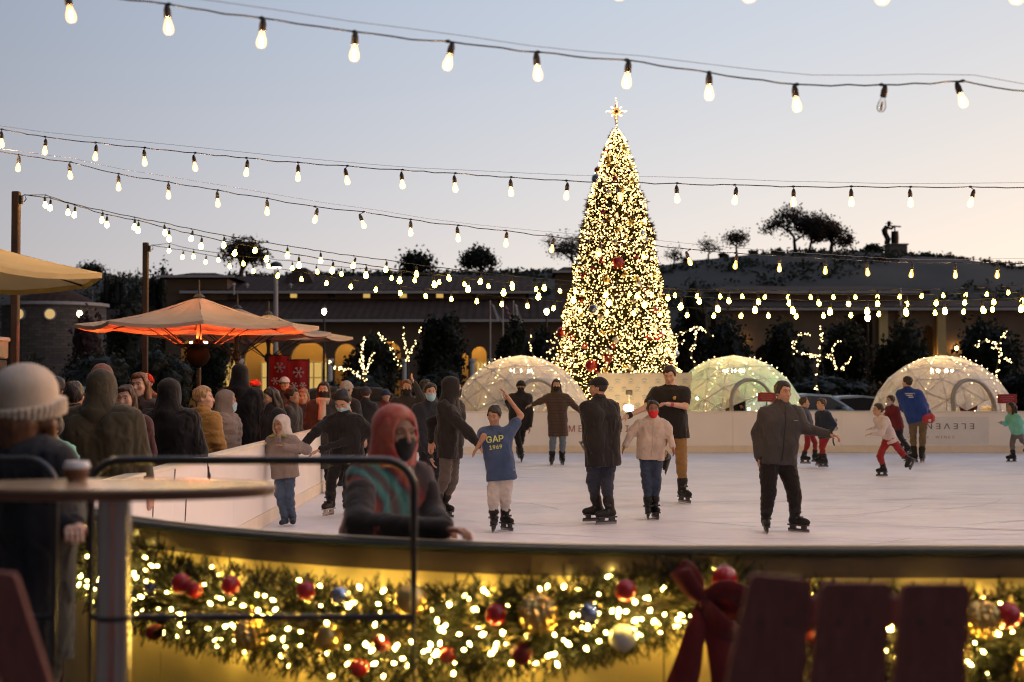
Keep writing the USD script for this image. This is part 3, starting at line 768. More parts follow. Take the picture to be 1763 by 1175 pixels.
cl_w, cl_r, cl_b = cloth('flag_white', (.6, .58, .6)), cloth('flag_red', (.4, .05, .06)), cloth('flag_blue', (.08, .1, .3))
for k, (px, lab) in enumerate(((844, 'limp white flag on the left pole in front of the winery roof'), (866, 'limp striped flag on the middle pole in front of the winery roof'), (884, 'limp white flag on the right pole in front of the winery roof'))):
    d = 70
    z = Z(521, d)
    t = Thing('flagpole', lab, 'flag', (X(px, d), d, 0))
    t.part('pole', lathe([(.05, 0), (.03, z), (.05, z + .02), (.01, z + .1)], 7), gutter)
    fl = []
    for j in range(7 if k == 1 else 1):
        n = 7 if k == 1 else 1
        rows = []
        for u in np.linspace(j / n, (j + 1) / n, 4):
            for v in np.linspace(0, 1, 7):
                rows.append((.05 + v * .28 * (.5 + .5 * u) + .3 * u * (1 if k != 2 else .4), .06 * math.sin(v * 9 + u * 4), z - .05 - .85 * u - .1 * v))
        q = [[a * 7 + b, a * 7 + b + 1, a * 7 + b + 8, a * 7 + b + 7] for a in range(3) for b in range(6)]
        t.part('flag_cloth' if n == 1 else 'flag_stripe', (np.array(rows), tris(q)), (cl_r if j % 2 == 0 else cl_w) if k == 1 else cl_w)

rubber = plain('rubber', (0.02, 0.02, 0.02), 0.8)
chrome = plain('chrome', (0.6, 0.6, 0.6), 0.2, metal=1.0)
def car(label, px, d, yaw, color, kind='sedan', cat_='car', z=-.03):
    t = Thing('parked_car', label, cat_, (X(px, d), d, z), yaw)
    paint = plain('paint_%02d' % int(color[2] * 100 + color[0] * 10), color, 0.3, vary=.03, coat=.3)
    if kind == 'sedan':
        body = [(-2.2, .35), (-2.25, .75), (-2.1, .92), (-1.3, 1.0), (1.1, .95), (2.0, .82), (2.2, .6), (2.2, .35)]
        cab = [(-1.75, .97), (-1.1, 1.38), (-.4, 1.46), (.35, 1.42), (1.15, .96)]
        glassp = [(-1.55, 1.0), (-1.05, 1.33), (-.4, 1.40), (.3, 1.36), (.98, 1.0)]
    else:
        body = [(-2.7, .45), (-2.75, 1.1), (-.55, 1.12), (1.2, 1.14), (2.5, 1.05), (2.7, .8), (2.7, .45)]
        cab = [(-.55, 1.12), (-.5, 1.75), (-.2, 1.83), (.55, 1.8), (1.35, 1.13)]
        glassp = [(-.42, 1.17), (-.38, 1.7), (-.15, 1.76), (.5, 1.73), (1.15, 1.17)]
    def side(poly, w):
        m = prism(poly, w)
        return (m[0] - (0, w / 2, 0), m[1])
    t.part('body', side(body, 1.78), paint)
    ca = t.part('cabin', side(cab, 1.5), paint)
    t.part('side_window', side(glassp, 1.53), dark_glass, under=ca)
    a, b = np.array(cab[-2]), np.array(cab[-1])
    dn = b - a; nn = np.array([-dn[1], dn[0]]) / np.linalg.norm(dn); nn = nn if nn[1] > 0 else -nn
    t.part('windscreen', hexa([(a[0] + dn[0] * .08, -.68, a[1] + dn[1] * .08), (b[0] - dn[0] * .06, -.7, b[1] - dn[1] * .06), (b[0] - dn[0] * .06, .7, b[1] - dn[1] * .06), (a[0] + dn[0] * .08, .68, a[1] + dn[1] * .08)] +
        [(a[0] + dn[0] * .08 + nn[0] * .02, -.68, a[1] + dn[1] * .08 + nn[1] * .02), (b[0] - dn[0] * .06 + nn[0] * .02, -.7, b[1] - dn[1] * .06 + nn[1] * .02), (b[0] - dn[0] * .06 + nn[0] * .02, .7, b[1] - dn[1] * .06 + nn[1] * .02), (a[0] + dn[0] * .08 + nn[0] * .02, .68, a[1] + dn[1] * .08 + nn[1] * .02)]), dark_glass, under=ca)
    for sx in (-1.4, 1.4):
        for sy in (-.82, .82):
            w = t.part('wheel', xf(lathe([(.05, -.1), (.3, -.11), (.33, -.05), (.33, .05), (.3, .11), (.05, .1)], 16), rx(math.pi / 2), (sx, sy, .33)), rubber)
            t.part('rim', xf(lathe([(.001, -.12), (.2, -.125), (.2, .125), (.001, .12)], 12), rx(math.pi / 2), (sx, sy, .33)), chrome, under=w)
    for sy in (-.62, .62):
        t.part('headlight', cbox((body[-2][0] - .06, sy, .68 if kind == 'sedan' else .9), (.14, .36, .14), .03), chrome)
        t.part('tail_light', cbox((body[0][0] + .02, sy, .78 if kind == 'sedan' else .95), (.1, .3, .16), .02), plain('tail_red', (.35, .02, .02), .3))
    for sy in (-.95, .95):
        t.part('mirror', cbox((.7, sy, 1.02 if kind == 'sedan' else 1.25), (.12, .2, .14), .03), paint)
    return t

car('pale blue parked car right behind the rink boards, beside the woman in the grey jacket', 1388, 41, .35, (.30, .38, .48), z=-.2)
car('silver grey parked car behind the rink boards, left of the last dome', 1450, 45, math.pi + .12, (.34, .38, .42), z=-.30)
car('dark car parked in front of the long hedge with a shiny roof, behind the crowd', 640, 46, .1, (.05, .06, .07))
car('dark blue car parked beside the light-wrapped trunk, behind the red banners', 590, 50, .15, (.05, .07, .12))
car('white car parked behind the hooded man at the left', 150, 47, .1, (.30, .33, .37))
car('dark blue car with a pale edge, parked behind the street lamp on the left', 130, 52, 1.2, (.04, .05, .11))

# ------------------------------------------------------------------ shops round the near side of the plaza (out of the frame; they shade the tables)
def shop_row(label, c, w, dpt, h, rot):
    t = Thing('shop_row', label, 'building', c, rot)
    t.part('wall', box((0, 0, h / 2), (w, dpt, h)), wall_brown)
    t.part('roof', cat([slope(-w / 2 - .5, w / 2 + .5, -dpt / 2 - .8, h + .1, 0, h + 2.2), slope(-w / 2 - .5, w / 2 + .5, dpt / 2 + .8, h + .1, .02, h + 2.2)]), roof_m)
    for k in range(int(w / 5)):
        x = -w / 2 + 2.5 + k * 5
        wi = t.part('shop_window', box((x, dpt / 2 + .02, 1.6), (3.2, .06, 2.4)), dark_glass)
        t.part('frame', cat([box((x + q, dpt / 2 + .05, 1.6), (.1, .06, 2.6)) for q in (-1.6, 0, 1.6)] + [box((x, dpt / 2 + .045, z), (3.3, .05, .1)) for z in (.36, 2.84)]), iron_s, under=wi)
        t.part('window', box((x, dpt / 2 + .02, 5.0), (1.4, .06, 1.6)), dark_glass)
iron_s = plain('iron_shop', (0.03, 0.027, 0.025), 0.5)
shop_row('brown shop row across the plaza behind the tables', (0, -19, -.03), 56, 8, 5.6, 0)
shop_row('brown two storey shop row along the right side of the plaza', (27, 4, -.03), 30, 8, 6.0, math.pi / 2)
shop_row('brown two storey shop row along the left side of the plaza', (-22, -1, -.03), 24, 8, 7.5, -math.pi / 2)

# ------------------------------------------------------------------ timber posts
timber = plain('timber', (0.085, 0.045, 0.024), 0.75, vary=.3, scale=3, bump=.4, bscale=30)
POSTS = []
for px_t, px_b, py, d, lab in ((28, 22, 330, 20.0, 'leftmost tall timber post carrying string lights, beside the olive parasol'), (251, 247, 418, 27.4, 'second tall timber post carrying string lights, behind the large parasol')):
    top = P(px_t, py, d)
    t = Thing('timber_post', lab, 'post', (top[0], d, -.03))
    t.part('pole', cbox((0, 0, (top[2] + .03) / 2), (.105, .105, top[2] + .03), .012), timber)
    t.part('metal_foot', cbox((0, 0, .1), (.15, .15, .2), .01), iron)
    t.part('cable_hook', cat([cbox((.075, -.02, top[2] - .12 + .03), (.05, .06, .12), .01), tube([(.07, -.03, top[2] - .05), (.13, -.03, top[2] - .02), (.15, -.03, top[2] - .08), (.12, -.03, top[2] - .12)], .008, 5)]), iron)
    POSTS.append(top)

# ------------------------------------------------------------------ festoon lights
bulb_far = glow('bulb_far', (1.0, .54, .035), 17.0)
bulb_lit = _mk('bulb_lit', {'t': ('transparent_bsdf', dict(color=(.98, .96, .92))), 'e': ('emission', dict(color=(1.0, .48, .10), strength=.32)), 'a': ('add_closure', {})}, [('t.BSDF', 'a.closure1'), ('e.emission', 'a.closure2')], 'a.closure')
filament = glow('filament', (1.0, .57, .30), 330.0)
filaments = [filament, glow('filament_dim', (1.0, .55, .26), 220.0), glow('filament_bright', (1.0, .59, .32), 430.0)]
FILA = lathe([(.001, -.030), (.006, -.027), (.007, -.008), (.005, .018), (.001, .022)], 6)
bulb_off = _mk('bulb_glass', {'f': ('fresnel', dict(IOR=1.18)), 't': ('transparent_bsdf', dict(color=(.93, .92, .9))), 'g': ('glossy_bsdf', dict(roughness=.05)), 'm': ('mix_closure', {})}, [('f.fac', 'm.fac'), ('t.BSDF', 'm.closure1'), ('g.BSDF', 'm.closure2')], 'm.closure')
frame_grey = plain('dead_filament', (.25, .2, .18), .5)
black_pl = plain('black_plastic', (0.015, 0.014, 0.013), 0.55)
BULB = lathe([(.004, -.036), (.015, -.033), (.0235, -.022), (.0255, -.007), (.023, .010), (.016, .030), (.0125, .046), (.012, .052)], 12)
BULB_FAR = lathe([(.006, -.048), (.029, -.033), (.036, -.008), (.026, .022), (.012, .05)], 8)
SOCK = lathe([(.012, .046), (.0185, .05), (.0185, .085), (.012, .108), (.005, .118)], 10)

POLE_ENDS = []
def festoon(label, pts, depths, near=False, drop=.14, ends=None, off=(), seed=0, wire=False, bend=None):
    """pts: centres of the bulbs as seen; depths: (first, last)"""
    rng = np.random.default_rng(seed)
    pts = np.asarray(pts, float)
    # along a straight strand 1/depth runs evenly with the picture's x
    n_seen = len(pts)
    x_a, x_b = pts[0, 0], pts[-1, 0]
    step = (pts[-1] - pts[-5]) / 4
    pts = np.vstack([pts, pts[-1] + step * np.arange(1, 7)[:, None] * (1, .8)])     # the strand goes on past the frame
    u = (pts[:, 0] - x_a) / (x_b - x_a)
    d = 1 / (1 / depths[0] + np.minimum(u, 1.15) * (1 / depths[1] - 1 / depths[0]))
    w = np.array([P(x, y, dd) for (x, y), dd in zip(pts, d)])
    t = Thing('string_light', label, 'string lights', w[0])
    hang = w + (0, 0, drop)
    line = []
    q = [ends[0]] if ends and ends[0] is not None else []
    q += list(hang)
    if ends and ends[1] is not None:
        q.append(ends[1])
    far_end = hang[-1] + (hang[-1] - hang[-2]) * .8
    q.append(far_end)
    POLE_ENDS.append(far_end)
    q = np.array(q)
    for a, b in zip(q[:-1], q[1:]):
        for s in np.linspace(0, 1, 6)[:-1]:
            sag = .018 * np.linalg.norm(b - a) * 4 * s * (1 - s) * rng.uniform(-.2, 1.3)
            line.append(a + (b - a) * s - (0, 0, sag))
    line.append(q[-1])
    t.part('cable', tube(line, .0045 if near else .006, 5), black_pl, world=True)
    if wire:
        a, b = q[0] + (0, 0, .05), q[-1] + (0, 0, .05)
        k = np.linspace(0, 1, 30)[:, None]
        base = np.array([np.interp(np.linspace(0, 1, 30), np.linspace(0, 1, len(q)), q[:, c]) for c in range(3)]).T
        t.part('support_wire', tube(base + (0, 0, .022) + np.abs(np.sin(k * 9.4)) * (0, 0, .03), .0016, 4), gutter, world=True)
    for i, c in enumerate(w):
        tilt = rx(rng.normal() * .05) @ ry(rng.normal() * .12)
        so = t.part('socket', cat([xf(SOCK, tilt, c), tube([hang[i] - (0, 0, .004), c + tilt @ np.array([0, 0, .112])], .0035, 4), ball(hang[i], (.016, .010, .011), 0)]), black_pl, world=True)
        t.part('bulb', xf(BULB if near else BULB_FAR, tilt, c), bulb_off if i in off else bulb_lit if near else bulb_far, world=True, under=so, smooth=True)
        if near or i in off:
          t.part('filament', xf(FILA, tilt, c), frame_grey if i in off else filaments[int(rng.integers(0, 3))], world=True, under=so)
    return t

festoon('nearest string of lights running across the top of the picture with one unlit bulb', [(-45, 0), (122, 27), (290, 48), (450, 71), (610, 94), (771, 110), (926, 128), (1079, 141), (1221, 162), (1372, 182), (1518, 182), (1658, 175), (1800, 196)], (6.7, 8.0), True, drop=.115, off=(10,), seed=1, wire=True)
festoon('string of lights with only bulb tips showing at the top right edge', [(835, -30), (1066, -18), (1289, -14), (1520, -10), (1752, -11), (1985, -6)], (4.9, 4.9), True, drop=.115, seed=2)
festoon('second string of lights from the top, crossing in front of the upper tree', [(-84, 236), (3, 248), (77, 261), (164, 271), (249, 280), (336, 289), (424, 298), (513, 306), (598, 312), (693, 319), (784, 325), (880, 332), (975, 338), (1068, 341), (1166, 343), (1265, 346), (1366, 349), (1466, 349), (1568, 350), (1671, 350), (1775, 352)], (13.2, 11.6), True, drop=.135, seed=3, wire=True)
festoon('third string of lights sloping down from the left edge to behind the Christmas tree', [(-58, 276), (31, 290), (121, 303), (204, 323), (290, 337), (375, 351), (460, 365), (542, 379), (626, 388), (707, 401), (789, 411), (871, 420), (950, 430), (1032, 437), (1108, 442), (1188, 452), (1266, 458), (1342, 463), (1421, 467), (1494, 470), (1569, 473), (1645, 474), (1717, 474), (1795, 474)], (13.2, 14.8), True, drop=.13, seed=4, wire=True)
pa, pb = POSTS[0] + (.12, -.03, -.05), POSTS[1] + (.12, -.03, -.05)
festoon('upper string of lights leaving the leftmost timber post', [(78, 353), (117, 366), (175, 379), (231, 391), (284, 401), (329, 411), (385, 422), (439, 431), (495, 440), (552, 449), (608, 457), (664, 464), (717, 472), (773, 479), (827, 485), (882, 491), (937, 496), (990, 501), (1043, 507), (1097, 510), (1150, 513), (1204, 519), (1255, 518), (1306, 520), (1359, 522), (1410, 522), (1461, 523), (1511, 523), (1561, 523), (1612, 522), (1661, 521), (1711, 520), (1760, 518)], (20.2, 22), ends=(pa, None), seed=5)
festoon('lower string of lights leaving the leftmost timber post, hanging below its twin', [(86, 358), (128, 370), (184, 387), (238, 397), (291, 411), (346, 424), (404, 436), (459, 446), (515, 457), (572, 466), (630, 474), (688, 483), (748, 490), (806, 498), (867, 504), (927, 511), (987, 517), (1048, 522), (1110, 525), (1172, 528), (1236, 532), (1300, 534), (1365, 535), (1429, 537), (1493, 536), (1560, 537), (1627, 536), (1693, 534), (1758, 532)], (20.0, 17.6), ends=(pa, None), seed=6)
festoon('upper string of lights leaving the second timber post', [(291, 432), (333, 442), (376, 448), (419, 454), (462, 458), (503, 462), (546, 468), (588, 472), (631, 475), (674, 479), (714, 483), (756, 486), (800, 490), (841, 493), (882, 496), (923, 498), (964, 501), (1004, 503), (1044, 505), (1084, 506), (1123, 508), (1162, 509), (1200, 510), (1240, 511), (1278, 511), (1317, 512), (1357, 512), (1396, 512), (1435, 512), (1473, 512), (1511, 511), (1549, 511), (1587, 510), (1624, 509), (1663, 508), (1699, 507), (1736, 504), (1775, 503)], (27.6, 29), ends=(pb, None), seed=7)
festoon('lower string of lights leaving the second timber post', [(314, 443), (354, 451), (395, 459), (436, 467), (478, 475), (519, 481), (562, 488), (604, 494), (647, 499), (689, 505), (733, 510), (777, 515), (821, 519), (864, 524), (908, 527), (953, 531), (999, 535), (1045, 538), (1091, 540), (1137, 542), (1183, 543), (1229, 544), (1276, 544), (1323, 544), (1371, 545), (1418, 544), (1465, 543), (1513, 541), (1561, 540), (1610, 539), (1659, 537), (1709, 533), (1760, 530)], (27.6, 24), ends=(pb, None), seed=8)

for k, e in enumerate(POLE_ENDS):
    t = Thing('timber_post', ['timber post outside the right edge holding the nearest string of lights', 'timber post outside the right edge holding the highest string of lights', 'timber post outside the right edge holding the second string of lights', 'timber post outside the right edge holding the third string of lights', 'timber post past the rink holding the first post\'s upper string', 'timber post past the rink holding the first post\'s lower string', 'timber post past the rink holding the second post\'s upper string', 'timber post past the rink holding the second post\'s lower string'][k], 'post', (e[0] + .06, e[1], -.03))
    t.part('pole', cbox((0, 0, (e[2] + .15) / 2), (.105, .105, e[2] + .15), .012), timber)
    t.part('metal_foot', cbox((0, 0, .1), (.15, .15, .2), .01), iron)

# ------------------------------------------------------------------ the big Christmas tree
TD = 41.0
tc = np.array([X(1062, TD), TD, -.03])
TZ0, TZ1 = 0.25, Z(222, TD)
def tree_r(z):
    return np.interp(z, [TZ0, Z(640, TD), Z(440, TD), Z(300, TD), Z(238, TD), TZ1], [2.02, 1.64, 1.08, .56, .24, .08])
tree = Thing('christmas_tree', 'tall conical Christmas tree covered in warm white lights with a glowing star on top', 'Christmas tree', tc)
tree.part('trunk', lathe([(.16, 0), (.14, .5), (.03, TZ1 + .1)], 10), bark)
rng = np.random.default_rng(77)
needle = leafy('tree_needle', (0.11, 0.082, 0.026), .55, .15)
zz = np.linspace(TZ0, TZ1, 26)
cz = [(tree_r(z) * .80, z) for z in zz]
inner = lathe(cz, 40)
ang = np.arctan2(inner[0][:, 1], inner[0][:, 0])
fac = 1 + .16 * (meshkit.noise(np.stack([np.cos(ang) * 4, np.sin(ang) * 4, inner[0][:, 2] * 3], -1), 4) - .5)
inner = (np.c_[inner[0][:, :2] * fac[:, None], inner[0][:, 2]], inner[1])
n = 15000
def on_tree(n, rng, f0=.8, f1=1.06, front=0.0):
    z = np.zeros(0)
    while len(z) < n:
        q = rng.uniform(TZ0, TZ1, 4 * n)
        z = np.r_[z, q[rng.random(4 * n) < (tree_r(q) + .26) / 2.4]]
    z = z[:n]
    a = rng.uniform(0, 2 * math.pi, n)
    bumps = .92 + .2 * (meshkit.noise(np.stack([np.cos(a) * 3.2, np.sin(a) * 3.2, z * 2.2], -1), 8))
    r = tree_r(z) * rng.uniform(f0, f1, n) * bumps
    return np.stack([r * np.cos(a), r * np.sin(a), z], -1), a
SPRIG = cat([(np.array([[0, 0, 0], [.5, .10, .03], [1, 0, 0], [.5, -.10, .03]]), np.array([[0, 1, 2], [0, 2, 3]])), (np.array([[0, 0, 0], [.5, .0, .12], [.95, 0, .02], [.5, 0, -.08]]), np.array([[0, 1, 2], [0, 2, 3]])), (np.array([[.2, 0, 0], [.5, .3, .04], [.6, .32, 0], [.4, .05, 0]]), np.array([[0, 1, 2], [0, 2, 3]])), (np.array([[.2, 0, 0], [.5, -.3, .04], [.6, -.32, 0], [.4, -.05, 0]]), np.array([[0, 1, 2], [0, 2, 3]]))])
p, a = on_tree(n, rng, .74, .98)
Rs = np.array([rz(x) for x in a + rng.normal(size=n) * .5]) @ np.array([ry(x) for x in rng.normal(size=n) * .45 - .1]) @ np.array([rx(x) for x in rng.uniform(0, 6.3, n)])
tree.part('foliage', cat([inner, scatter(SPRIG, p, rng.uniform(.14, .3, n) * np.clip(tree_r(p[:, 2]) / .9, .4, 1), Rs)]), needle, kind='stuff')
tree_bulb = glow('tree_bulb', (1.0, 0.62, 0.20), 5.0)
p, a = on_tree(19000, rng, .93, 1.08)
keep = rng.random(len(p)) < np.clip(1.9 * meshkit.fbm(p * (2.6, 2.6, 2.2), 3, 17) + .14, .5, 1)
p, a = p[keep], a[keep]
order = np.argsort(p[:, 1])           # the nearest ones singly
sz = rng.uniform(.0075, .0135, len(p))
for i in order[:300]:
    tree.part('light', xf(OCT, None, p[i], sz[i]), tree_bulb)
tree.part('small_lights', scatter(OCT, p[order[300:]], sz[order[300:]]), tree_bulb, kind='stuff')
# star
star = []
for k in range(8):
    b_ = k * math.pi / 4
    L = {0: .29, 2: .38, 4: .29, 6: .58}.get(k, .19)
    w = .075
    tip = np.array([math.cos(b_) * L, 0, math.sin(b_) * L])
    s1, s2 = np.array([math.cos(b_ + 1.57) * w, 0, math.sin(b_ + 1.57) * w]), np.array([math.cos(b_ - 1.57) * w, 0, math.sin(b_ - 1.57) * w])
    c0 = np.zeros(3)
    v = np.array([c0 + s1, c0 + s2, tip, (0, -.06, 0), (0, .06, 0)])
    star.append((v, np.array([[3, 1, 2], [3, 2, 0], [4, 2, 1], [4, 0, 2]])))
sc = np.array([0, 0, Z(193, TD) + .03])
sp = tree.part('star', xf(cat(star), None, sc), plain('star_gold', (.7, .5, .25), .35, metal=.5))
sl = []
for k in range(8):
    b_ = k * math.pi / 4
    L = {0: .29, 2: .38, 4: .29, 6: .46}.get(k, .19)
    for q in np.linspace(.12 if k % 2 else .10, L, 6 if k % 2 else 9):
        sl.append((math.cos(b_) * q, -.07, math.sin(b_) * q))
tree.part('star_lights', scatter(OCT, np.array(sl) + sc + rng.normal(size=(len(sl), 3)) * .012, .015), glow('star_bulb', (1, .55, .26), 2.2), under=sp, kind='stuff')
tree.part('star_hub', ball(sc + (0, -.08, 0), (.05, .03, .05), 1), iron, under=sp)

# baubles hanging on the tree
bmat = {'red': plain('bauble_red', (.42, .015, .015), .16, coat=.6, vary=.05), 'gold': plain('bauble_gold', (.75, .5, .16), .22, metal=.9, vary=.08), 'silver': plain('bauble_silver', (.66, .68, .74), .12, metal=1.0, vary=.04), 'darkred': plain('bauble_maroon', (.20, .012, .015), .3, vary=.1), 'white': plain('bauble_pearl', (.72, .68, .6), .3, vary=.05)}
def bauble(label, c, r, m, group=None, ribs=False, sub=2):
    t = Thing('bauble', label, 'bauble', c, group=group)
    v, f = ball((0, 0, 0), r, 3 if ribs else sub)
    if ribs:
        th = np.arctan2(v[:, 1], v[:, 0]); ph = v[:, 2] / r
        v = v * (1 + .05 * np.sign(np.sin(th * 14 + ph * 4)))[:, None]
    t.part('ball', (v, f), bmat[m], smooth=not ribs)
    t.part('hanger', cat([lathe([(r * .2, r * .96), (r * .2, r * 1.12), (r * .04, r * 1.14)], 8), tube([(0, 0, r * 1.1), (0, r * .15, r * 1.5)], r * .03, 4)]), bmat['gold'])
    return t
for px, py, r, m, lab in ((1064, 453, .19, 'red', 'large red bauble in the upper middle of the Christmas tree'), (1132, 578, .18, 'red', 'bright red bauble low on the right side of the Christmas tree'), (1018, 630, .18, 'red', 'bright red bauble low on the left of the Christmas tree above the boards'), (1046, 617, .17, 'darkred', 'maroon bauble beside the bright red one low on the Christmas tree'), (968, 572, .15, 'red', 'red bauble on the far left edge of the Christmas tree'), (985, 580, .15, 'darkred', 'maroon bauble next to the red one on the left edge of the tree'), (1028, 308, .16, 'silver', 'silver bauble standing out on the left edge high on the Christmas tree'), (1103, 403, .14, 'silver', 'silver bauble on the right edge of the Christmas tree above the middle'), (1023, 533, .17, 'silver', 'large silver bauble in the left middle of the Christmas tree'), (1162, 610, .13, 'silver', 'silver bauble on the lower right edge of the Christmas tree')):
    c = P(px, py, TD)
    dx = c[0] - tc[0]; rr = tree_r(c[2]) * .98
    c = P(px, py, TD - math.sqrt(max(rr * rr - dx * dx, .05)) - .02)
    bauble(lab, c, r, m)
mats = ['gold', 'darkred', 'white', 'gold', 'red']
names = {'gold': 'small gold', 'darkred': 'small maroon', 'white': 'small pearl', 'red': 'small red'}
protos, used = {}, set()
p, a = on_tree(420, np.random.default_rng(5), .95, 1.0)
rows = ['at the very top', 'near the top', 'in the upper middle', 'halfway up', 'in the lower middle', 'near the bottom', 'at the very bottom']
for k, i in enumerate([i for i in range(420) if p[i, 1] < .3]):
    m = mats[k % 5]
    r_ = rows[min(6, int((TZ1 - p[i, 2]) / (TZ1 - TZ0) * 7))]
    u_ = p[i, 0] / tree_r(p[i, 2])
    side = ['on the left edge', 'left of centre', 'on the centre line', 'right of centre', 'on the right edge'][int(np.clip((u_ + 1) * 2.5, 0, 4))]
    lab = f'{names[m]} bauble {r_}, {side} of the Christmas tree'
    if lab in used:
        continue
    used.add(lab)
    grp = names[m] + ' baubles on the Christmas tree'
    if m not in protos:
        protos[m] = bauble(lab, tc + p[i], .095, m, grp, sub=1).path
    else:
        copy_of(protos[m], 'bauble', lab, 'bauble', tc + p[i], float(a[i]), grp)

# ------------------------------------------------------------------ small trees wrapped in fairy lights
fairy = glow('fairy_bulb', (1.0, 0.72, 0.30), 2.2)
def wrapped(label, d, lines, seed, gap=4.2, r=.022):
    rng = np.random.default_rng(seed)
    pts0 = np.array(lines[0][0], float)
    base = P(*lines[0][-1], d) if False else P(*lines[0][0], d)
    t = Thing('lit_tree', label, 'light-wrapped tree', (base[0], d, -.03))
    limbs, lights = [], []
    limbs.append(tube([(base[0], d, -.03), (base[0] + .04, d, base[2] * .5), base], [.09, .07, .05], 6))
    for ln in lines:
        w = np.array([P(x, y, d + .25 * math.sin(x * .13)) for x, y in ln])
        q = spline(w, max(6, 3 * len(w))) if len(w) > 2 else w
        limbs.append(tube(q, np.linspace(.045, .02, len(q)), 5))
        L = np.linalg.norm(np.diff(q, axis=0), axis=1).sum()
        n = int(L / (gap * d / FPX))
        s = np.r_[0, np.cumsum(np.linalg.norm(np.diff(q, axis=0), axis=1))] / L
        u = np.sort(rng.random(n))
        lights.append(np.stack([np.interp(u, s, q[:, c]) for c in range(3)], -1) + rng.normal(size=(n, 3)) * .035 + (0, -.05, 0))
    t.part('trunk', cat(limbs), bark, world=True)
    L = np.vstack(lights)
    t.part('fairy_lights', scatter(OCT, L, r * rng.uniform(.7, 1.25, len(L))), fairy, world=True, kind='stuff')
    return t
wrapped('brightest light-wrapped tree behind the crowd, with a long low branch', 47, [[(628, 655), (625, 630), (624, 605), (627, 580)], [(628, 650), (634, 632), (640, 615), (641, 605)], [(626, 654), (612, 643), (592, 635), (572, 629), (565, 620)], [(624, 640), (622, 612), (625, 590)]], 1, gap=2.4)
wrapped('light-wrapped tree with one diagonal and two upright limbs left of the domes', 52, [[(702, 628), (700, 605), (696, 580), (696, 562)], [(702, 625), (708, 605), (718, 585), (724, 563)], [(690, 630), (676, 608), (662, 585), (651, 575)]], 2, gap=3.2)
wrapped('faint light-wrapped tree between the first dome and the Christmas tree', 52, [[(922, 622), (915, 605), (912, 580), (915, 565)], [(940, 612), (950, 600), (956, 580), (957, 568)], [(940, 588), (948, 590)]], 3, gap=4.5)
wrapped('light-wrapped tree arching out from the right edge of the Christmas tree', 47, [[(1196, 625), (1190, 610), (1198, 585), (1197, 572)], [(1150, 582), (1165, 578), (1182, 570), (1205, 567), (1215, 570), (1229, 582)], [(1160, 595), (1172, 590), (1180, 588)], [(1198, 570), (1200, 562)]], 4, gap=3.2)
wrapped('light-wrapped tree with looping branches above the parked blue car', 46, [[(1408, 672), (1404, 650), (1408, 628), (1412, 590), (1412, 563)], [(1366, 612), (1365, 600), (1380, 578), (1398, 575)], [(1366, 598), (1375, 607), (1390, 612), (1410, 614), (1436, 615)], [(1442, 638), (1436, 625), (1432, 606), (1444, 585)], [(1448, 640), (1455, 628), (1465, 618)], [(1440, 676), (1438, 690)], [(1430, 612), (1436, 630), (1441, 640)]], 5, gap=3.4)
wrapped('light-wrapped tree with a bent crown above the last dome', 46, [[(1714, 660), (1716, 635), (1720, 615), (1722, 600)], [(1675, 596), (1690, 590), (1703, 586), (1716, 598)], [(1718, 595), (1724, 582), (1729, 572)], [(1706, 600), (1718, 602), (1722, 612)], [(1730, 618), (1741, 624)]], 6, gap=3.2)

# ------------------------------------------------------------------ garden domes behind the far boards
pvc = _mk('dome_pvc', {'d': ('principled_bsdf', dict(base_color=(.78, .74, .70), roughness=.35)), 'tl': ('translucent_bsdf', dict(color=(.80, .76, .70))), 'tr': ('transparent_bsdf', dict(color=(.95, .94, .92))), 'g': ('geometry', {}), 'n': ('noise_texture', dict(scale=3.5, detail=4.0, distortion=1.2)),
    'r': ('map_range', dict(from_min=.3, from_max=.7, to_min=.16, to_max=.52)), 'oi': ('object_info', {}), 'ro': ('map_range', dict(from_min=0, from_max=1, to_min=-.14, to_max=.2)), 'ad': ('math', dict(math_type='add', use_clamp=True)), 'm1': ('mix_closure', dict(fac=.55)), 'm2': ('mix_closure', {})},
    [('g.position', 'n.vector'), ('n.fac', 'r.value'), ('d.BSDF', 'm1.closure1'), ('tl.BSDF', 'm1.closure2'), ('oi.random', 'ro.value'), ('ro.result', 'ad.value2'), ('r.result', 'ad.value1'), ('ad.value', 'm2.fac'), ('tr.BSDF', 'm2.closure1'), ('m1.closure', 'm2.closure2')], 'm2.closure')
pvc_clear = _mk('dome_clear', {'g': ('glossy_bsdf', dict(roughness=.08, color=(.8, .8, .8))), 'tr': ('transparent_bsdf', dict(color=(.9, .9, .9))), 'f': ('fresnel', dict(IOR=1.4)), 'm': ('mix_closure', {})}, [('f.fac', 'm.fac'), ('tr.BSDF', 'm.closure1'), ('g.BSDF', 'm.closure2')], 'm.closure')
arch_w = plain('dome_arch', (.42, .38, .35), .6, vary=.05)
frame_w = plain('dome_frame', (.70, .66, .62), .5, vary=.05)
crystal = glow('chandelier', (1.0, .62, .22), 130.0)
fur = cloth('fur_throw', (.55, .47, .38))

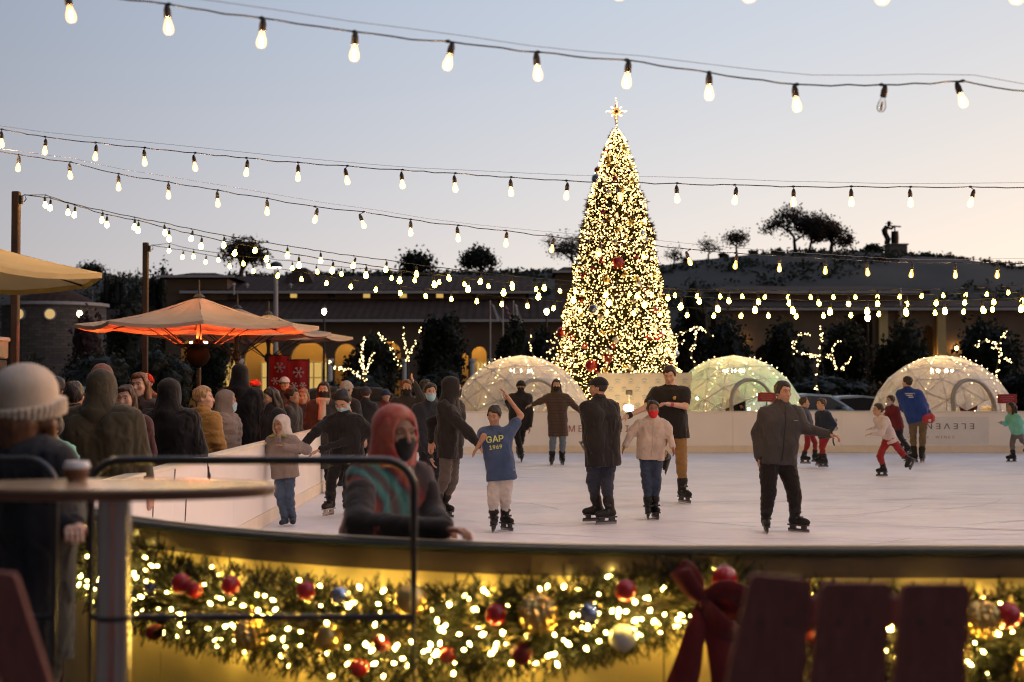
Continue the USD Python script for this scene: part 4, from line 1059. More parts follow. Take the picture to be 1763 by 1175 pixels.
def garden_dome(label, px, d, door, seed, lamps=(), signs=True):
    x = X(px, d)
    t = Thing('garden_dome', label, 'dome tent', (x, d, -.03))
    R_, H_ = 1.86, 2.3
    ico = trimesh.creation.icosphere(1, 1.0)
    m = trimesh.creation.icosphere(2, 1.0)
    v = np.array(m.vertices) @ rz(seed * .35).T
    f = np.array(m.faces)
    zc = v[:, 2]
    cut = -.18
    keep = (zc[f] > cut - .08).all(1)
    f = f[keep]
    v = v.copy(); v[:, 2] = np.maximum((v[:, 2] - cut) / (1 - cut), 0)
    v = v * (R_ / math.sqrt(1 - cut ** 2) * .985, R_ / math.sqrt(1 - cut ** 2) * .985, H_)
    edges = set()
    a0 = math.radians(door)
    for tr in f:
        c = v[tr].mean(0)
        ca = math.atan2(c[0], -c[1]) - a0
        if abs(ca) < .42 and c[2] < 1.15 and c[1] < 0:
            continue
        k = v[tr]
        nn = np.cross(k[1] - k[0], k[2] - k[0]); nn /= np.linalg.norm(nn)
        k = c + (k - c) * .995
        n_in = -nn * .004
        t.part('pane', (np.vstack([k, k + n_in]), np.array([[0, 1, 2], [5, 4, 3], [0, 3, 4], [0, 4, 1], [1, 4, 5], [1, 5, 2], [2, 5, 3], [2, 3, 0]])), pvc)
        for a, b in ((0, 1), (1, 2), (2, 0)):
            edges.add((min(tr[a], tr[b]), max(tr[a], tr[b])))
    for a, b in sorted(edges):
        t.part('strut', tube([v[a] * .99, v[b] * .99], .012, 4), frame_w)
    g = np.linspace(0, 2 * math.pi, 41)
    t.part('base_ring', tube(np.stack([R_ * 1.0 * np.cos(g), R_ * np.sin(g), np.full(41, .05)], -1), .04, 6, caps=False), frame_w)
    # arched doorway
    dr = rz(a0) 
    arcp = [(-.52, -R_ * .97, 0)] + [(-.52 * math.cos(q), -R_ * .97 + .0 + .55 * (.95 + .55 * math.sin(q)) - .52, 1.05 + .62 * math.sin(q)) for q in np.linspace(0, math.pi, 15)] + [(.52, -R_ * .97, 0)]
    arcp = np.array(arcp)
    arcp[:, 1] = -R_ * 1.02 + np.maximum(arcp[:, 2] - .7, 0) * .35
    ap = arcp @ dr.T
    dpath = t.part('door_arch', tube(ap, .038, 8), arch_w, smooth=True)
    t.part('door_awning', cat([tube(ap * (1, 1, 1) + np.array([0, .12, .02]) @ dr.T, .03, 6)]), arch_w, under=dpath)
    # furniture: table, two fur-covered seats
    t.part('table_top', lathe([(.001, .70), (.42, .70), (.43, .73), (.001, .74)], 20, (0, .1, 0)), plain('dome_table', (.5, .45, .4), .4))
    t.part('table_leg', lathe([(.22, 0), (.22, .03), (.04, .06), (.04, .70)], 10, (0, .1, 0)), iron)
    for sx in (-1, 1):
        s_ = t.part('seat', cbox((sx * .95, .25, .42), (.6, .7, .22), .08), fur)
        t.part('backrest', cbox((sx * 1.22, .25, .72), (.16, .7, .6), .06), fur, under=s_)
    # chandelier hanging from the crown
    ch = t.part('chandelier', cat([tube([(0, 0, H_ - .03), (0, 0, H_ - .35)], .012, 5)] + [tube([(.26 * math.cos(a), .26 * math.sin(a), H_ - .48), (.26 * math.cos(a + .53), .26 * math.sin(a + .53), H_ - .48)], .012, 4) for a in np.arange(0, 6.2, .5236)]), iron)
    for k in range(8):
        a = k * math.pi / 4
        t.part('candle_bulb', lathe([(.006, -.03), (.015, -.01), (.014, .01), (.002, .04)], 7, (.26 * math.cos(a), .26 * math.sin(a), H_ - .40)), crystal, under=ch)
    # strings of fairy lights down the ribs
    L = []
    rng = np.random.default_rng(seed)
    for a in (-1.25, -.55, .2, .75, 1.3):
        for q in np.linspace(.15, 1.35, 15):
            zz_ = H_ * math.sin(q)
            r_ = R_ * .96 * math.cos(q) ** .8
            L.append((r_ * math.sin(a + .05 * math.sin(q * 9)), -r_ * math.cos(a), zz_ + rng.normal() * .02))
    t.part('fairy_lights', scatter(OCT, np.array(L), .017), fairy, kind='stuff')
    for k, (c, col, st) in enumerate(lamps):
        t.part('colour_lamp', ball(c, .03, 1), glow('lamp_' + col, {'green': (.10, 1.0, .22), 'red': (1.0, .18, .12), 'blue': (.2, .35, 1.0)}[col], st * 8.5))
    return t

garden_dome('clear garden dome with white ribs lit gold from its top, left of the Christmas tree', 897, 36, 14, 1)
garden_dome('garden dome glowing green and gold inside, right of the Christmas tree', 1263, 36, 6, 2, [((-.9, .2, 1.2), 'green', 14), ((.7, .5, 1.3), 'green', 12), ((-1.1, -.4, .8), 'red', 14), ((.3, -.5, .95), 'green', 7)])
garden_dome('clear garden dome with a ring chandelier, farthest right', 1622, 36, 8, 3)

# red notice boards beside two of the domes
sign_red = plain('sign_red', (.38, .03, .035), .5, vary=.08)
for px0, px1, py0, py1, d, lab in ((1304, 1336, 676, 692, 34.2, 'red notice board on a stand beside the green-lit dome'), (1717, 1750, 679, 695, 34.2, 'red notice board on a stand beside the last dome at the right edge')):
    x0, x1, z0, z1 = X(px0, d), X(px1, d), Z(py1, d), Z(py0, d)
    t = Thing('notice_board', lab, 'sign', ((x0 + x1) / 2, d, -.03))
    t.part('board', cbox((0, 0, (z0 + z1) / 2 + .03), (x1 - x0, .03, z1 - z0), .006), sign_red)
    t.part('stand', cat([tube([(0, .03, 0), (0, .03, z1)], .018, 6), cbox((0, .03, .02), (.4, .3, .03), .01)]), iron)
    for k, (w, zz_) in enumerate(((.3, .05), (.34, .0), (.24, -.05))):
        t.part('text_line', box((.0, -.017, (z0 + z1) / 2 + .03 + zz_), (w, .002, .012)), plain('sign_print', (.5, .2, .2), .6))

# white sponsor backdrop with a grid of pale round emblems
d = 35.2
x0, x1, z1 = X(1029, d), X(1190, d), Z(643, d)
t = Thing('backdrop', 'white backdrop printed with a grid of pale blue emblems in front of the Christmas tree', 'backdrop', ((x0 + x1) / 2, d, -.03))
t.part('cloth', cbox((0, 0, z1 / 2 + .04), (x1 - x0, .03, z1), .008), cloth('backdrop_cloth', (.74, .68, .58), bump=.1, vary=.05))
for sx in (-1, 1):
    t.part('pole', tube([(sx * (x1 - x0) / 2, .04, 0), (sx * (x1 - x0) / 2, .04, z1 + .06)], .02, 6), gutter)
    t.part('foot', cbox((sx * (x1 - x0) / 2, .04, .02), (.1, .6, .03), .01), gutter)
pale = plain('emblem_blue', (.36, .46, .54), .6, vary=.05)
for r_ in range(6):
    for c_ in range(7):
        cx, cz = (c_ - 3 + (.5 if r_ % 2 else 0)) * .335, z1 - .16 - r_ * .20
        if abs(cx) > (x1 - x0) / 2 - .1:
            continue
        a = np.linspace(.3, 2.8, 9)
        e = t.part('emblem', cat([tube(np.stack([cx + .062 * np.cos(a), np.full(9, -.018), cz + .05 * np.sin(a)], -1), .011, 4), tube(np.stack([cx + .035 * np.cos(a + 3), np.full(9, -.018), cz + .012 + .03 * np.sin(a + 3)], -1), .009, 4)]), pale)
        t.part('emblem_line', box((cx, -.017, cz - .05), (.15, .002, .014)), pale, under=e)
# floodlight on a stand and a glowing globe before the backdrop
d = 34.4
t = Thing('stand_light', 'small black floodlight on a thin stand in front of the white backdrop', 'lamp', (X(1083, d), d, -.03))
t.part('head', cbox((0, 0, Z(676, d) + .03), (.16, .09, .12), .012), iron)
t.part('pole', tube([(0, 0, .3), (0, 0, Z(680, d) + .03)], .012, 6), gutter)
t.part('tripod', cat([tube([(0, 0, .45), (.3 * math.cos(a), .3 * math.sin(a), 0)], .012, 5) for a in (0.3, 2.4, 4.5)]), iron)
t = Thing('glowing_globe', 'small glowing yellow globe lamp at the foot of the thin light stand', 'lamp', (X(1082, 34.0), 34.0, -.03))
t.part('globe', ball((0, 0, Z(703, 34.0) + .03), (.12, .12, .085), 2), glow('globe', (1.0, .66, .30), 32.0))
t.part('plinth', cbox((0, 0, (Z(707, 34.0) + .03) / 2), (.16, .16, Z(707, 34.0) + .02), .01), iron)

# red banners with snowflakes behind the crowd
for px0, px1, py0, py1, d, lab in ((463, 498, 612, 668, 25.5, 'left one of two red snowflake banners behind the crowd, nearer the parasol pole'), (495, 531, 620, 672, 25.0, 'right one of two red snowflake banners behind the crowd')):
    x0, x1, z0, z1 = X(px0, d), X(px1, d), Z(py1, d), Z(py0, d)
    t = Thing('banner', lab, 'banner', ((x0 + x1) / 2, d, -.03), -.12)
    w, h = x1 - x0, z1 - z0 + .5
    zt_ = z1 + .03
    n = 9
    rows = [(-w / 2 + w * u, .02 * math.sin(u * 8), zt_ - h * v_) for v_ in np.linspace(0, 1, 6) for u in np.linspace(0, 1, n)]
    q = [[a * n + b, (a + 1) * n + b, (a + 1) * n + b + 1, a * n + b + 1] for a in range(5) for b in range(n - 1)]
    t.part('cloth', (np.array(rows), tris(q)), cloth('banner_red', (.30, .022, .035), bump=.1))
    t.part('top_rod', tube([(-w / 2 - .02, 0, zt_), (w / 2 + .02, 0, zt_)], .014, 6), iron)
    t.part('pole', tube([(w / 2 * (-1 if px0 < 480 else 1), .05, 0), (w / 2 * (-1 if px0 < 480 else 1), .05, zt_ + .02)], .016, 6), iron)
    for c_, s_ in (((0.02, zt_ - .22), .1), ((-.06, zt_ - .46), .07), ((.1, zt_ - .45), .06)):
        fl = []
        for k in range(6):
            a = k * math.pi / 3
            e = np.array([c_[0] + s_ * math.cos(a), -.035, c_[1] + s_ * math.sin(a)])
            o = np.array([c_[0], -.035, c_[1]])
            fl.append(tube([o, e], .008, 4))
            for b in (.6, -.6):
                mid = o + (e - o) * .6
                fl.append(tube([mid, mid + s_ * .4 * np.array([math.cos(a + b), 0, math.sin(a + b)])], .006, 4))
        t.part('snowflake', cat(fl), plain('snowflake', (.50, .42, .46), .7))

# ------------------------------------------------------------------ parasols
canvas = _mk('canvas', {'g': ('geometry', {}), 'n': ('noise_texture', dict(scale=2.0, detail=4.0)), 'r': ('rgb_ramp', {'ramp': [(.3, (.46, .35, .27)), (.7, (.54, .42, .33))]}), 'd': ('diffuse_bsdf', {}), 't': ('translucent_bsdf', dict(color=(.42, .28, .16))), 'm': ('mix_closure', dict(fac=.012))},
    [('g.position', 'n.vector'), ('n.fac', 'r.fac'), ('r.color', 'd.color'), ('d.BSDF', 'm.closure1'), ('t.BSDF', 'm.closure2')], 'm.closure')
canvas_olive = _mk('canvas_olive', {'g': ('geometry', {}), 'n': ('noise_texture', dict(scale=2.0, detail=4.0)), 'r': ('rgb_ramp', {'ramp': [(.3, (.44, .35, .17)), (.7, (.52, .42, .22))]}), 'd': ('diffuse_bsdf', {}), 't': ('translucent_bsdf', dict(color=(.42, .30, .14))), 'm': ('mix_closure', dict(fac=.15))},
    [('g.position', 'n.vector'), ('n.fac', 'r.fac'), ('r.color', 'd.color'), ('d.BSDF', 'm.closure1'), ('t.BSDF', 'm.closure2')], 'm.closure')
heater = glow('heater_element', (1.0, .11, .020), 400.0)
olive_lamp = glow('parasol_lamp', (1.0, .58, .12), 14.0)

def parasol(label, c, R_, z_rim, z_top, rot, mat, lamp=None, n=8, base=-.03):
    t = Thing('parasol', label, 'parasol', (c[0], c[1], base))
    z_rim -= base; z_top -= base
    K = 7
    ang = rot + np.arange(n) * 2 * math.pi / n
    for k in range(n):
        a0, a1 = ang[k], ang[(k + 1) % n]
        c0, c1 = np.array([math.cos(a0), math.sin(a0)]), np.array([math.cos(a1), math.sin(a1)])
        top, q = [], []
        for i in range(K):
            u = i / (K - 1)
            z = z_top + (z_rim - z_top) * u - .07 * math.sin(u * math.pi)
            for j in range(5):
                s = j / 4
                p = (c0 + (c1 - c0) * s) * R_ * u
                top.append((p[0] * (1 - .03 * u * 4 * s * (1 - s)), p[1] * (1 - .03 * u * 4 * s * (1 - s)), z - .05 * 4 * s * (1 - s) * u + .0))
        q = [[i * 5 + j, (i + 1) * 5 + j, (i + 1) * 5 + j + 1, i * 5 + j + 1] for i in range(K - 1) for j in range(4)]
        v = np.array(top)
        pn = t.part('canopy_panel', (v, tris(q)), mat)
        hem = np.array(top[-5:])
        t.part('hem', cat([hexa(np.vstack([[hem[i] * (1, 1, 1), hem[i + 1], hem[i + 1] * (1.004, 1.004, 1), hem[i] * (1.004, 1.004, 1)] - np.array([0, 0, .05]), [hem[i], hem[i + 1], hem[i + 1] * (1.004, 1.004, 1), hem[i] * (1.004, 1.004, 1)]])) for i in range(4)]), mat, under=pn)
        e = np.array([c0[0] * R_ * .99, c0[1] * R_ * .99, z_rim - .02])
        rb = t.part('rib', tube([(0.03 * c0[0], .03 * c0[1], z_top - .03), (c0[0] * R_ * .5, c0[1] * R_ * .5, (z_top + z_rim) / 2 - .09), e], .010, 5), iron)
        t.part('strut', tube([(c0[0] * .05, c0[1] * .05, z_rim - .42), (c0[0] * R_ * .55, c0[1] * R_ * .55, z_rim + (z_top - z_rim) * .45 - .09)], .009, 5), iron, under=rb)
    t.part('mast', lathe([(.035, 0), (.035, z_top + .02)], 10), iron)
    t.part('hub', lathe([(.04, z_rim - .5), (.075, z_rim - .46), (.075, z_rim - .36), (.04, z_rim - .32)], 10), iron)
    t.part('finial', lathe([(.09, z_top - .01), (.05, z_top + .03), (.015, z_top + .05), (.012, z_top + .22), (.002, z_top + .24)], 10), iron)
    t.part('base_plate', cat([cbox((0, 0, .05), (.8, .8, .1), .03), lathe([(.06, .1), (.055, .4)], 8)]), iron)
    if lamp:
        h = t.part('heater', lathe([(.05, z_rim - .34), (.29, z_rim - .30), (.33, z_rim - .27), (.28, z_rim - .29), (.05, z_rim - .32)], 18), iron)
        t.part('heater_element', lathe([(.06, z_rim - .29), (.125, z_rim - .28), (.125, z_rim - .24), (.06, z_rim - .23)], 14), lamp, under=h)
    return t

d = 20.0
parasol('large beige parasol with its underside glowing red, behind the crowd', (X(342, d), d), 1.68, Z(560, d), Z(511, d), .25, canvas, heater)
d = 24.5
parasol('beige parasol half hidden behind the large red-lit one, on its right', (X(408, d), d), 1.60, Z(572, d), Z(530, d), .1, canvas)
d = 27.5
parasol('beige parasol farthest back of the row, its right tip sloping down towards the banners', (X(462, d), d), 1.62, Z(580, d), Z(540, d), .1, canvas)
d = 13.0
parasol('olive parasol cut off by the left edge, beside the leftmost timber post', (X(-215, d), d), 2.06, Z(470, d), Z(350, d), .0, canvas_olive, olive_lamp)
# dark cover hanging on the large parasol's mast
d = 19.85
t = Thing('parasol_bag', 'dark teardrop cover hanging at the mast under the red-lit parasol', 'bag', (X(341, d), d, Z(634, d)))
hh = Z(583, d) - Z(634, d)
t.part('cover', (lambda m: (m[0] * (1, .6, 1), m[1]))(lathe([(.02, 0), (.11, hh * .12), (.17, hh * .35), (.15, hh * .6), (.07, hh * .9), (.03, hh)], 14)), plain('cover_black', (.010, .009, .009), .8, spec=.1), smooth=True)
t.part('strap', tube([(0, 0, hh * .9), (.03, .05, hh + .12), (0, .1, hh + .14)], .008, 5), iron)
# green-grey cabinet at the left edge behind the post
d = 19.0
t = Thing('cabinet', 'pale green cabinet top at the left edge behind the leftmost timber post', 'cabinet', (X(-24, d), d + .6, -.03))
t.part('body', cbox((-.1, 0, Z(600, d) + .03), (.2, .5, .26), .02), plain('cabinet_paint', (.22, .25, .16), .6))
t.part('leg', cat([cbox((-.18 + q, 0, Z(618, d) / 2 + .02), (.03, .4, Z(618, d)), .005) for q in (0, .16)]), iron)
t.part('top', cbox((-.1, 0, Z(582, d) + .03), (.24, .54, .06), .015), plain('cabinet_top', (.34, .37, .30), .6))

# ------------------------------------------------------------------ near board decorations: garlands, baubles, bows
def near_s(px, py=1060):
    """arc length along the boards where the picture column px meets the outer face"""
    ss = np.linspace(8.6, S_CORNER1, 900)
    p, n = rink_at(ss)
    o = p + n * .2
    return float(ss[np.argmin(np.abs(881.5 + FPX * o[:, 0] / o[:, 1] - px))])

def near_pt(s, off, z):
    p, n = rink_at(s)
    o = p + n * np.atleast_1d(off)[:, None]
    return np.c_[o, np.broadcast_to(z, len(o))]

def near_at(px, py, off=.2):
    s = near_s(px)
    p, n = rink_at(s)
    o = p[0] + n[0] * off
    return np.array([o[0], o[1], Z(py, o[1])])

needle_g = leafy('garland_needle', (0.010, 0.016, 0.005), .55, .18)
twig_m = plain('twig', (.06, .04, .02), .9)
g_bulb = glow('garland_bulb', (1.0, .66, .13), 45.0)
SPR = []
for k in range(7):
    for sgn in (-1, 1):
        a = .2 + k * .12
        SPR.append((np.array([[a, 0, 0], [a + .10, sgn * .035, .01], [a + .27, sgn * .21 * (1 - k * .07), .03 * (k % 3 - 1)], [a + .12, sgn * .01, 0]]), np.array([[0, 1, 2], [0, 2, 3]])))
SPR.append((np.array([[.8, -.02, 0], [.8, .02, 0], [1.15, 0, 0.03]]), np.array([[0, 1, 2]])))
SPR = cat(SPR)

def garland(label, stations, seed, nspr, nbulb):
    """stations: (px, py of the middle, half height in px) along the swag"""
    rng = np.random.default_rng(seed)
    st = np.array(stations, float)
    s_st = np.array([near_s(px) for px in st[:, 0]])
    dep = np.array([near_at(px, py)[1] for px, py, _ in stations])
    zc = np.array([Z(py, dd) for py, dd in zip(st[:, 1], dep)])
    hw = st[:, 2] / FPX * dep * .84
    zc = zc - .012
    o = np.argsort(s_st)
    s_st, zc, hw = s_st[o], zc[o], hw[o]
    from scipy.interpolate import PchipInterpolator
    fz, fh = PchipInterpolator(s_st, zc), PchipInterpolator(s_st, hw)
    mid = near_pt(np.array([s_st.mean()]), [.2], fz(s_st.mean()))[0]
    t = Thing('garland', label, 'garland', mid)
    ss = np.linspace(s_st[0], s_st[-1], 60)
    line = np.vstack([near_pt(np.array([q]), [.22], fz(q)) for q in ss])
    t.part('stem', tube(line, .02, 6), twig_m, world=True)
    s = rng.uniform(s_st[0], s_st[-1], nspr)
    p, nrm = rink_at(s)
    a = rng.uniform(0, 2 * math.pi, nspr)
    rad = rng.uniform(0, .86, nspr) ** .62
    off = .20 + .10 * np.cos(a) * rad + .02
    z = fz(s) + fh(s) * rad * np.sin(a)
    pos = np.c_[p + nrm * off[:, None], z]
    # sprigs point out from the stem and along it
    tan = np.stack([nrm[:, 1], -nrm[:, 0]], -1)
    along = rng.normal(size=nspr) * .9
    dirs = np.c_[nrm * (np.cos(a) * .8 + .15)[:, None] + tan * along[:, None], np.sin(a) * 1.0 + rng.normal(size=nspr) * .3]
    dirs /= np.linalg.norm(dirs, axis=1, keepdims=True)
    up = rng.normal(size=(nspr, 3))
    y = np.cross(up, dirs); y /= np.linalg.norm(y, axis=1, keepdims=True)
    zz_ = np.cross(dirs, y)
    t.part('foliage', scatter(SPR, pos, rng.uniform(.038, .078, nspr), np.stack([dirs, y, zz_], -1)), needle_g, world=True, kind='stuff')
    s = rng.uniform(s_st[0], s_st[-1], nbulb)
    p, nrm = rink_at(s)
    a = rng.uniform(-1.75, 1.75, nbulb); rad = rng.uniform(.25, 1.0, nbulb)
    pos = np.c_[p + nrm * (.2 + .15 * np.cos(a) * (1.0 - .25 * rad))[:, None], fz(s) + fh(s) * rad * np.sin(a) * .98]
    back = rng.random(nbulb) < .2
    pos[back, :2] = p[back] + nrm[back] * .128
    wire = []
    for i in range(nbulb):
        R_ = rand_rot(1, rng)[0] * rng.uniform(.6, 1.1)
        t.part('light', xf(lathe([(.001, -.010), (.006, -.005), (.0072, .005), (.002, .014)], 6), R_, pos[i]), g_bulb, world=True)
    t.part('light_wire', cat([tube([pos[i], (pos[i] + pos[j]) / 2 + rng.normal(size=3) * .02, pos[j]], .0016, 3) for i, j in zip(np.argsort(s)[:-1], np.argsort(s)[1:])]), plain('green_wire', (.01, .03, .012), .6), world=True, kind='stuff')
    return t

garland('long lit pine garland sagging along the front of the rink boards between two red bows', [(118, 930, 40), (160, 962, 75), (230, 1000, 85), (340, 1035, 90), (480, 1062, 95), (620, 1085, 100), (760, 1088, 100), (900, 1075, 95), (1020, 1062, 90), (1120, 1040, 78), (1195, 1025, 70)], 11, 12500, 290)
garland('lit pine garland right of the bow, mostly hidden behind the slatted chair', [(1205, 1020, 65), (1270, 1035, 70), (1360, 1062, 80), (1480, 1085, 88), (1600, 1092, 92), (1700, 1090, 92), (1800, 1085, 92), (1950, 1060, 85)], 12, 7000, 150)

for px, py, r, m, rb, lab in (
    (345, 1005, .048, 'red', 0, 'orange red bauble on the left part of the garland, upper of a touching pair'), (366, 1016, .040, 'red', 0, 'orange red bauble on the left part of the garland, lower of a touching pair'),
    (427, 1008, .042, 'red', 0, 'red bauble on the garland right of the touching pair'), (553, 1018, .042, 'red', 0, 'red bauble lit from the front near the top of the garland below the hooded child'),
    (607, 1027, .042, 'silver', 0, 'silver bauble with a blue sky reflection near the middle left of the garland'), (462, 1090, .075, 'gold', 1, 'large ribbed gold bauble on the left half of the garland'),
    (590, 1098, .06, 'gold', 0, 'plain gold bauble right of the large ribbed gold one'), (725, 1035, .068, 'gold', 0, 'large pale gold bauble partly behind the barrier leg'),
    (864, 1058, .046, 'red', 0, 'bright red bauble left of the ribbed gold bauble in the middle of the garland'), (935, 1058, .078, 'gold', 1, 'large ribbed gold bauble in the middle of the garland'),
    (1016, 1058, .05, 'silver', 0, 'dark silver bauble right of the ribbed gold bauble in the middle'), (1075, 1017, .045, 'red', 0, 'red bauble near the top right of the garland, left of the bow'),
    (1072, 1098, .055, 'white', 0, 'pearl bauble low on the garland left of the bow ribbon'), (1243, 996, .05, 'red', 0, 'red bauble at the top of the garland just right of the bow'),
    (1718, 1060, .052, 'red', 0, 'red bauble right of the slatted chair'), (1672, 1066, .07, 'gold', 1, 'ribbed gold bauble half hidden behind the right slat of the chair'), (1745, 1150, .045, 'gold', 1, 'small ribbed gold bauble at the lower right corner'),
    (676, 1108, .038, 'darkred', 0, 'maroon bauble low on the garland left of the barrier leg'), (787, 1128, .036, 'red', 0, 'small red bauble low on the garland right of the barrier leg'), (908, 1125, .044, 'darkred', 0, 'maroon bauble with a lit rim below the ribbed gold bauble'),
    (300, 1088, .04, 'darkred', 0, 'maroon bauble at the lower left of the garland near the table pole'), (1393, 1100, .04, 'darkred', 0, 'maroon bauble seen between two slats of the chair'), (640, 1150, .04, 'red', 0, 'red bauble at the bottom of the garland under the hooded child'), (295, 1015, .035, 'silver', 0, 'small silver bauble on the left of the garland')):
    bauble(lab, near_at(px, py, .30), r, m, ribs=bool(rb))

velvet = cloth('velvet', (.15, .008, .009), rough=.7, vary=.25, sheen=.5, bump=.1)
def ribbon(pts, widths, normal_hint, th=.004):
    """a strip of cloth along a curve; widths across it"""
    p = spline(pts, 26)
    w = np.interp(np.linspace(0, 1, 26), np.linspace(0, 1, len(widths)), widths)
    t_ = np.gradient(p, axis=0); t_ /= np.linalg.norm(t_, axis=1, keepdims=True)
    h = np.asarray(normal_hint, float)
    b = np.cross(t_, h); b /= np.linalg.norm(b, axis=1, keepdims=True)
    n = np.cross(b, t_)
    curl = .12
    K = 5
    rows = []
    for k in range(K):
        u = k / (K - 1) - .5
        rows.append(p + b * (w * u)[:, None] + n * (w * curl * (4 * u * u) * 1.0)[:, None])
    top = np.stack(rows, 1)
    bot = top - n[:, None] * th
    v = np.concatenate([top.reshape(-1, 3), bot.reshape(-1, 3)])
    N = 26 * K
    q = []
    for i in range(25):
        for k in range(K - 1):
            a, b2, c, d2 = i * K + k, i * K + k + 1, (i + 1) * K + k + 1, (i + 1) * K + k
            q += [[a, b2, c, d2], [N + a, N + d2, N + c, N + b2]]
        q += [[i * K, (i + 1) * K, N + (i + 1) * K, N + i * K], [i * K + K - 1, N + i * K + K - 1, N + (i + 1) * K + K - 1, (i + 1) * K + K - 1]]
    return v, tris(q)

def bow(label, c, s=1.0, tails=True, turn=0.0):
    t = Thing('bow', label, 'bow', c, turn)
    f = (0, 1, 0)
    t.part('knot', cbox((0, -.05, 0), (.055 * s, .05, .065 * s), .022), velvet)
    f2 = (0, 1, .25)
    loops = [[(0, -.04, .0), (-.05, -.08, .06), (-.095, -.06, .14), (-.065, -.03, .125), (-.02, -.02, .05), (0, -.03, .01)],
             [(0, -.04, .0), (.07, -.09, .055), (.16, -.09, .035), (.185, -.06, -.03), (.11, -.03, -.05), (0, -.03, -.01)],
             [(0, -.045, .0), (.04, -.1, -.05), (.12, -.1, -.115), (.165, -.07, -.10), (.10, -.04, -.02), (0, -.03, .0)]]
    for L in loops:
        t.part('loop', ribbon([(x * s, y, z * s) for x, y, z in L], np.array([.04, .08, .09, .10, .09, .05]) * s, (.3, 1, .2)), velvet, smooth=True)
    tl = [((0, -.05, -.02), (-.04, -.09, -.14), (-.075, -.07, -.3), (-.17, -.08, -.52), (-.24, -.07, -.78)), ((0, -.05, -.02), (.06, -.09, -.15), (.11, -.06, -.36), (.12, -.08, -.6))]
    for k, pts in enumerate(tl):
        t.part('tail', ribbon([(x * s, y, z * s) for x, y, z in pts], np.array([.06, .12, .15, .15]) * s, f), velvet, smooth=True)
    return t

bow('large red velvet bow on the garland left of the slatted chair, tails hanging down', near_at(1200, 1035, .30), .92)
c = near_at(146, 1000, .30)
bow('red velvet bow at the left end of the garland behind the pole table', c, .85, turn=-1.0)

# ------------------------------------------------------------------ near furniture
DECK = .13
black_metal = plain('black_metal', (.018, .016, .015), .28, vary=.2, coat=.2)
d = 4.9
def frame_rail(label, pxl, pxr, py_top, py_mid, d, r=.0145):
    xl, xr, zt_, zm_ = X(pxl, d), X(pxr, d), Z(py_top, d) - DECK, Z(py_mid, d) - DECK
    t = Thing('metal_barrier', label, 'barrier', ((xl + xr) / 2, d, DECK))
    w = (xr - xl) / 2
    c_ = .10
    a = np.linspace(0, math.pi / 2, 8)
    left = [(-w, 0, .02), (-w, 0, zt_ - c_)] + [(-w + c_ - c_ * math.cos(q), 0, zt_ - c_ + c_ * math.sin(q)) for q in a[1:]]
    right = [(-x, y, z) for x, y, z in left[::-1]]
    t.part('top_rail', tube(left + right, r, 12), black_metal, smooth=True)
    t.part('middle_rail', tube([(-w, 0, zm_), (w, 0, zm_)], r * .75, 10), black_metal)
    t.part('lower_rail', tube([(-w, 0, .2), (w, 0, .2)], r * .75, 10), black_metal)
    for sx in (-1, 1):
        t.part('foot', cbox((sx * w, 0, .012), (.05, .5, .02), .006), black_metal)
    return t
frame_rail('black metal barrier with rounded top corners standing before the garland', 159, 713, 793, 1063, 4.9)
frame_rail('black metal barrier at the far left before the woman in the knitted hat', -420, 97, 792, 1063, 4.85)

d = 4.35
cx = X(199, d)
zt_ = Z(833, d) - DECK
t = Thing('pole_table', 'tall oval pole table with a pale wooden top and steel column at the left', 'table', (cx, d, DECK))
wood_t = _mk('table_wood', {'g': ('geometry', {}), 'mp': ('mapping', dict(mapping_type='point', scale=(1.0, 14.0, 1.0))), 'n': ('noise_texture', dict(scale=3.0, detail=5.0, distortion=.6)), 'r': ('rgb_ramp', {'ramp': [(.3, (.30, .18, .09)), (.7, (.42, .27, .15))]}), 'p': ('principled_bsdf', dict(roughness=.22, coat_weight=.5, coat_roughness=.1))},
    [('g.position', 'mp.vector'), ('mp.vector', 'n.vector'), ('n.fac', 'r.fac'), ('r.color', 'p.base_color')], 'p.BSDF')
R_ = X(473, d) - X(199, d)
oval = lambda m: (m[0] * (1, .52, 1), m[1])
t.part('table_top', oval(lathe([(.001, zt_ - .034), (R_ - .01, zt_ - .034), (R_, zt_ - .028), (R_, zt_ - .006), (R_ - .005, zt_), (.001, zt_)], 64)), wood_t)
t.part('edge_band', oval(lathe([(R_ + .0005, zt_ - .031), (R_ + .002, zt_ - .030), (R_ + .002, zt_ - .010), (R_ + .0005, zt_ - .009)], 64)), plain('edge_brown', (.12, .05, .025), .4))
steel = plain('steel_pole', (.55, .52, .48), .16, metal=1.0, vary=.05)
t.part('column', lathe([(.051, .03), (.051, zt_ - .03)], 28), steel, smooth=40)
t.part('collar', lathe([(.052, Z(1068, d) - DECK), (.054, Z(1067, d) - DECK), (.054, Z(1060, d) - DECK), (.052, Z(1059, d) - DECK)], 28), black_metal)
t.part('base_plate', lathe([(.3, 0), (.3, .015), (.06, .03)], 40), steel)
d2 = 4.45
t = Thing('coffee_cup', 'paper coffee cup with a white lid on the pole table', 'cup', (X(134, d2), d2, zt_ + DECK))
hc = Z(805, d2) - zt_ - DECK
t.part('cup', lathe([(.001, 0), (.029, 0), (.037, hc), (.001, hc)], 20), plain('cup_kraft', (.30, .15, .08), .7), smooth=40)
t.part('sleeve', lathe([(.0315, hc * .25), (.0365, hc * .75), (.0375, hc * .75), (.0325, hc * .25)], 20), plain('cup_sleeve', (.18, .07, .03), .8))
t.part('lid', lathe([(.040, hc - .002), (.041, hc + .006), (.037, hc + .010), (.035, hc + .019), (.001, hc + .017)], 20), plain('cup_lid', (.74, .70, .66), .4), smooth=40)

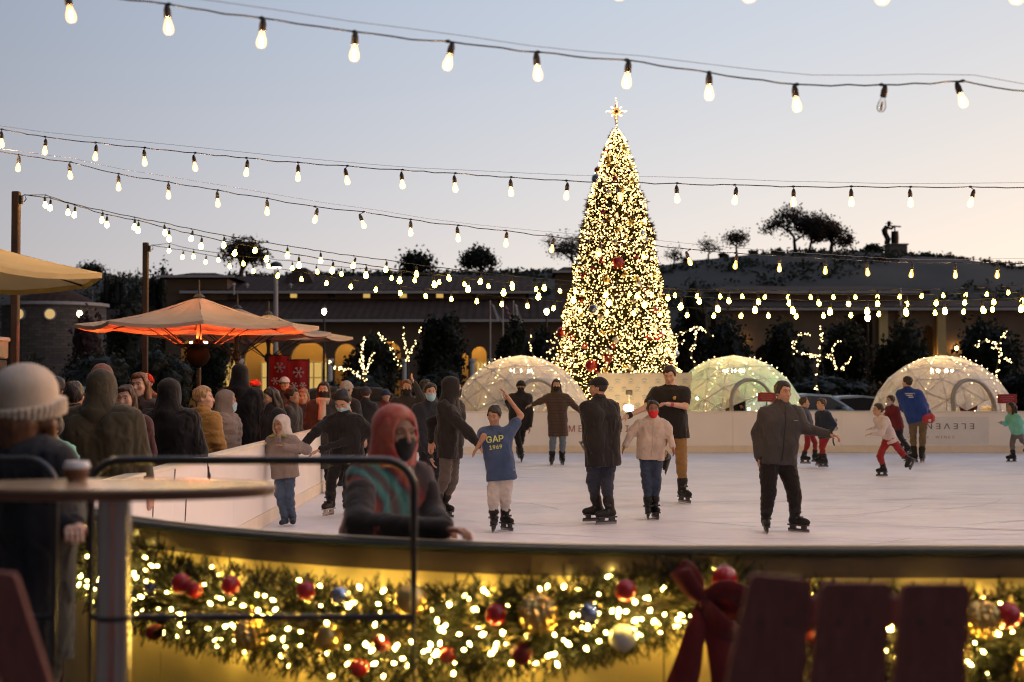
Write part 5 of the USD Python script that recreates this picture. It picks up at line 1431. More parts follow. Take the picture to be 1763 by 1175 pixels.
chair_m = _mk('chair_red', {'g': ('geometry', {}), 'mp': ('mapping', dict(mapping_type='point', scale=(22., 22., 1.6))), 'n': ('noise_texture', dict(scale=3.0, detail=6.0, roughness=.7, distortion=.4)), 'r': ('rgb_ramp', {'ramp': [(.3, (.15, .050, .040)), (.7, (.24, .080, .064))]}), 'b': ('bump', dict(strength=.5, distance=.004)), 'p': ('principled_bsdf', dict(roughness=.75, specular_ior_level=.2))},
    [('g.position', 'mp.vector'), ('mp.vector', 'n.vector'), ('n.fac', 'r.fac'), ('r.color', 'p.base_color'), ('n.fac', 'b.height'), ('b.normal', 'p.normal')], 'p.BSDF')
def slat_chair(label, d, slats, base=DECK):
    """slats: (px left bottom, px right bottom, px left top, px right top, py top left, py top right)"""
    cx = X(np.mean([s[2] for s in slats]), d)
    t = Thing('slatted_chair', label, 'chair', (cx, d, base))
    zb = .42
    for s in slats:
        zt1, zt2 = Z(s[4], d) - base, Z(s[5], d) - base
        kb = (1175 - s[4])
        def ext(pb, pt):      # carry the slat's edge on down to the seat
            zpb = Z(1175, d) - base
            xb, xt = X(pb, d), X(pt, d)
            zt_ = (zt1 + zt2) / 2
            return xt + (xb - xt) * (zt_ - zb) / (zt_ - zpb)
        y = lambda z: .0 - (z - zb) * .0
        x0b, x1b, x0t, x1t = ext(s[0], s[2]) - cx, ext(s[1], s[3]) - cx, X(s[2], d) - cx, X(s[3], d) - cx
        rr = .016
        poly = shapely.Polygon([(x0b, zb), (x1b, zb), (x1t, zt2), (x0t, zt1)]).buffer(-rr).buffer(rr, quad_segs=4)
        m = prism(poly, .02)
        lean = .22
        v = m[0].copy(); v[:, 1] += (v[:, 2] - zb) * -lean + lean * (zt1 - zb)
        bs = t.part('back_slat', (v, m[1]), chair_m)
        for z_ in (.60, .98):
            f_ = (z_ - zb) / (zt1 - zb)
            for q_ in (.3, .7):
                xx_ = (x0b + (x0t - x0b) * f_) * (1 - q_) + (x1b + (x1t - x1b) * f_) * q_
                t.part('screw', xf(lathe([(.001, .003), (.0045, .002), (.0055, 0)], 8), rx(math.pi / 2), (xx_, (z_ - zb) * -lean + lean * (zt1 - zb) - .0005, z_)), iron, under=bs)
    xs = [X(s[k], d) - cx for s in slats for k in (2, 3)]
    x0, x1 = min(xs), max(xs)
    yb = .22 * .7
    for z in (.55, .98):
        if z < Z(1100, d):
            t.part('back_rail', cbox(((x0 + x1) / 2, yb + .22 * (.7 - z) * 0 + .06 + (.75 - z) * .22, z), (x1 - x0 - .06, .025, .07), .006), chair_m)
    for k in range(5):
        t.part('seat_slat', cbox(((x0 + x1) / 2, yb + .2 + k * .1, .40 - k * .012 + .03), (x1 - x0 + .04, .085, .02), .005), chair_m)
    for sx, xx in ((-1, x0 - .06), (1, x1 + .06)):
        t.part('arm', cbox((xx, yb + .35, .62), (.12, .75, .022), .01), chair_m)
        t.part('leg', cbox((xx, yb + .62, .30), (.03, .1, .62), .006), chair_m)
        t.part('leg', cbox((xx, yb + .02, .30), (.03, .12, .62), .006), chair_m)
    return t
slat_chair('dark red slatted wooden chair seen from behind at the lower right', 3.0, [(1258, 1392, 1291, 1397, 988, 999), (1400, 1531, 1413, 1534, 1003, 1004), (1545, 1668, 1551, 1669, 1006, 1005)])
slat_chair('dark red slatted wooden chair cut off by the lower left corner', 2.9, [(-240, -130, -290, -185, 975, 978), (-118, -20, -172, -78, 978, 980), (-10, 74, -64, 28, 982, 988)])

# ------------------------------------------------------------------ people
def surface_nets(D, o, h):
    """mesh of the zero level of D (negative inside) on a grid with origin o and spacing h"""
    s = D < 0
    n = np.array(D.shape)
    c = [s[i:n[0] - 1 + i, j:n[1] - 1 + j, k:n[2] - 1 + k] for i in (0, 1) for j in (0, 1) for k in (0, 1)]
    cnt = sum(x.astype(np.int8) for x in c)
    act = (cnt > 0) & (cnt < 8)
    idx = np.argwhere(act)
    num = np.full(act.shape, -1); num[act] = np.arange(len(idx))
    acc, w = np.zeros((len(idx), 3)), np.zeros(len(idx))
    I, J, K = idx.T
    for ax in range(3):
        for a in (0, 1):
            for b in (0, 1):
                e = [0, 0, 0]; oth = [q for q in range(3) if q != ax]
                e[oth[0]], e[oth[1]] = a, b
                d0 = D[I + e[0], J + e[1], K + e[2]]
                f = list(e); f[ax] = 1
                d1 = D[I + f[0], J + f[1], K + f[2]]
                x = (d0 < 0) != (d1 < 0)
                t = np.where(x, d0 / np.where(x, d0 - d1, 1), 0)
                p = np.zeros((len(idx), 3)); p[:, oth[0]], p[:, oth[1]] = a, b; p[:, ax] = t
                acc += p * x[:, None]; w += x
    V = (idx + acc / np.maximum(w, 1)[:, None]) * h + o
    F = []
    for ax in range(3):
        u, v = [(1, 2), (2, 0), (0, 1)][ax]
        sl0 = [slice(None)] * 3; sl1 = [slice(None)] * 3
        sl0[ax], sl1[ax] = slice(0, n[ax] - 1), slice(1, n[ax])
        x = s[tuple(sl0)] != s[tuple(sl1)]
        E = np.argwhere(x)
        ok = (E[:, u] > 0) & (E[:, v] > 0) & (E[:, u] < n[u] - 1) & (E[:, v] < n[v] - 1)
        E = E[ok]
        if not len(E):
            continue
        eu, ev = np.eye(3, dtype=int)[u], np.eye(3, dtype=int)[v]
        q = np.stack([num[tuple((E - eu - ev).T)], num[tuple((E - ev).T)], num[tuple(E.T)], num[tuple((E - eu).T)]], 1)
        inside = s[tuple(E.T)]
        q[~inside] = q[~inside][:, ::-1]
        F.append(q)
    return V, tris(np.vstack(F))

class Field:
    """a signed distance grid into which tapered capsules and ellipsoids melt"""
    def __init__(self, lo, hi, h):
        self.h = h
        self.o = np.asarray(lo, float) - 2 * h
        self.n = np.ceil((np.asarray(hi) - self.o) / h).astype(int) + 3
        self.D = np.full(self.n, .2, np.float32)
        self.ax = [self.o[k] + h * np.arange(self.n[k]) for k in range(3)]
    def block(self, lo, hi):
        a = np.clip(((np.asarray(lo) - self.o) / self.h).astype(int), 0, self.n)
        b = np.clip(((np.asarray(hi) - self.o) / self.h).astype(int) + 2, 0, self.n)
        sl = tuple(slice(i, j) for i, j in zip(a, b))
        return sl, [self.ax[0][sl[0]][:, None, None], self.ax[1][sl[1]][None, :, None], self.ax[2][sl[2]][None, None, :]]
    def _put(self, sl, d, k, sub):
        A = self.D[sl]
        if not A.size:
            return
        if sub:
            B = -d
            hh = np.maximum(k - np.abs(A - B), 0) / k
            self.D[sl] = np.maximum(A, B) + hh * hh * k / 4
        else:
            hh = np.maximum(k - np.abs(A - d), 0) / k
            self.D[sl] = np.minimum(A, d) - hh * hh * k / 4
    def cap(self, a, b, ra, rb, k=.03, sub=False):
        a, b = np.asarray(a, float), np.asarray(b, float)
        m = max(ra, rb) + k + 2 * self.h
        sl, (x, y, z) = self.block(np.minimum(a, b) - m, np.maximum(a, b) + m)
        u = b - a; L = u @ u + 1e-9
        t = np.clip(((x - a[0]) * u[0] + (y - a[1]) * u[1] + (z - a[2]) * u[2]) / L, 0, 1)
        d = np.sqrt((x - a[0] - t * u[0]) ** 2 + (y - a[1] - t * u[1]) ** 2 + (z - a[2] - t * u[2]) ** 2) - (ra + t * (rb - ra))
        self._put(sl, d, k, sub)
    def ell(self, c, r, k=.02, sub=False):
        c, r = np.asarray(c, float), np.asarray(r, float)
        sl, (x, y, z) = self.block(c - r - k - 2 * self.h, c + r + k + 2 * self.h)
        q = np.sqrt(((x - c[0]) / r[0]) ** 2 + ((y - c[1]) / r[1]) ** 2 + ((z - c[2]) / r[2]) ** 2)
        g = np.sqrt(((x - c[0]) / r[0] ** 2) ** 2 + ((y - c[1]) / r[1] ** 2) ** 2 + ((z - c[2]) / r[2] ** 2) ** 2) + 1e-6
        self._put(sl, q * (q - 1) / g, k, sub)
    def cut(self, n, p):
        """remove the side of the plane through p that n points to"""
        n = np.asarray(n, float); n = n / np.linalg.norm(n); p = np.asarray(p, float)
        d = (self.ax[0][:, None, None] - p[0]) * n[0] + (self.ax[1][None, :, None] - p[1]) * n[1] + (self.ax[2][None, None, :] - p[2]) * n[2]
        self.D = np.maximum(self.D, d.astype(np.float32))
    def grid(self):
        return self.ax[0][:, None, None], self.ax[1][None, :, None], self.ax[2][None, None, :]
    def mesh(self):
        return surface_nets(self.D, self.o, self.h)

def folds(m, amp, scale, seed, stretch=(1, 1, .45)):
    v, f = m
    _, _, n = meshkit.arrays(m, True)
    k = meshkit.fbm(v * scale * np.asarray(stretch) + seed * 3.7, 3, seed) - .5
    r = np.abs(meshkit.noise(v * scale * 1.7 * np.asarray(stretch) + 11, seed + 5) - .5) * 2
    return v + n * (amp * (k * 1.6 - (r < .18) * .35))[:, None], f

def head_field(h, off=0.0, jaw=1.0):
    """head about 0.232 tall, origin at its middle, +y forward"""
    F = Field((-.15, -.16, -.17), (.15, .17, .17), h)
    e = off
    F.ell((0, -.012, .028), (.076 + e, .096 + e, .087 + e), .02)
    F.ell((0, .025, -.045), (.060 + e, .066 + e, .074 + e), .04)
    F.ell((0, .062, -.088), (.026 + e, .026 + e, .024 + e), .03)
    return F

def head_mesh(h):
    F = head_field(h)
    F.cap((0, .084, .012), (0, .104, -.026), .008, .0135, .016)      # nose
    F.ell((.011, .097, -.028), (.009, .009, .007), .008); F.ell((-.011, .097, -.028), (.009, .009, .007), .008)
    for s in (-1, 1):
        F.cap((s * .014, .086, .030), (s * .050, .072, .032), .008, .007, .014)    # brow
        F.ell((s * .031, .096, .012), (.020, .016, .012), .012, sub=True)           # eye socket
        F.ell((s * .046, .066, -.018), (.020, .018, .016), .025)                    # cheekbone
        F.ell((s * .077, -.008, -.006), (.011, .020, .031), .008)                   # ear
        F.ell((s * .083, -.004, -.004), (.006, .011, .018), .006, sub=True)
    F.ell((0, .086, -.058), (.024, .012, .0065), .008); F.ell((0, .084, -.070), (.020, .012, .007), .008)   # lips
    F.cap((0, -.02, -.06), (0, -.03, -.17), .052, .05, .03)          # neck
    return F.mesh()

_heads = {}
def head_of(h):
    if h not in _heads:
        _heads[h] = head_mesh(h)
    return _heads[h]

SKIN = {'light': (.50, .30, .21), 'tan': (.36, .20, .125), 'brown': (.26, .135, .08)}
def skin_mat(k):
    c = SKIN[k]
    return _mk('skin_' + k, {'g': ('geometry', {}), 'n': ('noise_texture', dict(scale=25.0, detail=3.0)), 'r': ('rgb_ramp', {'ramp': [(.3, tuple(x * .88 for x in c)), (.7, tuple(min(x * 1.1, .9) for x in c))]}), 'p': ('principled_bsdf', dict(roughness=.5, subsurface_weight=.12, subsurface_scale=.01, specular_ior_level=.35))},
               [('g.position', 'n.vector'), ('n.fac', 'r.fac'), ('r.color', 'p.base_color')], 'p.BSDF')
def hair_mat(k):
    c = {'black': (.020, .015, .012), 'dark': (.032, .021, .015), 'brown': (.06, .034, .018), 'auburn': (.16, .065, .028), 'blond': (.30, .19, .09)}[k]
    return _mk('hair_' + k, {'g': ('geometry', {}), 'mp': ('mapping', dict(mapping_type='point', scale=(60., 60., 8.))), 'n': ('noise_texture', dict(scale=1.5, detail=3.0)), 'r': ('rgb_ramp', {'ramp': [(.3, tuple(x * .55 for x in c)), (.7, tuple(x * 1.4 for x in c))]}), 'b': ('bump', dict(strength=.5, distance=.01)), 'p': ('principled_bsdf', dict(roughness=.45, specular_ior_level=.4))},
               [('g.position', 'mp.vector'), ('mp.vector', 'n.vector'), ('n.fac', 'r.fac'), ('r.color', 'p.base_color'), ('n.fac', 'b.height'), ('b.normal', 'p.normal')], 'p.BSDF')
eye_white = plain('eye_white', (.40, .35, .32), .3, vary=.02)
paint_white = plain('paint_white', (.6, .56, .53), .5, vary=.04)
iris_dark = plain('iris', (.015, .01, .008), .15, vary=.05)
boot_black = plain('boot_black', (.011, .010, .010), .5, vary=.25, spec=.3)
boot_trim = plain('boot_trim', (.035, .033, .033), .5)
blade_m = plain('blade', (.32, .32, .33), .25, metal=.9)
lip_m = plain('lip', (.32, .12, .09), .45, vary=.05)

def frame_from(fwd, up):
    f = np.asarray(fwd, float); f = f / np.linalg.norm(f)
    u = np.asarray(up, float); u = u - (u @ f) * f; u /= np.linalg.norm(u)
    r = np.cross(f, u)
    return np.stack([r, f, u], 1)

def ik(a, c, l1, l2, hint):
    a, c = np.asarray(a, float), np.asarray(c, float)
    v = c - a; L = np.linalg.norm(v) + 1e-9
    if L > (l1 + l2) * .995:
        s = L / ((l1 + l2) * .995); l1, l2 = l1 * s, l2 * s
    x = (l1 * l1 - l2 * l2 + L * L) / (2 * L)
    hgt = math.sqrt(max(l1 * l1 - x * x, 0))
    u = v / L
    hh = np.asarray(hint, float); hh = hh - (hh @ u) * u; hh /= np.linalg.norm(hh) + 1e-9
    return a + u * x + hh * hgt

def hand_prims(F, w, dirn, palm_n, side, curl, s):
    """palm, four fingers of different length in two bends, a thumb off the side near the wrist"""
    d = dirn / np.linalg.norm(dirn)
    n = palm_n - (palm_n @ d) * d; n /= np.linalg.norm(n)
    t = np.cross(d, n) * side                 # towards the thumb
    L = .085 * s
    k = .008 * s
    for q in (-.028, -.010, .010, .028):
        F.cap(w + t * q * .55 * s, w + d * L + t * q * s, .013 * s, .0115 * s, .012 * s)
    for q, ln in ((.029, .068), (.010, .076), (-.010, .070), (-.029, .055)):
        b = w + d * L + t * q * s
        a1 = curl * .6
        d1 = d * math.cos(a1) + n * math.sin(a1)
        m = b + d1 * ln * .55 * s
        a2 = curl * 1.5
        d2 = d * math.cos(a2) + n * math.sin(a2)
        F.cap(b, m, .0092 * s, .0084 * s, k * .5)
        F.cap(m, m + d2 * ln * .5 * s, .0084 * s, .0068 * s, k * .5)
    b = w + d * .022 * s + t * .026 * s
    d1 = d * .70 + t * .62 + n * .35; d1 /= np.linalg.norm(d1)
    m = b + d1 * .042 * s
    d2 = d * .85 + t * .2 + n * .45; d2 /= np.linalg.norm(d2)
    F.cap(b, m, .0125 * s, .0105 * s, k)
    F.cap(m, m + d2 * .032 * s, .0105 * s, .0085 * s, k * .6)

PEOPLE = []
def person(label, d, H, head, hip, face=0.0, look=None, feet=None, hands=None, knees=None, elbows=None, bulk=1.0, hs=None, skin='tan',
           top=(.03, .03, .03), top_kind='jacket', legs=(.02, .02, .02), hair='black', style='short', hat=None, hat_col=(.02, .02, .02), mask=None,
           skates=True, shoes=None, nod=0.0, tilt=0.0, hood=None, sleeve='long', group=None, extra=None, gz=0.0, hem=None, curl=.45, res=None, flare=1.0, leg_w=1.0, fist=None, torso_turn=0.0, glove=None, tname=None):
    """head, hip, feet and hands are measured in the photograph: (px, py) or (px, py, depth offset); feet on the ground are (px, py) of the sole, their depth the figure's"""
    face = math.radians(face)
    look = face if look is None else math.radians(look)
    fwd = np.array([math.sin(face), -math.cos(face), 0]); right = np.array([-math.cos(face), -math.sin(face), 0])
    pt = lambda q: P(q[0], q[1], d + (q[2] if len(q) > 2 else 0))
    h = res or max(.011, d * .00098)
    hd, hp = pt(head), pt(hip)
    hs = hs or .132 * H / .232
    base = np.array([hp[0], hp[1], gz])
    up = hd - hp; 
    updir = up / np.linalg.norm(up)
    nk = hd - np.array([0, 0, .115 * hs]) - updir * .02 * hs - fwd * .02
    chest = hp + (nk - hp) * .62
    tr = right * math.cos(torso_turn) + fwd * math.sin(torso_turn)
    shw = .112 * H * (.5 + .5 * bulk)
    sh0 = hp + (nk - hp) * .90
    SH = [sh0 + tr * (shw - .012) - updir * .022 * H, sh0 - tr * (shw - .012) - updir * .022 * H]
    HJ = [hp + right * .052 * H * bulk, hp - right * .052 * H * bulk]
    Lu, Ll = .172 * H, .15 * H
    lift = .085 if skates else .0
    foot_dir, ANK, SOLE, KN = [], [], [], []
    for k in range(2):
        q = feet[k] if feet else None
        if q is None:
            s_ = HJ[k] * (1, 1, 0) + (0, 0, gz); yaw, pitch = math.degrees(face), 0
        else:
            s_ = P(q[0], q[1], d + (q[2] if len(q) > 2 else 0)); yaw, pitch = (q[3] if len(q) > 3 else math.degrees(face)), (q[4] if len(q) > 4 else 0)
        y_ = math.radians(yaw)
        fd = np.array([math.sin(y_), -math.cos(y_), 0]); p_ = math.radians(pitch)
        fd3 = fd * math.cos(p_) - np.array([0, 0, math.sin(p_)])
        fu = np.array([0, 0, math.cos(p_)]) + fd * math.sin(p_)
        foot_dir.append((fd3, fu)); SOLE.append(s_)
        ANK.append(s_ + fu * (lift + .075 * H / 1.7) - fd3 * .03)
        kh = fwd + right * (.1 if k == 0 else -.1)
        dl = np.linalg.norm(HJ[k] - ANK[k]); sc_ = min(1.0, dl * 1.018 / (.482 * H))
        KN.append(ik(HJ[k], ANK[k], .247 * H * sc_, .235 * H * sc_, kh) if not (knees and knees[k]) else pt(knees[k]))
    EL, WR = [], []
    for k in range(2):
        sd = 1 if k == 0 else -1
        if hands and hands[k] is not None:
            w = pt(hands[k])
            hint = -fwd * .7 + right * sd * .35 + np.array([0, 0, -.8])
            e = pt(elbows[k]) if elbows and elbows[k] else ik(SH[k], w, Lu, Ll, hint)
        else:
            w = SH[k] + right * sd * .10 * H * .6 + fwd * .05 * H - np.array([0, 0, (Lu + Ll) * .96])
            e = ik(SH[k], w, Lu, Ll, -fwd + right * sd * .4)
        EL.append(e); WR.append(w)
    t = Thing('person', label, 'person', base, group=group)
    PEOPLE.append(t.path)
    sm = skin_mat(skin)
    # ---- body: one continuous figure under the clothes
    allp = np.array(SH + EL + WR + HJ + KN + ANK + [hp, nk])
    B = Field(allp.min(0) - .13, allp.max(0) + .13, h * 1.15)
    B.cap(hp, chest, .050 * H, .052 * H, .05); B.cap(SH[0], SH[1], .024 * H, .024 * H, .04)
    B.cap(chest, nk, .045 * H, .032 * H, .05)
    B.cap(nk - updir * .02, nk + (hd - nk) * .55, .033 * H, .032 * H, .03)
    for k in range(2):
        B.cap(SH[k], EL[k], .030 * H, .024 * H, .03); B.cap(EL[k], WR[k], .024 * H, .0155 * H, .02)
        B.cap(HJ[k], KN[k], .040 * H, .026 * H, .04); B.cap(KN[k], ANK[k], .026 * H, .018 * H, .02)
    body = [B.mesh()]
    hh = max(.0055, min(.011, d * .00062))
    hf = np.array([math.sin(look), -math.cos(look), 0])
    nd = math.radians(nod)
    hf3 = hf * math.cos(nd) - np.array([0, 0, math.sin(nd)])
    R = frame_from(hf3, np.array([0, 0, 1.0]) + 1e-6)
    R = R @ ry(math.radians(tilt))
    toW = lambda m: xf((m[0] * hs, m[1]), R, hd)
    body.append(toW(head_of(round(hh, 4))))
    hand_s = H / 1.7
    for k in range(2):
        dr = WR[k] - EL[k]; dr /= np.linalg.norm(dr)
        sd = 1 if k == 0 else -1
        pn = -right * sd * .8 + fwd * .2 - np.array([0, 0, .1]) if abs(dr[2]) > .6 else np.array([0, 0, -1.0]) + fwd * .1
        fr = max(.0045, min(.009, d * .0005))
        HF = Field(WR[k] - .2 * hand_s, WR[k] + .2 * hand_s, fr)
        HF.cap(WR[k] - dr * .05, WR[k] + dr * .01, .017 * H, .0155 * H, .01)
        hand_prims(HF, WR[k], dr, pn, sd if dr[2] < .3 else -sd, (fist[k] if fist else curl), hand_s * (1.0 if hs > .9 else .95))
        hm = HF.mesh()
        if glove:
            t.part('glove', hm, cloth('glove_%02d' % int(glove[0] * 99), glove), world=True, smooth=True)
        else:
            body.append(hm)
    t.part('body', cat(body), sm, world=True, smooth=True)
    # ---- face
    back = (math.cos(look) < -.35)
    if not back:
        for s in (-1, 1):
            e = t.part('eye', toW(ball((s * .031, .0805, .012), (.0115, .0085, .0058), 2)), eye_white, world=True, smooth=True)
            t.part('iris', toW(ball((s * .031, .0855, .0118), (.0068, .005, .0056), 2)), iris_dark, world=True, under=e, smooth=True)
            t.part('eyebrow', toW(tube([(s * .014, .092, .031), (s * .032, .089, .037), (s * .05, .075, .032)], [.0026, .003, .0018], 5)), hair_mat(hair if hair != 'blond' else 'brown'), world=True)
        if mask is None:
            t.part('lips', toW(cat([tube([(-.024, .086, -.063), (-.008, .0975, -.0585), (0, .0965, -.060), (.008, .0975, -.0585), (.024, .086, -.063)], [.002, .005, .004, .005, .002], 5), tube([(-.023, .086, -.064), (0, .0955, -.070), (.023, .086, -.064)], [.002, .006, .002], 5)])), lip_m, world=True)
    # ---- hair
    hr = max(.007, min(.012, d * .0007))
    if style != 'none':
        F = head_field(hr, 0.0)
        x, y, z = F.grid()
        nz = meshkit.fbm(np.stack(np.broadcast_arrays(x * 24, y * 24, z * 15), -1), 3, int(d * 7) % 97) - .5
        az = np.arctan2(x, y)
        wob = .008 * np.sin(x * 55 + d) + .02 * nz - .008 + .022 * (meshkit.noise(np.stack(np.broadcast_arrays(az * 7 + d, z * 4, az * 0), -1), 3) - .5)
        q = z - np.interp(np.abs(np.arctan2(x, y + .0 * z)), [0, .7, .98, 1.22, 1.6, 2.0, 3.15], [.064, .062, .030, -.020, -.014, -.066, -.088]) + wob
        full = hat is None and hood is None
        thick = (.0145 if full else .008) * np.clip(q / .022, -.6, 1.0) + nz * (.034 if full else .006) * np.clip(q / .03, 0, 1) + (.007 if full else 0.0) * np.clip((z - .06) / .05, 0, 1) * (q > 0)
        F.D = np.maximum(F.D - thick, -q - .006).astype(np.float32)
        if style in ('long', 'curly', 'bob'):
            hl = .52 if style == 'bob' else 1.0
            G_ = Field((-.2, -.2, -.34), (.2, .17, .17), hr)
            i0 = np.round((F.o - G_.o) / hr).astype(int)
            G_.o = G_.o + ((F.o - G_.o) / hr - i0) * hr
            G_.ax = [G_.o[k2] + hr * np.arange(G_.n[k2]) for k2 in range(3)]
            ii = [slice(max(i0[k2], 0), min(i0[k2] + F.n[k2], G_.n[k2])) for k2 in range(3)]
            jj = [slice(max(-i0[k2], 0), max(-i0[k2], 0) + (ii[k2].stop - ii[k2].start)) for k2 in range(3)]
            G_.D[tuple(ii)] = np.minimum(G_.D[tuple(ii)], F.D[tuple(jj)])
            w_ = .045 if style == 'curly' else .03
            z0_ = -.05 if hat else .02
            for s in (-1, 1):
                G_.cap((s * .068, -.015, z0_), (s * .085, -.01, -.13 * hl), .03, w_, .02)
                G_.cap((s * .085, -.01, -.13 * hl), (s * .08, .015, -.27 * hl), w_, .022, .02)
                G_.cap((s * .04, -.08, z0_ - .02), (s * .05, -.07, -.25 * hl), .045, .035, .02)
            G_.cap((0, -.085, z0_), (0, -.085, -.27 * hl), .05, .04, .03)
            x, y, z = G_.grid()
            nz = meshkit.fbm(np.stack(np.broadcast_arrays(x * 26, y * 26, z * 8), -1), 2, 5) - .5
            G_.D = G_.D + (nz * (.05 if style == 'curly' else .025)).astype(np.float32)
            F = G_
        if style == 'bun':
            F.ell((0, -.115, .03), (.036, .032, .036), .015)
        t.part('hair', toW(F.mesh()), hair_mat(hair), world=True, smooth=True)
    # ---- hats, hoods, masks
    if hat in ('beanie', 'cap', 'knit'):
        F = head_field(hr, .024 if hat != 'cap' else .019)
        if hat == 'knit':
            F.ell((0, -.03, .075), (.105, .118, .085), .03)
        x, y, z = F.grid()
        kk = .2 if hat != 'cap' else .05
        kz = .045 if hat == 'knit' else 0.0
        F.D = np.maximum(F.D, np.broadcast_to(-(z - kk * y - (.012 if hat != 'cap' else .030) + kz), F.D.shape).astype(np.float32))
        hm = cloth('hat_%02d_%02d' % (int(hat_col[0] * 99), int(hat_col[2] * 99)), hat_col, bump=.5, bscale=150)
        hp_ = t.part('cap' if hat == 'cap' else 'beanie', toW(F.mesh()), hm, world=True, smooth=True)
        if hat == 'cap':
            V = Field((-.11, .02, .0), (.11, .19, .09), hr * .8)
            V.ell((0, .105, .036), (.072, .075, .012), .004)
            t.part('visor', toW(V.mesh()), hm, world=True, smooth=True, under=hp_)
        else:
            F = head_field(hr, .031 if hat != 'knit' else .046)
            x, y, z = F.grid()
            q = z - kk * y + kz
            if hat == 'knit':
                F.D = F.D + (.006 * np.sin(np.arctan2(x, -y - .01) * 34)).astype(np.float32)
            F.D = np.maximum(F.D, np.broadcast_to(np.maximum(q - .062, -(q - .002)), F.D.shape).astype(np.float32))
            t.part('cuff', toW(F.mesh()), hm, world=True, smooth=True, under=hp_)
    top_m = cloth('top_%02d%02d%02d' % tuple(int(c * 99) for c in top), top)
    if tname:
        top_m = tname
    if hood is not None:
        F = Field((-.22, -.26, -.27), (.22, .22, .2), hr)
        F.ell((0, -.03, .03), (.108, .125, .118), .02); F.ell((0, .0, -.05), (.098, .105, .10), .05); F.cap((0, -.05, -.08), (0, -.075, -.19), .09, .118, .05)
        for s in (-1, 1):
            F.cap((s * .03, -.05, -.10), (s * .115, -.045, -.215), .08, .05, .05)
        F.ell((0, .135, -.012), (.074, .115, .108), .015, sub=True)
        m = folds(F.mesh(), .008, 12, 3)
        t.part('hood', toW(m), hood if not isinstance(hood, tuple) else cloth('hood_%02d%02d%02d' % tuple(int(c * 99) for c in hood), hood), world=True, smooth=True)
    if mask is not None:
        F = head_field(max(hr * .75, .006), .011)
        x, y, z = F.grid()
        b = np.maximum(np.maximum(-(y - .012 - .35 * np.maximum(-.06 - z, 0)), z - (-.012 + .05 * (y - .09))), -(z + .128))
        F.D = np.maximum(F.D, np.broadcast_to(b, F.D.shape).astype(np.float32))
        F.ell((0, .092, -.032), (.022, .018, .022), .02)
        mp_ = t.part('face_mask', toW(F.mesh()), cloth('mask_%02d%02d%02d' % tuple(int(c * 99) for c in mask), mask, sheen=.05, bump=.1), world=True, smooth=True)
        for s in (-1, 1):
            t.part('ear_loop', toW(tube([(s * .058, .055, -.03), (s * .078, .012, -.012), (s * .082, -.012, .01)], .0025, 4)), cloth('loop_white', (.4, .4, .4)), world=True, under=mp_)
    # ---- top
    add = {'jacket': .020, 'puffy': .036, 'tee': .015, 'hoodie': .018, 'coat': .026}[top_kind] * H / 1.7
    hemz = hp - updir * (hem if hem is not None else {'jacket': .07, 'puffy': .08, 'tee': .10, 'hoodie': .08, 'coat': .32}[top_kind]) * H / 1.7
    T_ = Field(np.vstack([allp[:6], allp[10:], [hemz, hp, nk]]).min(0) - .26, np.vstack([allp[:6], [hemz, hp, nk]]).max(0) + .26, h)
    b_ = bulk
    if top_kind == 'tee':
        flare = flare * 1.10
    ch2 = hp + (nk - hp) * .72
    for sd in (-1, 1):
        T_.cap(hemz + right * sd * .045 * H * b_ * flare, hp + updir * .1 * H + right * sd * .042 * H * b_, .062 * H * b_ * flare + add, .060 * H * b_ + add, .06)
        T_.cap(hp + updir * .1 * H + right * sd * .042 * H * b_, ch2 + tr * sd * .05 * H * b_, .060 * H * b_ + add, .064 * H * b_ + add, .06)
        T_.cap(ch2 + tr * sd * .05 * H * b_, sh0 * .35 + SH[0 if sd > 0 else 1] * .65 - updir * .02 * H, .060 * H * b_ + add, .034 * H + add, .06)
        T_.cap(nk - updir * (.01 if top_kind != 'tee' else .028) * H + tr * sd * (0 if top_kind != 'tee' else .02 * H), SH[0 if sd > 0 else 1] - tr * sd * .01 * H, .032 * H + add * .5, .028 * H + add, .05)
    T_.cap(sh0, nk + (hd - nk) * .12 if top_kind != 'tee' else sh0 + (nk - sh0) * .35, .05 * H + add * .6, .038 * H + add * .4, .04)
    T_.cut(-updir, hemz + updir * .0)
    for k in range(2):
        dr = (WR[k] - EL[k]) / np.linalg.norm(WR[k] - EL[k])
        if sleeve == 'long':
            T_.cap(SH[k], EL[k], .035 * H + add, .028 * H + add * .95, .05)
            T_.cap(EL[k], WR[k] - dr * .005, .028 * H + add * .95, .0195 * H + add * .55, .03)
        else:
            T_.cap(SH[k], SH[k] + (EL[k] - SH[k]) * .62, .036 * H + add, .034 * H + add, .05)
    m = folds(T_.mesh(), {'tee': .018, 'puffy': .022}.get(top_kind, .021) * min(1.0, H / 1.6), 10 if top_kind != 'puffy' else 9, int(d * 3 + head[0]) % 50, (1.1, 1.1, .32) if top_kind != 'puffy' else (.5, .5, 2.6))
    tp = t.part({'tee': 't_shirt', 'hoodie': 'hoodie', 'coat': 'coat'}.get(top_kind, 'jacket'), m, top_m, world=True, smooth=True)
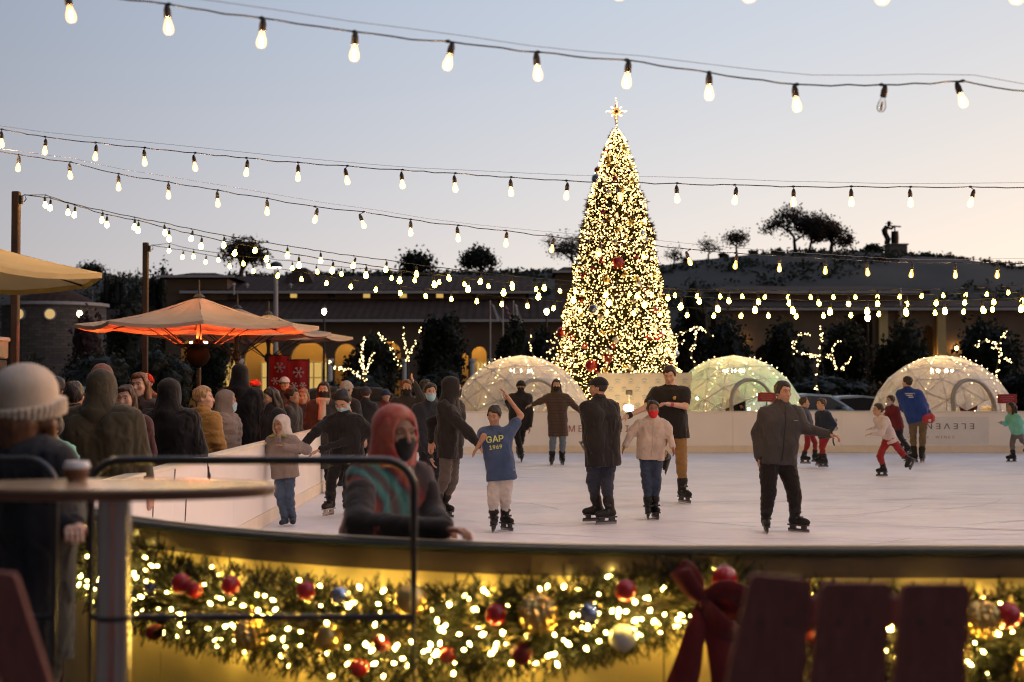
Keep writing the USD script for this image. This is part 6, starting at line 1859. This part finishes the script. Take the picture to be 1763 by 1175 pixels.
    # ---- cuffs and collar
    if sleeve == 'long' and top_kind != 'tee':
        for k in range(2):
            dr = (WR[k] - EL[k]) / np.linalg.norm(WR[k] - EL[k])
            t.part('cuff_band', tube([WR[k] - dr * .035, WR[k] - dr * .02, WR[k] + dr * .006], np.array([.0215, .0225, .021]) * H + add * .55, 10), top_m, world=True, under=tp)
        if hood is None:
            g_ = np.linspace(0, 2 * math.pi, 17)
            e1 = np.cross(updir, fwd); e1 /= np.linalg.norm(e1); e2 = np.cross(e1, updir)
            c_ = nk + updir * .008
            t.part('collar', tube([c_ + (e1 * math.cos(q) * .050 + e2 * -math.sin(q) * .056) * H / 1.7 * 1.25 + updir * .012 * math.sin(q) for q in g_], .017 * H / 1.7, 7, caps=False), top_m, world=True, under=tp, smooth=True)
    # ---- trousers
    if feet or H:
        lm = cloth('legs_%02d%02d%02d' % tuple(int(c * 99) for c in legs), legs)
        lo = np.array(HJ + KN + ANK)
        L_ = Field(lo.min(0) - .2, lo.max(0) + .2, h)
        L_.cap(HJ[0] + updir * .03, HJ[1] + updir * .03, .054 * H * b_, .054 * H * b_, .05)
        for k in range(2):
            ak = ANK[k] + (KN[k] - ANK[k]) * (.22 if skates else .02)
            L_.cap(HJ[k], KN[k], (.053 * H * (.5 + .5 * b_)) * leg_w, .040 * H * leg_w, .05)
            L_.cap(KN[k], KN[k] + (ak - KN[k]) * .35, .040 * H * leg_w, .037 * H * leg_w, .02)
            L_.cap(KN[k] + (ak - KN[k]) * .35, ak, .037 * H * leg_w, .031 * H * leg_w, .02)
        t.part('trousers', folds(L_.mesh(), .017, 15, int(head[0]) % 40, (.8, .8, 1.3)), lm, world=True, smooth=True)
        for k in range(2):
            fd, fu = foot_dir[k]
            s_ = SOLE[k] + fu * lift
            fl = .15 * H
            S_ = Field(np.minimum(s_, ANK[k]) - .3, np.maximum(s_, ANK[k]) + .3, min(h, .013))
            rr = .031 * H / 1.7 * 1.25
            S_.cap(s_ - fd * fl * .30 + fu * rr, s_ + fd * fl * .40 + fu * rr * .85, rr * 1.1, rr * .95, .02)
            S_.cap(s_ + fd * fl * .1 + fu * rr * 1.2, s_ + fd * fl * .5 + fu * rr * .8, rr * 1.1, rr * .8, .02)
            if skates:
                S_.cap(s_ - fd * fl * .22 + fu * rr * 1.3, ANK[k] + (KN[k] - ANK[k]) * .34, rr * 1.15, .040 * H, .03)
            else:
                S_.cap(s_ - fd * fl * .2 + fu * rr, ANK[k], rr * 1.1, .03 * H, .03)
            n_ = fu
            S_.cut(-n_, s_)
            bt = t.part('skate' if skates else 'shoe', S_.mesh(), boot_black if skates else cloth('shoe_dark', shoes or (.03, .03, .03)), world=True, smooth=True)
            if skates:
                rt = np.cross(fd, fu)
                def q3(a, b, c): return s_ + fd * a + fu * b + rt * c
                def blk(a0, a1, b0, b1, w): return hexa([q3(a0, b0, -w), q3(a1, b0, -w), q3(a1, b0, w), q3(a0, b0, w), q3(a0, b1, -w), q3(a1, b1, -w), q3(a1, b1, w), q3(a0, b1, w)])
                a0, a1 = -fl * .50, fl * .60
                t.part('holder', cat([blk(a0 * .95, a1 * .85, -.012, .004, .032), blk(a0 * .8, a0 * .25, -.045, -.012, .016), blk(a1 * .35, a1 * .72, -.045, -.012, .016), blk(a0 * 1.0, a1 * .95, -.058, -.043, .011)]), boot_trim if skates != 'white' else eye_white, world=True, under=bt)
                t.part('blade', blk(a0 * 1.04, a1, -lift + .002, -.058, .0035), blade_m, world=True, under=bt)
                t.part('buckle', cat([blk(fl * .02, fl * .10, .065, .085, .055), blk(-fl * .1, fl * .02, .12, .14, .056)]), boot_trim, world=True, under=bt)
    if extra:
        extra(t, dict(R=R, hd=hd, hs=hs, toW=toW, fwd=fwd, right=right, hp=hp, nk=nk, chest=ch2, WR=WR, EL=EL, SH=SH, H=H, add=add, top=m, tp=tp, updir=updir, h=h, toph=top_m))
    return t

def on_surface(mesh, origin, direction):
    """first hit of a ray with a mesh"""
    m = trimesh.Trimesh(mesh[0], mesh[1], process=False)
    loc, _, _ = m.ray.intersects_location([origin], [direction], multiple_hits=False)
    return loc[0] if len(loc) else None

BLK = (.018, .016, .016)

# ------------------------------------------------------------------ the skaters
LB = (.36, .58, .66)
def shirt_print(t, k):
    """GAP 1969 across the chest, wrapped onto the shirt's front"""
    up = k['updir'] - (k['updir'] @ k['fwd']) * k['fwd']; up /= np.linalg.norm(up)
    rt = np.cross(up, k['fwd'])
    tm = trimesh.Trimesh(k['top'][0], k['top'][1], process=False)
    from scipy.spatial import cKDTree
    nv = np.array(tm.vertex_normals)
    front = nv @ k['fwd'] > .15
    kd = cKDTree((np.array(tm.vertices)[front]) @ np.stack([rt, up], 1))
    fv = np.array(tm.vertices)[front]
    for text, w, hgt, dz in (('GAP', .185, .066, .03), ('1969', .14, .042, -.045)):
        m = meshkit.text_mesh(text, hgt, .004, bold=True)
        v = np.array(m.vertices); v[:, 0] -= (v[:, 0].min() + v[:, 0].max()) / 2
        v[:, 0] *= w / (v[:, 0].max() - v[:, 0].min())
        m2 = trimesh.Trimesh(v, m.faces).subdivide_to_size(.012, max_iter=6) if True else m
        v = np.array(m2.vertices)
        c = k['chest'] - up * .06
        uv0 = np.array([c @ rt, c @ up])
        uv = uv0 + v[:, :2] + (0, dz)
        dd, ii = kd.query(uv, k=6)
        dep = (fv[ii] @ k['fwd'])
        wgt = 1 / (dd + .004); dep = (dep * wgt).sum(1) / wgt.sum(1)
        p = rt * (uv[:, :1]) + up * (uv[:, 1:2]) + k['fwd'] * (dep + .006 + v[:, 2] )[:, None]
        # third axis: restore the component outside the (rt, up, fwd) frame
        for c_ in trimesh.graph.connected_components(m2.face_adjacency, nodes=np.arange(len(m2.faces))):
            t.part('letter', (p, np.array(m2.faces)[c_]), plain('print_lime', (.55, .62, .20), .6, vary=.05), world=True, under=k['tp'])

person('boy in a blue GAP t-shirt and grey joggers skating with one arm raised', 15.3, 1.36, (851, 716), (862, 812), face=-8, look=-20,
       feet=[(850, 917, 0, -5, 0), (872, 914, .1, 35, 0)], hands=[(822, 770, -.1), (874, 684, .15)], elbows=[(833, 752, -.1), (897, 716, .12)], hs=.84, top=(.045, .075, .155), top_kind='tee', sleeve='short', legs=(.50, .46, .43), nod=18, skin='tan', extra=shirt_print, curl=.3, hem=.12, leg_w=1.12, tilt=-6)

def hand_strap(t, k):
    w = k['WR'][1]
    t.part('strap', tube([w + (.0, -.03, .05), w + (.03, -.04, -.01), w + (.03, -.04, -.08), w + (.045, -.04, -.12)], .008, 5), boot_black, world=True)
    c = k['chest'] - k['right'] * .1
    hit = on_surface(k['top'], c + k['fwd'] * .5, -k['fwd'])
    if hit is not None:
        t.part('small_logo', cbox(hit + k['fwd'] * .002, (.075, .004, .010), .001), plain('logo_grey', (.22, .2, .19), .6), world=True, under=k['tp'])
    # zip and hem band
    pts = []
    for q in np.linspace(.02, .97, 14):
        c = k['hp'] + (k['nk'] - k['hp']) * q
        hit = on_surface(k['top'], c + k['fwd'] * .6, -k['fwd'])
        if hit is not None:
            pts.append(hit + k['fwd'] * .003)
    if len(pts) > 3:
        t.part('zip', tube(pts, .004, 4), boot_black, world=True, under=k['tp'])

person('woman in a charcoal zip jacket and black leggings, arm out holding a strap', 15.3, 1.66, (1348, 676), (1338, 795), face=12, look=28,
       feet=[(1319, 919, -.05, -4, 0), (1374, 917, .05, 42, 0)], hands=[(1306, 788, -.02), (1428, 748, -.15)], elbows=[(1303, 745, .05), (1388, 738, -.02)], bulk=1.14, top=(.045, .042, .042), top_kind='jacket', legs=(.012, .010, .010), hair='black', style='bun', skin='tan', extra=hand_strap, hem=.03, nod=3, curl=.9, leg_w=1.22)

person('man in a black jacket and dark cap, back half turned, looking left', 16.2, 1.68, (1030, 668), (1037, 782), face=-150, look=-105,
       feet=[(1045, 903, -.08, -60, 0), (1024, 898, .12, -70, 0)], hands=[(1046, 785, .12), (1022, 765, .26)], elbows=[(1060, 735, .05), (1018, 735, .2)], bulk=1.12, top=BLK, top_kind='jacket', legs=(.03, .035, .055), hat='cap', hat_col=(.012, .012, .013), skin='tan', hem=.14, leg_w=1.08,
       extra=lambda t, k: t.part('cap_badge', k['toW'](ball((.045, -.085, .055), (.012, .008, .012), 1)), paint_white, world=True))

person('girl in a cream zip cardigan with a red face mask skating, arms held out low', 16.7, 1.38, (1124, 705), (1120, 785), face=2, look=4,
       feet=[(1116, 895, 0, -8, 0), (1128, 894, .05, 14, 0)], hands=[(1076, 768, -.1), (1158, 770, -.1)], elbows=[(1089, 742, 0), (1150, 738, 0)], hs=.82, top=(.52, .43, .36), top_kind='jacket', legs=(.035, .05, .09), hair='dark', style='bun', mask=(.55, .03, .035), skin='brown', hem=.06,
       extra=lambda t, k: t.part('zip', tube([h_ + k['fwd'] * .003 for q in np.linspace(-.02, .93, 10) if (h_ := on_surface(k['top'], k['hp'] + (k['nk'] - k['hp']) * q + k['fwd'] * .5, -k['fwd'])) is not None], .004, 4), plain('zip_pale', (.4, .34, .3), .4), world=True, under=k['tp']))

def wrist_band(t, k):
    for i, m in ((0, boot_black), (1, plain('band_red', (.35, .04, .05), .6))):
        d_ = (k['WR'][i] - k['EL'][i]); d_ /= np.linalg.norm(d_)
        t.part('wristband', tube([k['WR'][i] - d_ * .085, k['WR'][i] - d_ * .03], .043 if i == 0 else .034, 10), m, world=True)
    hit = on_surface(k['top'], k['chest'] - k['right'] * .07 + k['fwd'] * .5, -k['fwd'])
    if hit is not None:
        t.part('badge', ball(hit, (.028, .008, .028), 2), plain('badge_gold', (.45, .28, .08), .4, metal=.5), world=True, under=k['tp'])

person('tall man in a black t-shirt and tan trousers looking down at his hand', 19.0, 1.82, (1153, 646), (1158, 742), face=-12, look=-14, nod=24,
       feet=[(1150, 806, .75, -20, 35), (1178, 866, -.1, 25, 0)], hands=[(1078, 718, -.3), (1150, 696, -.38)], elbows=[(1112, 702, -.1), (1180, 700, -.15)], knees=[(1132, 775, .1), None], top=BLK, top_kind='tee', sleeve='short', legs=(.26, .145, .055), hair='black', style='short', skin='light', extra=wrist_band, curl=.7, hem=.10, mask=None, leg_w=1.05, hs=1.0)

person('skater in a black hood and grey brown trousers reaching for the boy in blue', 16.9, 1.68, (780, 668), (775, 778), face=65, look=100,
       feet=[(752, 889, .0, 40, 0), (765, 892, .1, 50, 0)], hands=[(826, 768, -.35), (742, 760, .25)], elbows=[(806, 745, -.25), (742, 728, .2)], bulk=1.02, top=BLK, top_kind='jacket', legs=(.105, .085, .075), hood=(.018, .016, .016), style='short', mask=(.02, .02, .02), skin='light', hem=.08)

person('skater with a pale blue mask, half hidden behind the black hooded skater', 18.6, 1.62, (741, 676), (742, 770), face=10, look=15,
       feet=[(732, 862, 0), (748, 860, .1)], hands=[(742, 790, -.2), None], top=(.028, .030, .038), top_kind='jacket', legs=(.02, .02, .025), hair='black', mask=LB, skin='light')

person('dark haired man in black with a pale blue mask bending down at the boards', 17.0, 1.70, (590, 692), (598, 780), face=-25, look=-15, nod=38,
       feet=[(566, 888, 0, -20, 0), (597, 886, .25, 0, 0)], hands=[(512, 778, -.2), (552, 775, -.3)], elbows=[(545, 742, -.1), (640, 745, 0)], bulk=1.15, top=(.014, .014, .018), top_kind='jacket', legs=(.014, .013, .014), hair='black', style='short', mask=LB, skin='light', hem=.05, hs=1.12, skates='white')

person('child in a grey coat and white hood leaning on the left boards', 15.9, 1.27, (483, 733), (490, 805), face=-18, look=-28,
       feet=[(489, 903, 0, -10, 0), (504, 902, .05, 10, 0)], hands=[(478, 752, -.16), (488, 768, -.2)], elbows=[(468, 782, -.05), (528, 775, -.05)], hs=.86, bulk=1.1, top=(.23, .185, .165), top_kind='coat', legs=(.06, .09, .15), hood=(.52, .46, .43), style='short', skin='tan', skates=False, shoes=(.02, .03, .05), hem=.16, nod=6,
       extra=lambda t, k: t.part('collar_lining', tube([k['nk'] + k['fwd'] * .085 + k['right'] * q * .1 + np.array([0, 0, .01 - abs(q) * .01]) for q in (-1, -.5, 0, .5, 1)], .012, 6), plain('lime_lining', (.34, .38, .06), .7), world=True))

person('man in black with beanie and black mask skating below the first dome', 28.4, 1.66, (897, 666), (893, 730), face=5, look=-5,
       feet=[(898, 797, -.1, 0, 0), (893, 790, .3, 5, 0)], hands=[(872, 690, .1), (912, 735, -.1)], top=BLK, top_kind='coat', legs=(.014, .013, .013), hat='beanie', hat_col=(.012, .012, .012), mask=(.015, .015, .015), skin='tan', bulk=1.05, hem=.12)

stripe_m = _mk('striped_knit', {'g': ('geometry', {}), 'w': ('wave_texture', dict(bands_direction='z', scale=6.0, distortion=.6)), 'r': ('rgb_ramp', {'ramp': [(0., (.035, .022, .018)), (.45, (.06, .04, .03)), (.62, (.17, .04, .035)), (.8, (.05, .055, .03)), (1., (.03, .025, .02))]}), 'p': ('principled_bsdf', dict(roughness=.9, sheen_weight=.2))},
    [('g.position', 'w.vector'), ('w.fac', 'r.fac'), ('r.color', 'p.base_color')], 'p.BSDF')
person('long haired skater in a striped hoodie and jeans with both arms stretched out', 27.4, 1.66, (958, 664), (961, 738), face=0, look=0,
       feet=[(950, 802, 0, -10, 0), (968, 801, .1, 10, 0)], hands=[(916, 697, 0), (1012, 718, 0)], elbows=[(930, 692, .0), (990, 700, .0)], top=(.05, .03, .02), tname=stripe_m, top_kind='hoodie', legs=(.12, .16, .22), hair='dark', style='long', mask=(.02, .02, .02), skin='light', hem=.16)

person('skater kicking a foot back, mostly hidden behind the man in the black jacket', 29.5, 1.2, (1030, 700), (1028, 738), face=90, look=100,
       feet=[(1022, 790, 0, 90, 0), (1000, 768, 0, 90, 60)], hands=[(1040, 735, .1), (1038, 735, -.1)], hs=.85, top=(.3, .28, .28), top_kind='jacket', legs=(.22, .20, .21), skin='tan', knees=[None, (1022, 764, 0)])

person('child in red trousers skating, half hidden by the woman in the jacket', 26.6, 1.24, (1385, 694), (1392, 742), face=60, look=80,
       feet=[(1386, 799, .0, 60, 0), (1406, 796, .3, 70, 0)], hands=[(1402, 738, -.1), (1398, 735, .2)], hs=.85, top=(.05, .06, .09), top_kind='hoodie', legs=(.26, .022, .028), hair='brown', skin='light')
person('child in a navy jersey and red trousers skating left, below the parked blue car', 26.2, 1.28, (1414, 696), (1421, 748), face=-60, look=-75,
       feet=[(1418, 805, 0, -70, 0), (1412, 802, .2, -60, 0)], hands=[(1404, 740, -.1), (1430, 745, -.2)], hs=.86, top=(.020, .028, .055), top_kind='tee', sleeve='long', legs=(.26, .022, .028), hair='brown', skin='light', hem=.1)

def back_number(t, k):
    b = -k['fwd']
    hit = on_surface(k['top'], k['chest'] - k['updir'] * .05 + b * .6, -b)
    if hit is not None:
        t.part('back_figure', cat([box(hit + b * .004 + np.array([0, 0, z]), (.012, .03, .02)) for z in (.05, 0, -.05)]), plain('figure_red', (.35, .04, .05), .6), world=True, under=k['tp'])

person('boy in a white jersey and red trousers with one leg kicked back', 24.2, 1.26, (1512, 706), (1532, 756), face=-72, look=-80,
       feet=[(1519, 821, 0, -80, 0), (1573, 800, .1, -80, 62)], hands=[(1501, 738, .1), (1500, 748, -.25)], elbows=[(1520, 735, .1), (1518, 746, -.25)], hs=.86, top=(.58, .50, .50), top_kind='tee', sleeve='long', legs=(.28, .022, .028), hair='dark', skin='light', hem=.1, leg_w=1.15, extra=back_number,
       knees=[(1515, 785, -.1), (1550, 777, .05)])

person('girl in a dark red hoodie and pale mask behind the white jersey', 29.4, 1.32, (1533, 690), (1545, 735), face=-60, look=-70,
       feet=[(1566, 782, 0, -70, 25), (1556, 775, .2, -60, 0)], hands=[(1522, 716, -.1), (1524, 712, .2)], hs=.86, top=(.14, .016, .022), top_kind='hoodie', legs=(.02, .02, .022), hair='dark', style='short', mask=(.5, .5, .52), skin='light', skates=True)

def back_print(t, k):
    b = -k['fwd']
    for w, z in ((.24, .05), (.19, .015), (.10, -.02)):
        hit = on_surface(k['top'], k['chest'] + np.array([0, 0, z + .03]) + b * .6, -b)
        if hit is not None:
            t.part('printed_line', xf(cbox((0, 0, 0), (w, .008, .02), .001), rz(math.atan2(-b[0], b[1]) if False else 0), hit + b * .004), plain('print_white', (.5, .5, .52), .6), world=True, under=k['tp'])
    hit = k['hp'] + k['right'] * .18 + np.array([0, 0, .02])
    t.part('waist_bag', cbox(hit + b * .05, (.26, .18, .19), .05), plain('bag_red', (.42, .025, .03), .6), world=True)
    t.part('bag_badge', ball(hit + b * .14 + np.array([.03, 0, -.04]), (.03, .012, .03), 1), paint_white, world=True)

person('man in a royal blue jacket seen from behind with a red waist bag', 28.2, 1.72, (1562, 659), (1581, 722), face=168, look=-140,
       feet=[(1588, 797, .0, 150, 0), (1572, 796, .1, -150, 0)], hands=[(1600, 712, .2), (1563, 715, .25)], bulk=1.12, top=(.02, .05, .22), top_kind='jacket', legs=(.15, .105, .06), hair='dark', skin='light', extra=back_print, hem=.05)

person('girl in a mint green top with dark hair at the right edge', 28.6, 1.34, (1741, 703), (1752, 744), face=-75, look=-85,
       feet=[(1742, 797, 0, -85, 0), (1775, 778, .2, -80, 40)], hands=[(1724, 728, -.15), (1760, 730, .2)], hs=.88, top=(.18, .52, .42), top_kind='jacket', legs=(.15, .13, .13), hair='dark', style='long', skin='tan', hem=.06)

person('man with a hand to his forehead and a black mask', 22.0, 1.68, (700, 668), (700, 752), face=5, look=12,
       feet=[(694, 836, 0), (706, 836, 0)], hands=[(713, 660, -.12), None], elbows=[(728, 692, -.1), None], top=(.03, .028, .03), top_kind='jacket', legs=(.02, .02, .02), hair='auburn', style='short', mask=(.014, .014, .014), skin='light')
person('dark haired skater in black glancing aside between two masked skaters', 24.0, 1.62, (733, 666), (733, 745), face=40, look=60,
       feet=[(728, 820, 0), (738, 820, 0)], top=(.025, .023, .024), legs=(.02, .02, .02), hair='dark', style='long', skin='light')

# ------------------------------------------------------------------ child in the tie-dye hood leaning on the near boards
tie = _mk('tie_dye', {'g': ('geometry', {}), 'w': ('wave_texture', dict(bands_direction='diagonal', scale=.85, distortion=7.0, detail=2.5, detail_scale=.55, detail_roughness=.55)),
    'r': ('rgb_ramp', {'ramp': [(0.0, (.025, .018, .018)), (.2, (.05, .016, .014)), (.38, (.15, .022, .022)), (.52, (.24, .055, .022)), (.64, (.14, .02, .03)), (.74, (.05, .03, .03)), (.84, (.04, .14, .14)), (.93, (.05, .20, .18)), (1.0, (.08, .05, .05))]}), 'n2': ('noise_texture', dict(scale=70.0)), 'b': ('bump', dict(strength=.3, distance=.01)), 'p': ('principled_bsdf', dict(roughness=.9, sheen_weight=.2))},
    [('g.position', 'w.vector'), ('w.fac', 'r.fac'), ('r.color', 'p.base_color'), ('g.position', 'n2.vector'), ('n2.fac', 'b.height'), ('b.normal', 'p.normal')], 'p.BSDF')
hood_tie = _mk('hood_tie_dye', {'g': ('geometry', {}), 'n': ('noise_texture', dict(scale=5.0, detail=3.0, distortion=1.0)),
    'r': ('rgb_ramp', {'ramp': [(.25, (.14, .016, .016)), (.45, (.32, .040, .030)), (.6, (.40, .14, .09)), (.75, (.36, .27, .28))]}), 'p': ('principled_bsdf', dict(roughness=.9, sheen_weight=.25))},
    [('g.position', 'n.vector'), ('n.fac', 'r.fac'), ('r.color', 'p.base_color')], 'p.BSDF')
def dark_sleeves(t, k):
    for i in range(2):
        F = Field(np.minimum(k['SH'][i], np.minimum(k['EL'][i], k['WR'][i])) - .12, np.maximum(k['SH'][i], np.maximum(k['EL'][i], k['WR'][i])) + .12, .010)
        F.cap(k['SH'][i] + (k['EL'][i] - k['SH'][i]) * .35, k['EL'][i], .074, .064, .03)
        d_ = k['WR'][i] - k['EL'][i]
        F.cap(k['EL'][i], k['WR'][i] - d_ * .03, .064, .046, .03)
        t.part('dark_sleeve', folds(F.mesh(), .008, 13, 4), cloth('sleeve_black', (.018, .015, .015)), world=True, smooth=True, under=k['tp'])

person('child in a red tie-dye hood and black mask leaning on the near boards', 6.72, 1.46, (684, 748, 0), (640, 960, .12), face=30, look=36, nod=2,
       feet=[None, None], hands=[(768, 912, -.62), (765, 905, -.15)], elbows=[(620, 905, -.40), (742, 885, .05)], hs=.98, top=(.15, .03, .03), tname=tie, top_kind='hoodie', legs=(.02, .02, .02), hair='black', style='buzz', hood=hood_tie, mask=(.016, .014, .014), skin='brown', bulk=1.05, extra=dark_sleeves, curl=.75, res=.011)

# ------------------------------------------------------------------ the crowd outside the left boards
CR = 'people in the crowd outside the left boards'
def crowd(label, d, H, head, hip, **k):
    k.setdefault('skates', False); k.setdefault('gz', -.02)
    person(label, d, H, head, hip, group=None, **k)

crowd('woman in a cream ribbed knitted hat and black jacket at the far left', 5.25, 1.52, (52, 700), (40, 960), face=145, look=158, bulk=1.22, top=(.020, .019, .022), top_kind='coat', hair='auburn', style='bob', hat='knit', hat_col=(.66, .53, .40), skin='light', gz=DECK, hem=.4, hands=[(125, 905, -.12), (-60, 930, 0)], elbows=[(118, 862, .25), (-70, 850, .1)], res=.012, hs=1.0, legs=(.02, .02, .025), feet=[None, None])
crowd('person in an olive green hooded coat seen from behind at the left boards', 10.7, 1.74, (178, 668), (180, 850), face=175, look=160, bulk=1.42, top=(.062, .050, .028), top_kind='coat', hood=(.060, .048, .028), style='short', skin='light', res=.015, hem=.2)
crowd('woman with long light brown hair facing us in the crowd left of the parasol mast', 13.4, 1.66, (240, 664), (243, 800), face=-10, look=-12, top=(.05, .035, .03), hair='auburn', style='long', skin='light')
crowd('girl with brown hair beside the long haired woman, peering past the olive coat', 12.4, 1.5, (216, 688), (222, 820), face=-10, look=-5, top=(.07, .03, .03), hair='brown', style='long', skin='light', hs=.95)
crowd('man in a red knitted hat far back behind the long haired woman', 19.0, 1.7, (252, 660), (256, 770), face=10, top=(.10, .09, .08), hat='beanie', hat_col=(.40, .03, .03), skin='light')
crowd('person all in black with a hood seen from behind, left of the blond child', 12.9, 1.72, (293, 678), (292, 820), face=170, look=170, bulk=1.3, top=(.010, .009, .009), top_kind='coat', hood=(.010, .009, .009), skin='light')
crowd('blond child in a mustard yellow jacket seen from the side', 14.6, 1.42, (351, 686), (352, 800), face=150, look=95, top=(.28, .16, .05), top_kind='puffy', hair='blond', style='short', skin='light', hs=.95)
crowd('person in a grey hood and pale blue mask, in profile at the left boards', 15.6, 1.64, (392, 692), (385, 800), face=80, look=88, bulk=1.1, top=(.16, .125, .11), top_kind='puffy', hood=(.17, .14, .13), mask=LB, skin='tan', hair='dark')
crowd('tall person in a black hood standing behind the grey hoodie', 18.5, 1.84, (414, 646), (412, 770), face=180, look=175, bulk=1.2, top=(.010, .010, .012), top_kind='coat', hood=(.010, .010, .012), skin='light')
crowd('child in a red cap among the crowd below the red banners', 20.0, 1.4, (439, 668), (438, 760), face=-120, look=-150, top=(.06, .03, .03), hat='cap', hat_col=(.42, .05, .03), skin='light', hs=.9)
crowd('curly haired woman bending her head in front of the red banners', 17.6, 1.58, (466, 684), (470, 790), face=-50, look=-60, nod=18, top=(.03, .025, .024), top_kind='coat', hair='dark', style='curly', skin='light')
crowd('person in a white cap just below the red banners', 23.0, 1.66, (490, 662), (490, 750), face=10, look=20, top=(.05, .04, .04), hat='cap', hat_col=(.60, .55, .52), skin='light')
crowd('woman with tied back hair in profile looking right, below the red banners', 19.4, 1.6, (504, 682), (500, 775), face=75, look=82, top=(.025, .022, .026), top_kind='coat', hair='dark', style='bun', skin='tan')
crowd('blond child in a dark coat with a pale collar beside the left boards', 21.5, 1.5, (522, 684), (520, 765), face=-10, look=0, top=(.03, .035, .05), hair='blond', style='long', skin='light', hs=.95)
crowd('woman with long black hair, a black mask and a cream scarf', 20.6, 1.66, (557, 672), (556, 770), face=0, look=0, top=(.04, .036, .036), top_kind='coat', hair='black', style='long', mask=(.014, .014, .014), skin='light',
      extra=lambda t, k: t.part('scarf', folds(cat([tube([k['nk'] + k['fwd'] * .10 + k['right'] * q - np.array([0, 0, .02 + abs(q) * .2]) for q in (-.09, -.04, 0, .04, .09)], .045, 8), tube([k['nk'] + k['fwd'] * .13 - np.array([0, 0, .03]), k['nk'] + k['fwd'] * .17 - np.array([0, 0, .3])], [.05, .06], 8)]), .02, 16, 2), cloth('scarf_cream', (.46, .36, .28)), world=True, smooth=True))
crowd('person in a pale grey knitted hat behind the bending man', 22.0, 1.68, (597, 670), (598, 765), face=150, look=150, top=(.03, .03, .034), hat='beanie', hat_col=(.36, .33, .30), skin='light')
crowd('person in a dark hat behind the bending man, right of the grey knitted hat', 24.5, 1.6, (630, 678), (632, 765), face=160, look=170, top=(.03, .03, .04), hat='beanie', hat_col=(.05, .04, .05), skin='light')
crowd('person in a navy hat and red scarf behind the tie-dye hood', 26.0, 1.58, (664, 682), (660, 760), face=30, look=30, top=(.16, .03, .03), hat='beanie', hat_col=(.03, .04, .09), skin='light')
crowd('dark figure with cropped hair between the knitted hat woman and the olive coat', 13.5, 1.68, (98, 672), (100, 810), face=160, look=150, bulk=1.15, top=(.014, .012, .013), top_kind='coat', hair='black', skin='tan')
crowd('brown haired person in a dark brown coat left of the olive coat', 12.0, 1.66, (128, 682), (130, 830), face=175, look=175, bulk=1.15, top=(.035, .02, .014), top_kind='coat', hair='dark', style='short', skin='tan')
crowd('child in a bright mint jacket glimpsed right of the knitted hat woman', 9.2, 1.22, (84, 738), (84, 850), face=-20, look=-30, top=(.22, .55, .38), top_kind='puffy', hair='dark', skin='tan', hs=.85)
crowd('person with a turned up hood just behind the olive green hood', 13.8, 1.78, (176, 652), (176, 790), face=-170, look=-170, top=(.12, .06, .05), hood=(.16, .08, .065), skin='light')

# seated or standing guests in the domes
person('woman with dark hair in a black top at the doorway of the green-lit dome', 35.0, 1.58, (1267, 677), (1266, 722), face=0, look=-20, skates=False, top=(.02, .018, .018), top_kind='tee', sleeve='long', hair='dark', style='long', skin='light', hands=[(1258, 706, -.2), (1277, 702, -.2)])
person('guest in a dark red coat with back turned in the last dome', 35.2, 1.5, (1667, 686), (1667, 730), face=175, look=175, skates=False, top=(.12, .012, .022), hair='blond', style='short', skin='light', hands=[(1658, 722, .2), (1676, 722, .2)])
person('person in a maroon knitted hat just right of the tall man', 33.6, 1.4, (1139, 690), (1139, 738), face=10, look=10, skates=False, top=(.04, .045, .06), hat='beanie', hat_col=(.20, .02, .04), skin='light', hands=[(1131, 706, -.15), (1156, 700, -.15)])
